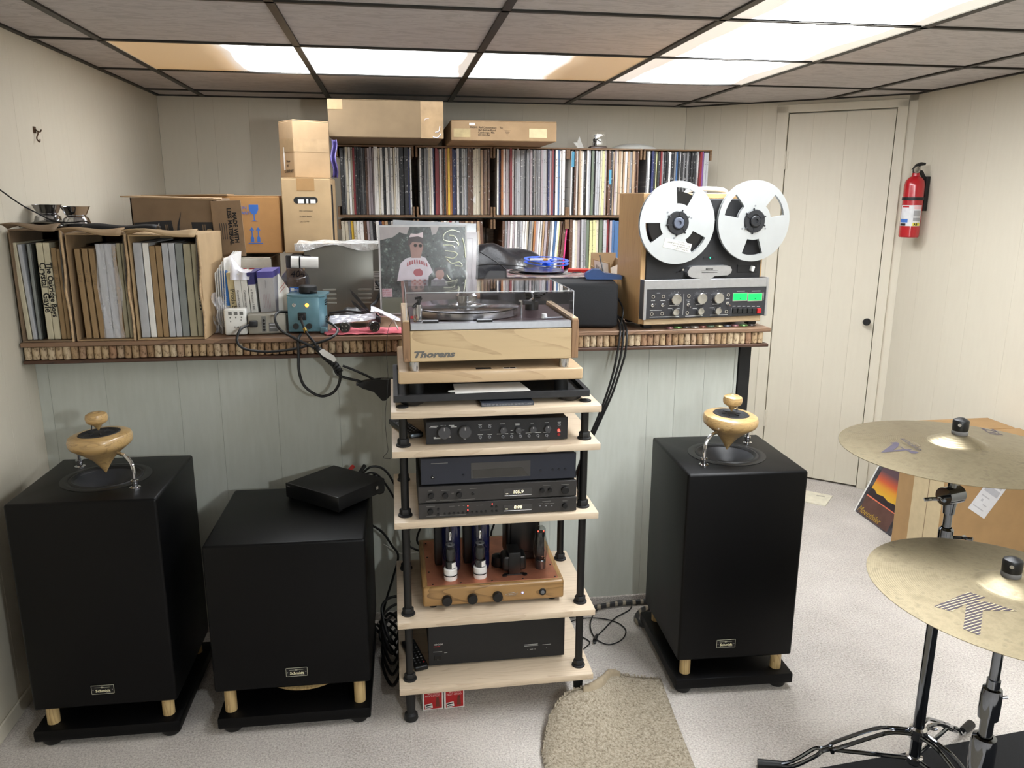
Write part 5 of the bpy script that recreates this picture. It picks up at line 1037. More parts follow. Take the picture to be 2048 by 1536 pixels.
def kn(t, x, z, r, h, m, nm='knob', y=0, n=24, line=None):
    Mx = Matrix.Translation((x, y, z)) @ Matrix.Rotation(R(90), 4, 'X'); G().lathe([(r, 0), (r, h*.85), (r*.9, h), (0, h)], n=n, M_=Mx).out(nm, m, t)
    if line: G().box(x-.0006, y-h-.0005, z+r*.35, x+.0006, y-h+.0002, z+r*.85, M_=None).out('pointer', PRINT, t, smooth=False)
DP = M('preamp_black', (31, 31, 33), .5, 0, .05, 120); KN = M('knob_charcoal', (62, 62, 64), .45, 0, .03)
# preamp: panel crop scale: x=(px-380)/1155*.385
t = unit('preamplifier', 'black preamplifier with two large and four small knobs on the second shelf', .075, .462, 2.03, .8355, .901, .27, DP, 'preamplifier', .004)
def q7(px, py): return ((px-382)/1150*.387, .0655-(py-395-(382-px)*-.0*0-0)*.0)
def pz(px, py): yb = 655-(px-382)*.045; return ((px-382)/1150*.387, .004+(yb-py)/258*.0615)
for px, py, r, h in ((525, 508, .0175, .016), (690, 503, .0172, .016), (1000, 488, .0098, .013), (1122, 487, .0088, .013), (1242, 480, .0098, .013), (1362, 473, .0095, .013)):
    x, z = pz(px, py); kn(t, x, z, r, h, KN, line=True)
b = G()
for px, py in ((690, 580), (815, 450), (892, 450), (815, 575), (890, 572), (998, 570), (1070, 568), (1140, 566), (1212, 562), (1285, 560), (1357, 558), (1460, 430)):
    x, z = pz(px, py); b.lathe([(.0025, 0), (.0025, .003), (.0042, .003), (.0042, 0)], n=12, M_=Matrix.Translation((x, 0, z)) @ Matrix.Rotation(R(90), 4, 'X')); b.cyl((x, 0, z), (x+.0005, -.009, z-.002), .0014, n=6)
b.out('switch_bushes', STEELG, t)
x, z = pz(1458, 502); kn(t, x, z, .0036, .003, glow('red_led', (255, 60, 50), 3.5, (120, 10, 10)), 'power_light', n=12); x, z = pz(1458, 550); kn(t, x, z, .004, .004, M('dull_red', (130, 30, 30), .4), 'power_button', n=14)
b = G()
for (px, py, w, h_) in ((420, 447, 60, 9), (500, 440, 42, 9), (565, 438, 42, 9), (410, 462, 58, 6), (580, 455, 48, 7), (443, 573, 18, 5), (443, 582, 60, 7), (530, 572, 50, 7), (443, 590, 105, 6), (815, 494, 84, 2), (975, 424, 42, 5), (1100, 420, 35, 4), (1100, 436, 35, 6), (1225, 415, 25, 5), (1342, 410, 32, 5), (1448, 405, 26, 5), (950, 541, 92, 5), (1060, 538, 25, 5), (1130, 537, 14, 5), (1185, 532, 55, 5), (1258, 528, 55, 5), (1332, 526, 50, 5), (795, 548, 42, 5), (875, 546, 36, 5), (800, 430, 30, 4), (880, 428, 26, 4), (1445, 522, 30, 4), (1062, 500, 20, 5), (1155, 496, 20, 5)):
    x, z = pz(px, py); b.box(x, -.0006, z-h_*.00012, x+w*.000336, 0, z+h_*.00012)
b.out('panel_print', PRINT, t, smooth=False)
def remote(name, label, loc, rz, L, w, red):
    t = thing(name, label, 'remote control', loc, rz); G().box(-w/2, 0, 0, w/2, L, .016, .005, 3).out('remote_body', BLK, t)
    b = G(); rr = random.Random(2)
    for i in range(3):
        for j in range(9): b.mat(RED if (red and i == 2 and j == 0) else (M('button_grey', (130, 130, 130), .5) if rr.random() < .35 else KN)); b.cyl((-w*.28+i*w*.28, .02+j*.014, .0158), (-w*.28+i*w*.28, .02+j*.014, .0175), .0026, n=8)
    b.out('buttons', parent=t); return t
t = remote('remote_control', 'black remote control leaning diagonally at the left of the second shelf', (.052, 2.095, .8375), R(20), .17, .042, False); G().box(-.018, -.001, .003, .018, .012, .013, .004).out('glossy_tip', M('remote_window', (130, 140, 150), .08, .5), t)
remote('remote_control', 'black remote with a red button lying beside the lowest rack unit', (.05, 2.07, .1335), R(14), .155, .042, True)
# stack on the third shelf
NVY = M('player_blue_black', (33, 36, 46), .42, 0, .03); TNR = M('tuner_black', (50, 48, 47), .4, .1, .03)
t = unit('tape_timer_unit', 'lowest black unit of the three on the third shelf, its display reading 8:08', .05, .4855, 2.002, .6355, .679, .28, TNR, 'tuner', .004)
def s1(px, py): yb = 1285-(px-325)*.051; return ((px-325)/1332*.4355, .003+(yb-py)/140*.0405)
for px, py, r in ((422, 1208, .0075), (1552, 1162, .0072)): x, z = s1(px, py); kn(t, x, z, r, .009, BLK)
b = G()
for px, py in [(486, 1188), (486, 1237)]+[(540+38*i, 1234-2*i) for i in range(10)]+[(935, 1165), (972, 1165), (935, 1213), (972, 1211)]: x, z = s1(px, py); b.cyl((x, 0, z), (x, -.003, z), .003, n=10)
b.out('round_buttons', BLK, t)
b = G(); b.mat(STEELG)
for px in (1343, 1393, 1443): x, z = s1(px, 1165); b.box(x-.0018, -.0012, z-.0012, x+.0018, 0, z+.0012)
b.out('square_buttons', parent=t, smooth=False)
for px, py in ((732, 1158), (732, 1200), (936, 1142)): x, z = s1(px, py); kn(t, x, z, .0016, .001, MATS['red_led'], 'red_light', n=10)
def display(t, f, pxs, s, sz, dx):
    x0, z0 = f(*pxs[0]); x1, z1 = f(*pxs[1]); G().box(x0, -.001, z0, x1, .0, z1).out('display_window', M('display_black', (16, 16, 18), .12, coat=1), t, smooth=False)
    text(s, sz, glow('display_glow', (255, 240, 190), 1.6), t, (x0+dx, -.0014, z0+.0052), shear=.08, name='display_digits')
    G().box(x0+.001, -.0014, z0-.0012, x1-.001, -.0002, z0+.0002).out('display_ledge', CHROME, t, smooth=False); G().box(x0+.005, -.0013, z0+.0045, x0+.0115, -.001, z0+.006).out('display_bar', MATS['display_glow'], t, smooth=False)
display(t, s1, ((1032, 1212), (1272, 1142)), '8:08', .0135, .028)
b = G()
for px, py, w in ((390, 1162, 70), (388, 1258, 75), (495, 1252, 220), (575, 1162, 45), (650, 1158, 14), (690, 1156, 14), (805, 1155, 14), (835, 1153, 25), (1360, 1122, 75), (1328, 1145, 40), (1380, 1143, 40), (1425, 1142, 40), (1535, 1118, 40)): x, z = s1(px, py); b.box(x, -.0005, z-.0005, x+w*.000327, 0, z+.0005)
b.out('panel_print', M('dim_print', (112, 110, 106), .6), t, smooth=False)
t = unit('radio_tuner', 'middle black unit of the three on the third shelf, its display reading 105.9', .05, .4845, 2.002, .6795, .7275, .28, TNR, 'tuner', .004)
def s2(px, py): yb = 1135-(px-325)*.045; return ((px-325)/1340*.4345, .003+(yb-py)/140*.043)
for px, py, r in ((430, 1060, .0078), (548, 1058, .0078), (663, 1052, .0078), (1365, 1017, .0066), (1433, 1014, .0058), (1562, 1015, .0108)): x, z = s2(px, py); kn(t, x, z, r, .009, BLK)
x, z = s2(778, 1046); kn(t, x, z, .0042, .003, BLK, 'small_button'); display(t, s2, ((1040, 1068), (1278, 992)), '105.9', .0135, .024)
b = G()
for px, py, w in ((410, 1018, 32), (515, 1015, 70), (650, 1008, 30), (750, 1000, 60), (388, 1112, 80), (505, 1108, 290), (1375, 975, 60), (1530, 968, 70), (600, 1040, 20)): x, z = s2(px, py); b.box(x, -.0005, z-.0005, x+w*.000327, 0, z+.0005)
b.out('panel_print', MATS['dim_print'], t, smooth=False)['kind'] = 'stuff'
t = unit('disc_player', 'blue black disc player on top of the two display units on the third shelf', .058, .482, 2.006, .728, .806, .29, NVY, 'disc player', .006)
def s3(px, py): yb = 970-(px-355)*.035; return ((px-355)/1300*.424, .006+(yb-py)/210*.072)
x0, z0 = s3(768, 905); x1, z1 = s3(1265, 758); G().box(x0, -.0006, z0-.006, x1, .001, z1-.006).out('display_window', M('player_window', (20, 19, 18), .08, 0, 0, coat=1), t, smooth=False)
G().add([(x0+.006, -.001, z0-.004), (x1-.006, -.001, z0-.004), (x1-.022, -.001, z0+.02), (x0+.004, -.001, z0+.018)], [(0, 1, 2, 3)]).out('window_tray', M('window_grey', (52, 50, 47), .3), t, smooth=False, fix=False)
b = G()
for px, py in ((1352, 862), (1458, 855), (1511, 853), (1563, 852), (705, 893)): x, z = s3(px, py); b.cyl((x, 0, z), (x, -.002, z), .0035, n=10)
b.out('round_buttons', M('button_blue_black', (22, 24, 32), .35), t); x, z = s3(453, 908); kn(t, x, z, .005, .002, BLK, 'standby_button'); x, z = s3(453, 908); kn(t, x, z, .0012, .0026, PAPER, 'standby_light', n=8)
b = G(); x, z = s3(440, 798); b.box(x, -.0004, z, x+.045, 0, z+.0015).out('panel_print', MATS['dim_print'], t, smooth=False)
# wooden block and oval black thing at the right of the stack
t = thing('wooden_block', 'reddish wooden block standing on edge right of the disc player', 'block', (.488, 2.13, .6355)); G().box(0, 0, 0, .016, .12, .125, .002).out('block_body', wood('red_wood', (124, 84, 62), (90, 56, 40), 2), t)
t = thing('oval_black_pad', 'oval black pad hanging behind the right front rod of the rack', 'pad', (.519, 2.085, .637)); G().prism([(.011*math.cos(a), .055+.048*math.sin(a)) for a in [2*math.pi*i/24 for i in range(24)]], .0, .02, 'y').box(-.008, 0, 0, .008, .02, .02).out('pad_body', BLKM, t)
# valve amplifier on the fourth shelf
va = thing('valve_amplifier', 'wooden framed valve amplifier with a copper top on the fourth shelf', 'amplifier', (.057, 2.045, .3385))
AW, AD = .408, .335
G().box(0, 0, .012, AW, .022, .07, .008, 3).out('case_front', OAK, va); G().box(0, AD-.02, .012, AW, AD, .07, .004).out('case_back', OAK, va)
for x in (0, AW-.02): G().box(x, .015, .012, x+.02, AD-.012, .07, .004, 2).out('case_side', wood('ash_side', (150, 116, 72), (88, 62, 36), 1, 1.2), va)
G().box(.014, .014, .06, AW-.014, AD-.012, .0702, .0005, 1).out('copper_plate', COPPER, va)
b = G()
for x in (.03, AW-.03):
    for y in (.03, AD-.03): b.cyl((x, y, 0), (x, y, .013), .011, n=16)
b.out('feet', RUBBER, va)
def v8(px, py): yb = 935-(px-285)*.065; return ((px-285)/1675*AW, .012+(yb-py)/245*.056)
for px, py in ((563, 830), (862, 808), (1158, 783)): x, z = v8(px, py); kn(va, x, z, .0145, .014, BLK)
x, z = v8(1698, 733); kn(va, x, z, .0102, .004, BLK, 'push_button'); kn(va, x, z, .006, .0055, M('steel_button', (120, 126, 134), .25, .8), 'button_face')
x, z = v8(1458, 745); kn(va, x, z, .0026, .002, glow('blue_led', (110, 120, 255), 4, (40, 40, 160)), 'power_light', n=12)
x, z = v8(1325, 765); b = G(); b.tube([(x+.014*math.cos(a), -.0006, z+.005*math.sin(a)) for a in [2*math.pi*i/16 for i in range(16)]], .0007, 5, 1, True).box(x-.008, -.001, z-.001, x+.008, -.0003, z+.0012).disc((x-.016, -.0008, z), .0015, (0, -1, 0), 8).disc((x+.0165, -.0008, z+.003), .0015, (0, -1, 0), 8).out('oval_badge', CHROME, va)
b = G()
for x in (.03, .11, .2, .29, .385): b.cyl((x, .022, .0702), (x, .022, .0715), .0026, n=10)
for y in (.1, .2, .3): b.cyl((AW-.022, y, .0702), (AW-.022, y, .0715), .0026, n=10); b.cyl((.022, y, .0702), (.022, y, .0715), .0026, n=10)
b.out('plate_screws', BLK, va)
DG = thin('valve_glass', (225, 228, 228), 1.5); ANODE = M('anode_grey', (62, 62, 64), .4, .5); CER = M('white_ceramic_gloss', (226, 226, 224), .2, coat=.4)
def valve(x, y, rect=False):
    v = G()
    if rect:
        v.lathe([(0, .0702), (.015, .0702), (.0165, .074), (.0165, .098), (.015, .1)], (x, y, 0), 28); o = v.out('rectifier_base', MATS['glossy_black'], va)
        G().lathe([(.015, .098), (.0195, .112), (.0215, .13), (.021, .15), (.0165, .168), (.0155, .176), (.015, .195), (.009, .203), (0, .205)], (x, y, 0), 32).out('valve_envelope', DG, va)
        G().box(x-.0105, y-.004, .108, x+.0105, y+.004, .172, .001).cyl((x, y, .172), (x, y, .186), .012, n=20).out('valve_electrode', ANODE, va)
        G().cyl((x-.008, y-.003, .187), (x-.008, y-.003, .19), .0016, n=8).cyl((x+.008, y-.003, .187), (x+.008, y-.003, .19), .0016, n=8).out('valve_glow', glow('filament_red', (255, 90, 70), 2.5), va)
        return
    G().lathe([(.0, .0702), (.0185, .0702), (.0195, .073), (.0195, .086), (.0185, .0868), (.0185, .0885), (.0195, .0895), (.0195, .104), (.0175, .106), (0, .106)], (x, y, 0), 32).out('ceramic_socket', CER, va)
    G().lathe([(.0197, .0845), (.0205, .0845), (.0205, .0875), (.0197, .0875)], (x, y, 0), 32).out('socket_band', BLK, va)
    G().lathe([(0, .106), (.015, .106), (.0155, .125), (.0145, .127)], (x, y, 0), 28).out('valve_base', MATS['glossy_black'], va)
    G().grid(lambda u, w: (x+.0158*math.cos(R(-80+60*u)), y+.0158*math.sin(R(-80+60*u)), .108+.017*w), 8, 1).out('paper_sticker', PAPER, va, fix=False)
    G().lathe([(.0145, .126), (.0165, .137), (.019, .15), (.0185, .163), (.0145, .172), (.0135, .182), (.009, .19), (.004, .193), (0, .194)], (x, y, 0), 32).out('valve_envelope', DG, va)
    G().lathe([(0, .128), (.011, .13), (.0125, .14), (.013, .16), (.011, .164), (0, .165)], (x, y, 0), 16).out('valve_electrode', ANODE, va)
    G().lathe([(.006, .176), (.0125, .176), (.0125, .1785), (.006, .1785)], (x, y, 0), 20).out('getter_ring', STEELG, va)
    G().lathe([(0, .191), (.0055, .192), (.0055, .212), (.0035, .216), (0, .216)], (x, y, 0), 16).out('top_cap', CHROME, va)
valve(.083, .052); valve(.169, .052); valve(.353, .085, True)
b = G(); b.tube([(.083, .07, .268), (.082, .056, .24), (.083, .052, .212)], .004, 8, 5).tube([(.169, .07, .268), (.168, .056, .24), (.169, .052, .212)], .004, 8, 5); b.out('cap_lead', RUBBER, va)
# transformers
b = G(); b.box(.235, .05, .082, .305, .105, .128, .008, 3).box(.252, .045, .074, .288, .11, .142, .004).box(.24, .046, .0702, .3, .056, .074, .001, 1).cyl((.24, .045, .071), (.24, .045, .0745), .007, n=14).cyl((.3, .045, .071), (.3, .045, .0745), .007, n=14).out('choke_transformer', BLK, va)
b = G(); b.box(.243, .0485, .125, .256, .0515, .1265).box(.284, .0485, .125, .297, .0515, .1265).out('choke_painted_highlight', STEELG, va, smooth=False)  # pale steel bars standing in for highlights on the choke's upper edges
NB = M('navy_gloss', (22, 26, 66), .15, 0, .02, coat=1)
for x in (.078, .165):
    G().box(x-.035, .14, .0702, x+.022, .2, .2, .004).out('output_transformer', BLK, va)
    G().lathe([(0, .0702), (.026, .0702), (.0275, .08), (.0275, .2), (.02, .225), (.012, .23), (0, .23)], (x+.012, .118, 0), 28).out('blue_coil_can', NB, va)
G().box(.258, .14, .0702, .362, .235, .245, .01, 3).box(.27, .13, .1, .35, .14, .235, .006).out('power_transformer', BLK, va)
for x in (.285, .335): G().box(x-.012, .128, .2, x+.012, .132, .24, .003).out('transformer_clamp', M('satin_steel_black', (62, 64, 66), .25, .5), va)
G().lathe([(0, 0), (.02, 0), (.022, .004), (.02, .03), (0, .034)], (.232, .12, .0702), 22).out('round_choke', BLK, va)
# power amp
t = unit('power_amplifier', 'plain wide black power amplifier on the lowest shelf', .071, .4785, 2.085, .1315, .272, .26, M('amp_black', (25, 26, 29), .5, 0, .04), 'amplifier', .008)
text('ADCOM', .0068, PAPER, t, (.016, -.0006, .073), shear=.3, name='maker_lettering'); G().box(.015, -.0006, .068, .034, 0, .0695).out('red_underline', RED, t, smooth=False)
b = G()
for q in ((.014, .051, .04, .0518), (.046, .046, .055, .0468), (.285, .047, .327, .0478), (.285, .051, .326, .0525), (.34, .0475, .366, .0483), (.295, .034, .296, .036), (.302, .035, .312, .036), (.317, .034, .318, .038), (.352, .035, .353, .037)): b.box(q[0], -.0006, q[1], q[2], 0, q[3])
b.out('panel_print', PRINT, t, smooth=False); G().box(.016, -.002, .024, .038, 0, .04, .001, 1).out('power_switch', BLK, t); G().box(.026, -.0025, .026, .0275, -.0018, .0275).out('switch_dot', PAPER, t, smooth=False)
b = G()
for i in range(22): b.box(.03+.016*i, .03, .1405, .038+.016*i, .2, .1415)
b.out('cooling_fins', BLKM, t, smooth=False)
# two valve boxes on the floor under the rack
for x, lab in ((.05, 'left red and white valve carton on the carpet under the rack'), (.1135, 'right red and white valve carton on the carpet under the rack')):
    t = thing('valve_carton', lab, 'carton', (x, 2.07, .001), R(2)); G().box(0, 0, 0, .0605, .06, .066, .001, 1).out('carton_body', PAPER, t)
    G().box(.005, -.0006, .004, .057, 0, .062).out('red_panel', RED, t, smooth=False)
    text('GOLD LION', .0082, M('print_pinkish', (232, 190, 190), .5), t, (.052, -.001, .05), rot=(R(90), R(180), 0), name='carton_lettering'); text('CUSTOM TUBE', .0052, MATS['print_pinkish'], t, (.05, -.001, .056), rot=(R(90), R(180), 0), name='carton_lettering')
    b = G(); b.mat(PAPER).box(-.011, -.0014, -.0075, .011, -.0008, .0075); b.mat(INK).box(-.009, -.0018, .001, .009, -.0014, .0045).box(-.009, -.0018, -.005, .007, -.0014, -.003); b.out('price_sticker', parent=t, loc=(.018, 0, .014), rot=(0, R(-8), 0), smooth=False)
    b = G(); b.prism([(.038, .01), (.05, .01), (.049, .03), (.047, .042), (.041, .042), (.039, .03)], -.001, -.0006).out('valve_picture', M('valve_brown', (110, 56, 44), .5), t, smooth=False)
# ---------------------------------------------------------------- loudspeakers
def nameplate(par, x, z):
    b = G(); b.mat(M('plate_black', (12, 12, 12), .3)).box(0, -.002, 0, .059, 0, .0265, .0008, 1); b.mat(M('plate_line', (190, 188, 168), .4))
    for q in ((.001, 0, .058, .0008), (.001, .0257, .058, .0265), (0, .001, .0008, .0257), (.0582, .001, .059, .0257), (.009, .0195, .024, .02), (.034, .0195, .048, .02)): b.box(q[0], -.0024, q[1], q[2], -.0018, q[3])
    for i, h in enumerate((.002, .004, .0055, .0035, .005, .003, .0015)): b.box(.0245+.0013*i, -.0024, .0198-h/2, .0252+.0013*i, -.0018, .0198+h/2)
    o = b.out('nameplate', parent=par, loc=(x, 0, z), smooth=False)
    text('Schmidt', .0112, M('plate_text', (232, 226, 190), .4), o, (.0298, -.0026, .0062), align='CENTER', name='plate_lettering', bold=.0002, sx=1.06); G().box(.038, -.0024, .0035, .05, -.0018, .0045).disc((.0045, -.0024, .0125), .0013, (0, -1, 0), 10).disc((.0545, -.0024, .0125), .0013, (0, -1, 0), 10).out('plate_rivets', CHROME, o, smooth=False)
SPB = M('speaker_black', (5, 5, 6), .42, 0, .06, 60, spec=.22, bump=.05, bd=.0005)
def cabinet(name, label, cx, yf, w, d, zb, zt, rz, pw, plz=.056, legs=.017, legr=.0165, plate=(0, 0), hole=None):
    t = thing(name, label, 'speaker', (cx, yf, 0), rz)
    cb = G().box(-w/2, 0, zb, w/2, d, zt, .008, 3).out('cabinet_box', SPB, t)
    if hole:
        cut = G().lathe([(0, zt-.07), (.0965, zt-.07), (.0965, zt+.02), (0, zt+.02)], hole, 64).out('cut', SPB, t)
        m = cb.modifiers.new('b', 'BOOLEAN'); m.operation = 'DIFFERENCE'; m.object = cut; m.solver = 'EXACT'
        bpy.context.view_layer.update(); me = bpy.data.meshes.new_from_object(cb.evaluated_get(bpy.context.evaluated_depsgraph_get())); cb.modifiers.clear(); cb.data = me
        me.set_sharp_from_angle(angle=R(35)); bpy.data.objects.remove(cut)
    G().box(-pw/2, -.012, .022, pw/2, d+.03, plz, .005, 2).out('plinth', SPB, t)
    for x in (-pw/2+.035, pw/2-.035):
        for y in (.025, d-.01): G().lathe([(0, 0), (.022, 0), (.026, .006), (.028, .023), (0, .023)], (x, y, 0), 24).out('foot', RUBBER, t)
    for x in (-w/2+.035, w/2-.035):
        for y in (.03, d-.03): G().cyl((x, y, plz), (x, y, zb), legr, n=28).out('wooden_leg', PINE, t)
    nameplate(t, plate[0], plate[1]); return t
def top_module(t, cx, cy, z, side, tilt):
    G().lathe([(.118, 0), (.118, .0012), (.108, .002), (.099, .002), (.096, .0)], (cx, cy, z), 56).out('woofer_flange', BLK, t)
    G().lathe([(.0965, -.001), (.094, .0025), (.089, .003), (.084, -.001), (.082, -.004)], (cx, cy, z+.0008), 56).out('woofer_surround', RUBBER, t)
    G().lathe([(.083, -.003), (.06, -.02), (.035, -.034), (.03, -.036), (.02, -.031), (0, -.028)], (cx, cy, z), 48).out('woofer_cone', M('paper_cone', (44, 45, 48), .42, 0, .05), t)
    m = thing('x', None, None) if False else None
    Mx = Matrix.Translation((cx, cy, z+.012)) @ Matrix.Rotation(tilt[0], 4, 'X') @ Matrix.Rotation(tilt[1], 4, 'Y')
    b = G(); b.X = Mx
    b.lathe([(0, 0), (.004, .006), (.0135, .022), (.029, .044), (.047, .06), (.066, .074), (.079, .084), (.083, .092), (.084, .104), (.08, .113), (.07, .118), (.056, .119), (.054, .117)], n=56).out('turned_body', TOPW, t, label='turned striped wooden top shaped body')
    b = G(); b.X = Mx; b.lathe([(.055, .1165), (.052, .1195), (.046, .1195), (.04, .116), (.02, .1185), (.012, .122), (0, .1225)], n=40)
    for k in range(6): a = R(60*k); b.box(.014, -.002, .119, .03, .002, .121, M_=Matrix.Rotation(a, 4, 'Z'))
    b.out('driver_face', M('driver_black', (32, 33, 36), .55), t)
    b = G(); b.X = Mx; b.lathe([(0, .124), (.004, .13), (.012, .142), (.024, .148), (.028, .153), (.0295, .163), (.027, .172), (.018, .177), (.008, .177), (.006, .1755), (0, .1755)], n=36).out('small_turned_body', TOPW, t, label='small turned wooden top')
    b = G(); b.X = Mx; s = -side; b.tube([(s*-.018, .026, .15), (s*-.028, .034, .14), (s*-.034, .038, .12)], .0024, 7, 4).out('small_stay', CHROME, t)
    for k in (1, -1):
        bx, by = cx+side*k*-.108*.0+k*side*.0, cy
        dx, dy = (k*-.108*side, -.1*k) if True else (0, 0)
        fx, fy = cx+dx, cy+dy
        ix, iy = cx+dx*.52, cy+dy*.52
        G().tube([(ix, iy, z+.086), (cx+dx*.78, cy+dy*.78, z+.084), (cx+dx*.95, cy+dy*.95, z+.07), (fx, fy, z+.05), (fx, fy, z+.008)], .0052, 10, 6).out('chrome_stay', CHROME, t)
        G().lathe([(0, 0), (.0145, 0), (.0145, .003), (.008, .0045), (.008, .014), (.0105, .016), (.0105, .022), (.006, .023)], (fx, fy, z), 20).out('stay_flange', CHROME, t)
s1_ = cabinet('tall_loudspeaker', 'tall black loudspeaker at the right with a turned wooden top and chrome stays', 1.003, 2.035, .362, .372, .112, .712, R(-2.5), .374, plate=(-.062, .152), hole=(0, .178, 0))
top_module(s1_, .0, .178, .712, 1, (R(2), R(2)))
s2_ = cabinet('tall_loudspeaker', 'tall black loudspeaker at the far left corner with a turned wooden top', -.818, 2.06, .376, .372, .112, .712, R(-1), .385, plate=(-.032, .152), hole=(0, .19, 0))
top_module(s2_, .0, .19, .712, -1, (R(0), R(-3)))
s3_ = cabinet('low_subwoofer', 'lower wider black subwoofer cabinet between the left loudspeaker and the rack', -.312, 2.045, .432, .43, .131, .572, R(-1), .425, plate=(-.018, .168))
G().lathe([(0, 0), (.02, .0), (.1, .006), (.128, .014), (.131, .02), (.12, .026), (0, .026)], (.02, .15, .092), 48).out('wooden_cone', PINE, s3_, label='pale wooden cone under the cabinet')
G().cyl((.02, .15, .118), (.02, .15, .131), .06, n=30).out('driver_magnet', RUBBER, s3_)
for s_ in (s1_, s2_):
    G().lathe([(0, 0), (.05, .0), (.075, .004), (.077, .007), (.07, .01), (0, .01)], (.01, .1, .1), 40).out('under_cone', PINE, s_); 
# small streamer on the subwoofer
t = thing('network_streamer', 'small flat black streamer box turned at an angle on the subwoofer', 'streamer', (-.345, 2.385, .5725), R(-42))
G().box(0, 0, .006, .225, .2, .05, .003).out('streamer_body', BLKM, t); G().box(.004, .002, .0, .02, .02, .006).box(.2, .002, 0, .22, .02, .006).box(.004, .18, 0, .02, .2, .006).box(.2, .18, 0, .22, .2, .006).out('feet', RUBBER, t)
G().box(-.001, -.004, .004, .226, .002, .051, .003).out('streamer_front', M('streamer_front_black', (18, 18, 19), .3, coat=.3), t); G().box(.006, -.0046, .04, .02, -.004, .0425).out('maker_mark', M('dim_print', (0, 0, 0)), t, smooth=False)
G().box(.2255, .16, .024, .2262, .168, .034).out('white_port', PAPER, t, smooth=False)
t = thing('audio_plugs', 'red banded plugs and black leads at the back of the flat streamer box', 'plugs', (-.12, 2.5, .6))
G().cyl((-.05, .0, .0), (-.03, .04, .012), .007, n=12).out('red_plug', M('plug_red', (170, 40, 34), .4), t); G().cyl((-.02, -.02, -.01), (.01, .02, .02), .005, .007, n=12).cyl((-.045, -.01, -.008), (-.1, -.02, -.015), .006, n=10).out('black_plug', RUBBER, t)
def cable(lab, pts, r=.004, name='loose_cable', mat=RUBBER): 
    t = thing(name, lab, 'cable'); G().tube(pts, r, 8, 8).out('cable_run', mat, t); return t
cable('black lead arching from the streamer down behind the rack', [(-.13, 2.46, .6), (-.09, 2.48, .628), (-.05, 2.48, .62), (-.02, 2.47, .58), (.0, 2.46, .52), (.02, 2.45, .4), (.0, 2.5, .2), (-.02, 2.54, .05)])
t = cable('second black lead with a clip loop beside the streamer', [(-.14, 2.44, .59), (-.1, 2.47, .61), (-.07, 2.48, .6), (-.04, 2.48, .56), (.0, 2.47, .48), (.03, 2.47, .36)], .0035)
G().box(-.085, 2.47, .562, -.068, 2.486, .602, .003).out('cable_clip', RUBBER, t)
cable('black lead dropping from behind the subwoofer to the floor', [(-.1, 2.5, .42), (-.06, 2.52, .38), (-.03, 2.54, .32), (-.01, 2.56, .27), (-.03, 2.54, .2), (-.06, 2.5, .12), (-.08, 2.46, .03), (-.05, 2.4, .006)])
for i in range(5): cable('%s of the tangled black leads on the carpet between subwoofer and rack' % ('lowest', 'second lowest', 'middle', 'second highest', 'highest')[i], [(-.1+.01*i, 2.55-.02*i, .012+.02*i), (-.04, 2.4+.02*i, .01+.022*i), (-.01, 2.3+.03*i, .008+.02*i), (-.04, 2.2+.04*i, .008+.012*i), (-.07, 2.34+.03*i, .012+.03*i), (-.02, 2.5, .03+.03*i), (.06, 2.52, .02+.02*i)], .0048)
for i, (x, z) in enumerate(((.04, .3), (.075, .28), (.26, .45), (.32, .4))): cable('%s black lead hanging between the third and fourth shelves' % ('first', 'second', 'third', 'fourth')[i], [(x+.03, 2.42, .62), (x+.02, 2.44, .55), (x-.0, 2.44, .45), (x-.02, 2.42, .38), (x+.05, 2.4, .345)], .0034)
cable('thin pale lead on the wall behind the rack', [(-.06, 2.6, .3), (0, 2.58, .27), (.06, 2.56, .28)], .0016, mat=WHITE)
# braided mains cable along the wall and into the right speaker
BRD = N('braided_cable'); _v = BRD.coord(); _w = BRD.n('ShaderNodeTexWave'); _w.inputs['Scale'].default_value = 9; _w.inputs['Distortion'].default_value = 4; BRD.l(_v, _w.inputs['Vector']); BRD.l(BRD.ramp(_w.outputs[0], [(.6, lin((32, 32, 34))), (.86, lin((150, 140, 122)))]), BRD.b.inputs['Base Color']); BRD = BRD.m
cable('thick braided cable running along the foot of the wall towards the right loudspeaker', [(.56, 2.5, .02), (.66, 2.55, .012), (.75, 2.582, .012), (.86, 2.59, .012), (.98, 2.588, .012)], .0095, mat=BRD)
cable('thick braided cable curling under the back of the right loudspeaker', [(.96, 2.55, .012), (.89, 2.54, .012), (.845, 2.5, .012), (.83, 2.45, .012), (.85, 2.41, .02), (.9, 2.38, .06)], .0095, mat=BRD)
t = cable('thin black lead looping on the carpet beside the rack, ending in a small plug', [(.655, 2.375, .01), (.70, 2.43, .006), (.76, 2.5, .005), (.83, 2.55, .006), (.84, 2.585, .016), (.79, 2.6, .014), (.71, 2.56, .01), (.66, 2.47, .006), (.655, 2.38, .005), (.69, 2.335, .004), (.745, 2.36, .004), (.775, 2.42, .004), (.75, 2.48, .004), (.68, 2.51, .006), (.61, 2.5, .008), (.56, 2.46, .006), (.6, 2.41, .004), (.63, 2.36, .004), (.6, 2.32, .004)], .0022)
G().cyl((.648, 2.36, .008), (.664, 2.39, .01), .007, .005, 10).box(.64, 2.345, .004, .65, 2.358, .01, .001, 1).out('small_plug', RUBBER, t)
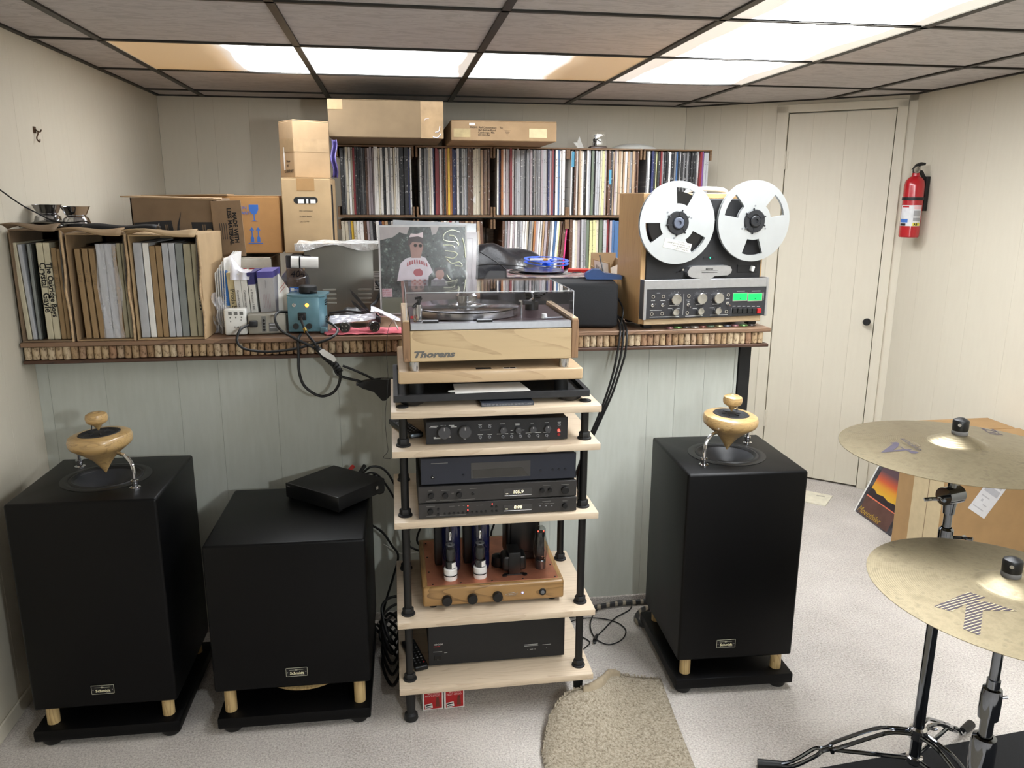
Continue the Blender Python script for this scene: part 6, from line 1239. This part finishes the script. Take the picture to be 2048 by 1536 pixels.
# ---------------------------------------------------------------- carpet offcut with a curled corner
rug = thing('carpet_offcut', 'loose beige carpet offcut with a curled corner in front of the rack and right loudspeaker', 'rug', (0, 0, 0))
FE = [(.368, 1.84, .012), (.398, 1.92, .034), (.437, 1.975, .058), (.482, 1.996, .074), (.536, 2.006, .08), (.587, 2.045, .078), (.635, 2.115, .05), (.70, 2.13, .016), (.80, 2.115, .009)]
def sp(L, t):
    x = t*(len(L)-1); i = min(int(x), len(L)-2); f = x-i; f = f
    a, b_, c, d = (Vector(L[max(0, min(len(L)-1, i+k))]) for k in (-1, 0, 1, 2))
    return .5*((2*b_)+(-a+c)*f+(2*a-5*b_+4*c-d)*f*f+(-a+3*b_-3*c+d)*f**3)
def rugf(u, v):
    e = sp(FE, u); nx = .352+.36*u
    k = v**.8; bul = .02*math.sin(9*v)*(1-u)*.4
    x = nx+(e.x-nx)*(v**3 if u < .5 else v**2.2)+bul*.3; y = .55+(e.y-.55)*v
    s_ = max(0, (v-.84)/.16); s_ = s_*s_*(3-2*s_)
    return (x, y, .0085+(e.z-.0085)*s_+.0012*math.sin(37*u+53*v)*math.sin(41*v))
o = G().grid(rugf, 60, 170).out('rug_sheet', RUG, rug, fix=False, ang=180); m = o.modifiers.new('s', 'SOLIDIFY'); m.thickness = .006; m.offset = -1
b = G(); rr = random.Random(5)
for i in range(190):
    v = i/190; p = rugf(0, v); b.cyl((p[0]+.002, p[1], p[2]), (p[0]-.006+rr.uniform(-.003, .003), p[1]+rr.uniform(-.004, .004), p[2]-.003+rr.uniform(-.002, .004)), .0032, .0024, 5)
for i in range(90):
    u = i/90; p = rugf(u, 1); b.cyl((p[0], p[1]-.002, p[2]), (p[0]+rr.uniform(-.004, .004), p[1]+.004+rr.uniform(-.003, .003), p[2]+.002+rr.uniform(-.002, .005)), .0032, .0024, 5)
def fold(u, v):
    e = sp(FE, .46+.36*u); return (e.x-.004*v, e.y-.034*v*(.5+.5*math.sin(math.pi*u)), e.z+.003+.006*math.sin(math.pi*v)-.012*v*v)
for i in range(46):
    p = fold(i/46, 1); b.cyl((p[0], p[1], p[2]), (p[0]+rr.uniform(-.004, .004), p[1]-.006, p[2]-.003+rr.uniform(-.004, .002)), .0032, .0022, 5)
o = b.out('edge_tufts', RUG, rug); o['kind'] = 'stuff'
o = G().grid(fold, 30, 8).out('folded_corner', M('rug_backing', (146, 132, 110), .9, 0, .08, 60), rug, fix=False); o.modifiers.new('s', 'SOLIDIFY').thickness = .004
b = G()
for i in range(26): b.tube([Vector(fold((i+.5)/26, w))+Vector((0, 0, .0025)) for w in (0, .3, .6, .95)], .0013, 5, 2)
b.out('backing_ribs', MATS['rug_backing'], rug)['kind'] = 'stuff'
for i in range(1): pass
# paper by the door
t = thing('pale_floor_mat', 'flat pale board lying on the carpet in front of the closet door', 'board', (2.2, 3.52, .0), R(-42)); G().box(-.36, -.16, 0, 0, 0, .006, .001, 1).out('board_sheet', M('pale_board', (214, 208, 188), .6), t); G().box(-.07, -.05, .006, -.03, -.035, .0064).out('board_mark', M('mark_grey', (170, 164, 150), .6), t, smooth=False)
# ---------------------------------------------------------------- right side: carton, leaning record cover, extinguisher
t = thing('tall_brown_carton', 'large brown carton by the right wall with a diagonal paper label, behind the cymbals', 'box', (2.055, 2.53, .0))
G().box(0, 0, 0, .375, .3, .6, .004, 1).out('carton_body', CARDO, t); G().box(.0, .0, .6, .375, .149, .604, .001, 1).out('top_flap', CARDO, t, rot=(R(2), 0, 0)); G().box(.0, .151, .6, .375, .3, .604, .001, 1).out('top_flap', CARDO, t)
b = G(); b.box(-.0008, .03, 0, 0, .2, .6).out('seam_tape', M('pale_tape', (186, 168, 134), .5, 0, .04), t, smooth=False); b = G(); b.box(-.0014, .108, 0, -.0008, .111, .6).out('seam_line', CARDD, t, smooth=False)
b = G(); b.mat(M('label_white', (205, 205, 208), .6, 0, .03)).box(-.045, -.0012, -.07, .045, -.0004, .07); b.mat(M('label_grey_print', (170, 170, 176), .6))
for q in ((-.035, .02, .035, .045), (-.02, -.02, -.01, -.01), (-.03, .0, .01, .004), (.0, -.03, .02, -.026), (-.035, -.05, .02, -.046), (.02, .052, .03, .06)): b.box(q[0], -.0018, q[1], q[2], -.0012, q[3])
b.out('shipping_label', parent=t, loc=(.165, 0, .375), rot=(0, R(33), 0), smooth=False)
lc = thing('leaning_record_cover', 'record cover with a sunset picture and yellow script, leaning behind the tall brown carton', 'record', (2.205, 3.335, .001), rot=None)
lc.rotation_euler = (0, R(22), R(-90)); lc.rotation_euler = Matrix(((0, math.sin(R(23)), 0), (0, 0, 0), (0, 0, 0))).to_euler() if False else (0, 0, 0)
# local frame: u along the floor towards the viewer, v up the leaning cover
U = Vector((-.04, -1, 0)).normalized(); V = Vector((.40, -.016, .915)).normalized(); Nn = U.cross(V)
if Nn.x > 0: Nn = -Nn
def cq(P, off, mat, nm):
    b = G(); b.add([U*(u*.315)+V*(v*.315)+Nn*off for u, v in P], [tuple(range(len(P)))]); o = b.out(nm, mat, lc, smooth=False, fix=False); return o
b = G(); vs = []
for off in (0, -.006): vs += [U*(u*.315)+V*(v*.315)+Nn*off for u, v in ((0, 0), (1, 0), (1, 1), (0, 1))]
b.add(vs, [(0, 1, 2, 3), (4, 5, 6, 7), (0, 1, 5, 4), (1, 2, 6, 5), (2, 3, 7, 6), (3, 0, 4, 7)]).out('sleeve_board', PAPER, lc, smooth=False)
SP_ = M('stone_print', (74, 72, 78), .35, 0, .5, 30)
cq(((.035, 0), (1, 0), (1, 1), (.035, 1)), .0006, SP_, 'cover_print')
SK = N('print_sunset'); _tc = SK.n('ShaderNodeTexCoord'); _sp = SK.n('ShaderNodeSeparateXYZ'); SK.l(_tc.outputs['Object'], _sp.inputs[0])
_mr = SK.n('ShaderNodeMapRange'); _mr.inputs['From Max'].default_value = .315*.915; SK.l(_sp.outputs[2], _mr.inputs['Value'])
SK.l(SK.ramp(_mr.outputs[0], [(.3, lin((214, 196, 176))), (.42, lin((216, 172, 60))), (.54, lin((214, 150, 56))), (.62, lin((200, 92, 60))), (.76, lin((92, 72, 80)))]), SK.b.inputs['Base Color']); SK.b.inputs['Roughness'].default_value = .3
cq(((.12, .36), (.88, .36), (.92, .86), (.14, .93)), .001, SK.m, 'sky_print')
cq(((.1, .02), (.88, .02), (.88, .3), (.1, .31)), .001, M('print_plain', (92, 66, 60), .3, 0, .15, 12), 'plain_print')
cq(((.1, .31), (.88, .3), (.88, .315), (.1, .33)), .0014, M('print_road', (216, 116, 90), .3), 'road_print')
cq(((.1, .33), (.88, .315), (.88, .36), (.75, .42), (.6, .4), (.45, .43), (.3, .41), (.2, .45), (.12, .44)), .0014, M('print_mount', (52, 44, 48), .3), 'mountain_print')
mt = Matrix((U, V, Nn)).transposed().to_4x4(); o = text('Moeethiler', .042, M('script_yellow', (196, 164, 66), .4), lc, (0, 0, 0), shear=.45, name='cover_lettering', bold=-.0004, sx=1.12)
o.matrix_local = Matrix.Translation(U*.02+V*.012+Nn*.0022) @ mt
# fire extinguisher
ex = thing('fire_extinguisher', 'red fire extinguisher strapped to a black bracket on the right wall', 'fire extinguisher', (2.392, 3.43, 1.315))
REDE = M('enamel_red', (168, 24, 32), .25, 0, .02, coat=.5)
G().lathe([(0, 0), (.041, .0), (.044, .004), (.044, .235), (.04, .255), (.028, .27), (.017, .276), (.016, .29), (0, .29)], n=40).out('cylinder', REDE, ex)
b = G(); b.lathe([(.0445, .168), (.0465, .168), (.0465, .182), (.0445, .182)], n=36).box(.04, -.012, .168, .064, .012, .182).out('strap', RUBBER, ex)
G().box(.046, -.016, .12, .066, .016, .275, .002).out('wall_bracket', RUBBER, ex)
b = G(); b.lathe([(.014, .285), (.016, .3), (.012, .31), (0, .31)], n=18).box(-.012, -.01, .3, .014, .01, .32, .003).prism([(-.02, .305), (.0, .33), (.018, .338), (.04, .335), (.038, .325), (.02, .322), (.0, .316)], -.008, .008).prism([(.0, .31), (.03, .3), (.05, .27), (.058, .24), (.048, .24), (.04, .265), (.02, .29)], -.007, .007).out('valve_and_levers', RUBBER, ex)
G().lathe([(.0, 0), (.013, 0), (.015, .003), (.015, .008), (.012, .009)], n=24, M_=Matrix.Translation((-.012, -.018, .305)) @ Matrix.Rotation(R(100), 4, 'X')).out('pressure_gauge', M('gauge_rim', (176, 170, 160), .3, .7), ex); 
def band(a0, a1, z0, z1, r, mat, nm): return G().grid(lambda u, v: (r*math.cos(R(a0+(a1-a0)*u)), r*math.sin(R(a0+(a1-a0)*u)), z0+(z1-z0)*v), 14, 1).out(nm, mat, ex, fix=False)
band(-195, -62, .052, .146, .0444, M('label_offwhite', (206, 206, 208), .4), 'instruction_label'); band(-112, -66, .053, .067, .0447, YEL, 'yellow_block'); band(-190, -140, .068, .084, .0447, BLUE, 'blue_symbols'); band(-190, -150, .053, .064, .0447, INK, 'black_code'); band(-112, -66, .096, .122, .0447, M('small_print_grey', (150, 150, 152), .6), 'small_print'); band(-112, -66, .128, .142, .0447, M('label_pink', (214, 176, 178), .5), 'pink_block'); band(-185, -140, .136, .143, .0447, RED, 'red_heading'); band(-112, -66, .074, .09, .0447, MATS['small_print_grey'], 'small_print')
for i, c in enumerate('ABC'):
    a = R(-106+13*i+4); text(c, .0145, INK, ex, (.0452*math.cos(a)-.004*math.sin(-a)*0-.004, .0452*math.sin(a), .0548), rot=(R(90), 0, a+R(90)), name='label_lettering', bold=.0004)
# ---------------------------------------------------------------- cymbals on stands
BZ = N('cymbal_bronze'); _v = BZ.coord(kind='Object'); _ln = BZ.n('ShaderNodeVectorMath', operation='LENGTH'); BZ.l(_v, _ln.inputs[0])
_mu = BZ.n('ShaderNodeMath', operation='MULTIPLY'); _mu.inputs[1].default_value = 1500; BZ.l(_ln.outputs[1], _mu.inputs[0]); _si = BZ.n('ShaderNodeMath', operation='SINE'); BZ.l(_mu.outputs[0], _si.inputs[0])
_nz = BZ.noise(_v, 40, 4, .65); BZ.l(BZ.ramp(_nz, [(.3, lin((126, 115, 92))), (.55, lin((142, 131, 106))), (.75, lin((114, 104, 84)))]), BZ.b.inputs['Base Color'])
BZ.b.inputs['Metallic'].default_value = .92; BZ.b.inputs['Roughness'].default_value = .36; _ad = BZ.n('ShaderNodeMath', operation='ADD'); BZ.l(_si.outputs[0], _ad.inputs[0]); BZ.l(_nz, _ad.inputs[1]); BZ.bump(_ad.outputs[0], .12, .0005); BZ = BZ.m
BK = BZ.copy(); BK.name = 'cymbal_bronze_dull'; BK.node_tree.nodes['Principled BSDF'].inputs['Roughness'].default_value = .5; BK.node_tree.nodes['Principled BSDF'].inputs['Metallic'].default_value = .8
def cz(r): # surface height above rim plane
    r = abs(r)
    if r > .06: return .019*(1-((r-.06)/.194)**1.15)
    return .019+.021*math.cos(min(1, r/.062)*math.pi/2)**.9
def cymbal(name, label, c, nrm, mat):
    q = Vector(nrm).normalized().to_track_quat('Z', 'Y'); t = thing(name, label, 'cymbal', c); t.rotation_mode = 'QUATERNION'
    nz = Vector(nrm).normalized(); t.rotation_quaternion = Vector((0, 0, 1)).rotation_difference(nz)
    rs = [.004, .015, .03, .04, .05, .056, .06, .065, .075, .1, .13, .16, .19, .22, .245, .254]
    b = G(); b.lathe([(r, cz(r)) for r in rs]+[(r, cz(r)-.0012) for r in reversed(rs)], n=96).out('bronze_plate', mat, t, ang=60); return t
def decal(t, P, mat, nm, off=.0005):
    bm = bmesh.new(); f = bm.faces.new([bm.verts.new((x, y, 0)) for x, y in P]); bmesh.ops.triangulate(bm, faces=[f]); bmesh.ops.subdivide_edges(bm, edges=bm.edges[:], cuts=3, use_grid_fill=True)
    for v in bm.verts: v.co.z = cz(v.co.xy.length)+off
    G().bmadd(bm).out(nm, mat, t, fix=False)
LG_ = M('logo_ink', (58, 52, 66), .45, .2)
c1 = cymbal('crash_cymbal', 'upper bright bronze cymbal with a script letter A, higher of the two', (1.282, 1.574, .917), (.0, .0, 1), BZ)
decal(c1, [(-0.1982, -0.0113), (-0.1716, 0.0078), (-0.1418, 0.0293), (-0.1425, 0.0391), (-0.1272, 0.0385), (-0.1271, 0.0273), (-0.1433, 0.0076), (-0.1751, -0.0152)], LG_, 'letter_mark')
decal(c1, [(-0.1384, 0.012), (-0.1393, -0.0109), (-0.1332, -0.0258), (-0.1282, -0.032), (-0.1254, -0.0407), (-0.1359, -0.0448), (-0.1428, -0.0397), (-0.1407, -0.0283), (-0.1436, -0.0103)], LG_, 'letter_mark')
decal(c1, [(-0.1708, -0.0087), (-0.1462, -0.0107), (-0.1269, -0.0175), (-0.13, -0.0213), (-0.1751, -0.0152)], LG_, 'letter_mark')
text('CUSTOM', .0165, LG_, c1, (-.1105, -.034, .0152), rot=(0, R(-6), R(90)), shear=.2, name='custom_lettering'); text('CRASH', .009, M('faint_ink', (120, 108, 92), .5, .3), c1, (-.098, -.014, .0168), rot=(0, R(-6), R(90)), name='faint_lettering')
text('Zildjian', .04, LG_, c1, (.155, .12, .0135), rot=(0, R(6), R(-95)), shear=.3, name='script_lettering')
c2 = cymbal('ride_cymbal', 'lower duller bronze cymbal with a striped letter K, nearer the viewer', (1.154, 1.224, .744), (.046, -.021, 1), BK)
KS = N('logo_stripes'); _sp = KS.n('ShaderNodeSeparateXYZ'); KS.l(KS.coord(), _sp.inputs[0]); _m1 = KS.n('ShaderNodeMath', operation='MULTIPLY'); _m1.inputs[1].default_value = 150; KS.l(_sp.outputs[1], _m1.inputs[0]); _m2 = KS.n('ShaderNodeMath', operation='MULTIPLY_ADD'); _m2.inputs[1].default_value = -30; KS.l(_sp.outputs[0], _m2.inputs[0]); KS.l(_m1.outputs[0], _m2.inputs[2])
_fr = KS.n('ShaderNodeMath', operation='FRACT'); KS.l(_m2.outputs[0], _fr.inputs[0]); KS.l(KS.ramp(_fr.outputs[0], [(.0, lin((64, 58, 66))), (.72, lin((70, 62, 68))), (.8, lin((196, 178, 140)))]), KS.b.inputs['Base Color']); KS.b.inputs['Metallic'].default_value = .4; KS.b.inputs['Roughness'].default_value = .45
decal(c2, [(-0.1935, -0.0432), (-0.175, -0.0645), (-0.1328, -0.0482), (-0.189, -0.1146), (-0.1745, -0.1377), (-0.118, -0.072), (-0.06, -0.0844), (-0.0888, -0.0507), (-0.1089, -0.044), (-0.0842, -0.0352), (-0.1005, -0.013)], KS.m, 'letter_mark')
def wing(b, p, d, s=1, L=.022):
    p = Vector(p); d = Vector(d).normalized(); b.cyl(p, p+d*.022*s, .004*s, n=10); e = p+d*.024*s; up = d.cross(Vector((0, .3, 1))).normalized()
    for k in (1, -1): b.tube([e, e+up*k*.012*s+d*.004, e+up*k*L*s+d*.014*s], .0042*s, 7, 4)
def stand(name, label, x, y, ztop, cn, legs, zhub, parts):
    t = thing(name, label, 'cymbal stand', (x, y, 0))
    for (r, za, zb, nm, m) in parts: G().cyl((0, 0, za), (0, 0, zb), r, n=24).out(nm, m, t)
    b = G(); b.cyl((0, 0, ztop-.02), (0, 0, ztop+.052), .004, n=12).cyl((0, 0, ztop-.012), (0, 0, ztop-.002), .012, n=18); b.out('threaded_rod', CHROME, t)
    G().lathe([(0, ztop+.038), (.0165, ztop+.038), (.0175, ztop+.041), (.0175, ztop+.046), (.0165, ztop+.048)], n=28).out('felt_washer', M('grey_felt', (92, 90, 88), .9), t)
    G().lathe([(.0165, ztop+.048), (.0172, ztop+.05), (.0175, ztop+.07), (.016, ztop+.073), (.006, ztop+.078), (0, ztop+.0785)], n=28).out('top_nut', BLK, t); G().disc((-.0125, -.0125, ztop+.064), .0038, (-1, -1, .1), 12, .001).out('nut_badge', CHROME, t, smooth=False)
    return t
st = stand('cymbal_stand', 'chrome cymbal stand with spread braced legs under the upper cymbal', 1.285, 1.574, .917, None, None, None,
  [(.0135, .075, .62, 'lower_tube', DCHROME), (.0095, .6, .84, 'upper_tube', DCHROME)])
b = G(); b.lathe([(.012, .63), (.0165, .635), (.0165, .72), (.012, .725)], n=24).out('height_collar', DCHROME, st); b = G(); wing(b, (.014, -.004, .7), (1, -.3, .02), 1); b.out('wing_bolt', DCHROME, st)
b = G(); b.cyl((-.024, -.006, .806), (.024, .006, .806), .0215, n=28).cyl((0, 0, .76), (0, 0, .806), .0125, .0165, 20).cyl((0, 0, .8), (0, 0, .9), .006, n=12).out('tilter', DCHROME, st); b = G(); wing(b, (-.022, -.008, .806), (-1, -.4, 0), 1.1); b.out('wing_bolt', DCHROME, st)
b = G(); b.lathe([(.0135, .148), (.021, .152), (.021, .178), (.0135, .182)], n=24).out('leg_collar', CHROME, st); b = G(); wing(b, (.02, .004, .165), (1, .2, .1), .8, .016); b.out('wing_bolt', DCHROME, st); G().lathe([(.0135, .08), (.02, .082), (.02, .096), (.0135, .098)], n=24).out('brace_collar', CHROME, st)
def leg(a, L, nm='braced_leg'):
    d = Vector((math.cos(a), math.sin(a), 0)); s = Vector((-d.y, d.x, 0)); b = G()
    for k in (1, -1):
        o = s*.009*k
        b.tube([d*.018+o+Vector((0, 0, .165)), d*.06+o+Vector((0, 0, .163)), d*.1+s*.014*k+Vector((0, 0, .15)), d*.19+s*.013*k+Vector((0, 0, .098)), d*.205+s*.006*k+Vector((0, 0, .088)), d*.225+s*.006*k+Vector((0, 0, .078)), d*.24+s*.014*k+Vector((0, 0, .068)), d*(L-.06)+s*.01*k+Vector((0, 0, .026)), d*(L-.02)+s*.004*k+Vector((0, 0, .014))], .0052, 8, 3)
    b.out(nm, DCHROME, st)
    b = G(); b.tube([d*.018+Vector((0, 0, .089)), d*.12+Vector((0, 0, .086)), d*.215+Vector((0, 0, .083))], .0055, 8, 2).cyl(d*.2+s*.014+Vector((0, 0, .085)), d*.2-s*.014+Vector((0, 0, .085)), .0055, n=10).out('leg_brace', DCHROME, st)
    b = G(); b.cyl(d*(L-.03)+Vector((0, 0, .016)), d*(L+.03)+Vector((0, 0, .011)), .011, .013, 12).out('rubber_foot', RUBBER, st)
leg(math.atan2(.12, -.33), .35); leg(math.atan2(-.33, .1), .35); leg(math.atan2(.18, .3), .35)
st2 = stand('cymbal_stand', 'blue reflecting chrome cymbal stand holding the lower cymbal, cut by the photo edge', 1.152, 1.226, .744, None, None, None,
  [(.0165, .02, .36, 'lower_tube', DCHROME), (.0125, .34, .56, 'middle_tube', DCHROME), (.0095, .54, .72, 'upper_tube', DCHROME)])
for za, zb, r in ((.35, .43, .024), (.47, .54, .0195)): G().lathe([(r*.6, za), (r*.95, za+.004), (r, za+.02), (r, zb-.015), (r*.9, zb), (r*.6, zb+.002)], n=28).out('height_collar', DCHROME, st2)
b = G(); wing(b, (.018, .012, .5), (.8, .6, 0), .8); b.out('wing_bolt', CHROME, st2); G().lathe([(.0165, .33), (.02, .332), (.02, .346), (.0165, .348)], n=24).out('memory_lock', CHROME, st2)
G().tube([(.0, 0, .06), (.06, .1, .05), (.14, .2, .012)], .0055, 8, 4).tube([(.0, 0, .06), (-.1, -.2, .02), (-.12, -.24, .01)], .0055, 8, 3).tube([(.0, 0, .06), (.2, -.1, .02), (.24, -.12, .01)], .0055, 8, 3).out('stand_legs', DCHROME, st2)
# third cymbal edge clip seen at the lower right of the carton: drum mat
t = thing('drum_mat', 'black mat lying under the cymbal stands at the bottom right', 'mat', (0, 0, 0)); G().prism([(.93, 1.66), (1.30, 1.69), (1.8, 1.735), (2.3, 1.78), (2.3, .2), (.9, .2), (.9, 1.64)], .0, .004, 'z').out('mat_sheet', M('mat_black', (24, 24, 26), .95, 0, .1, 200), t, smooth=False)
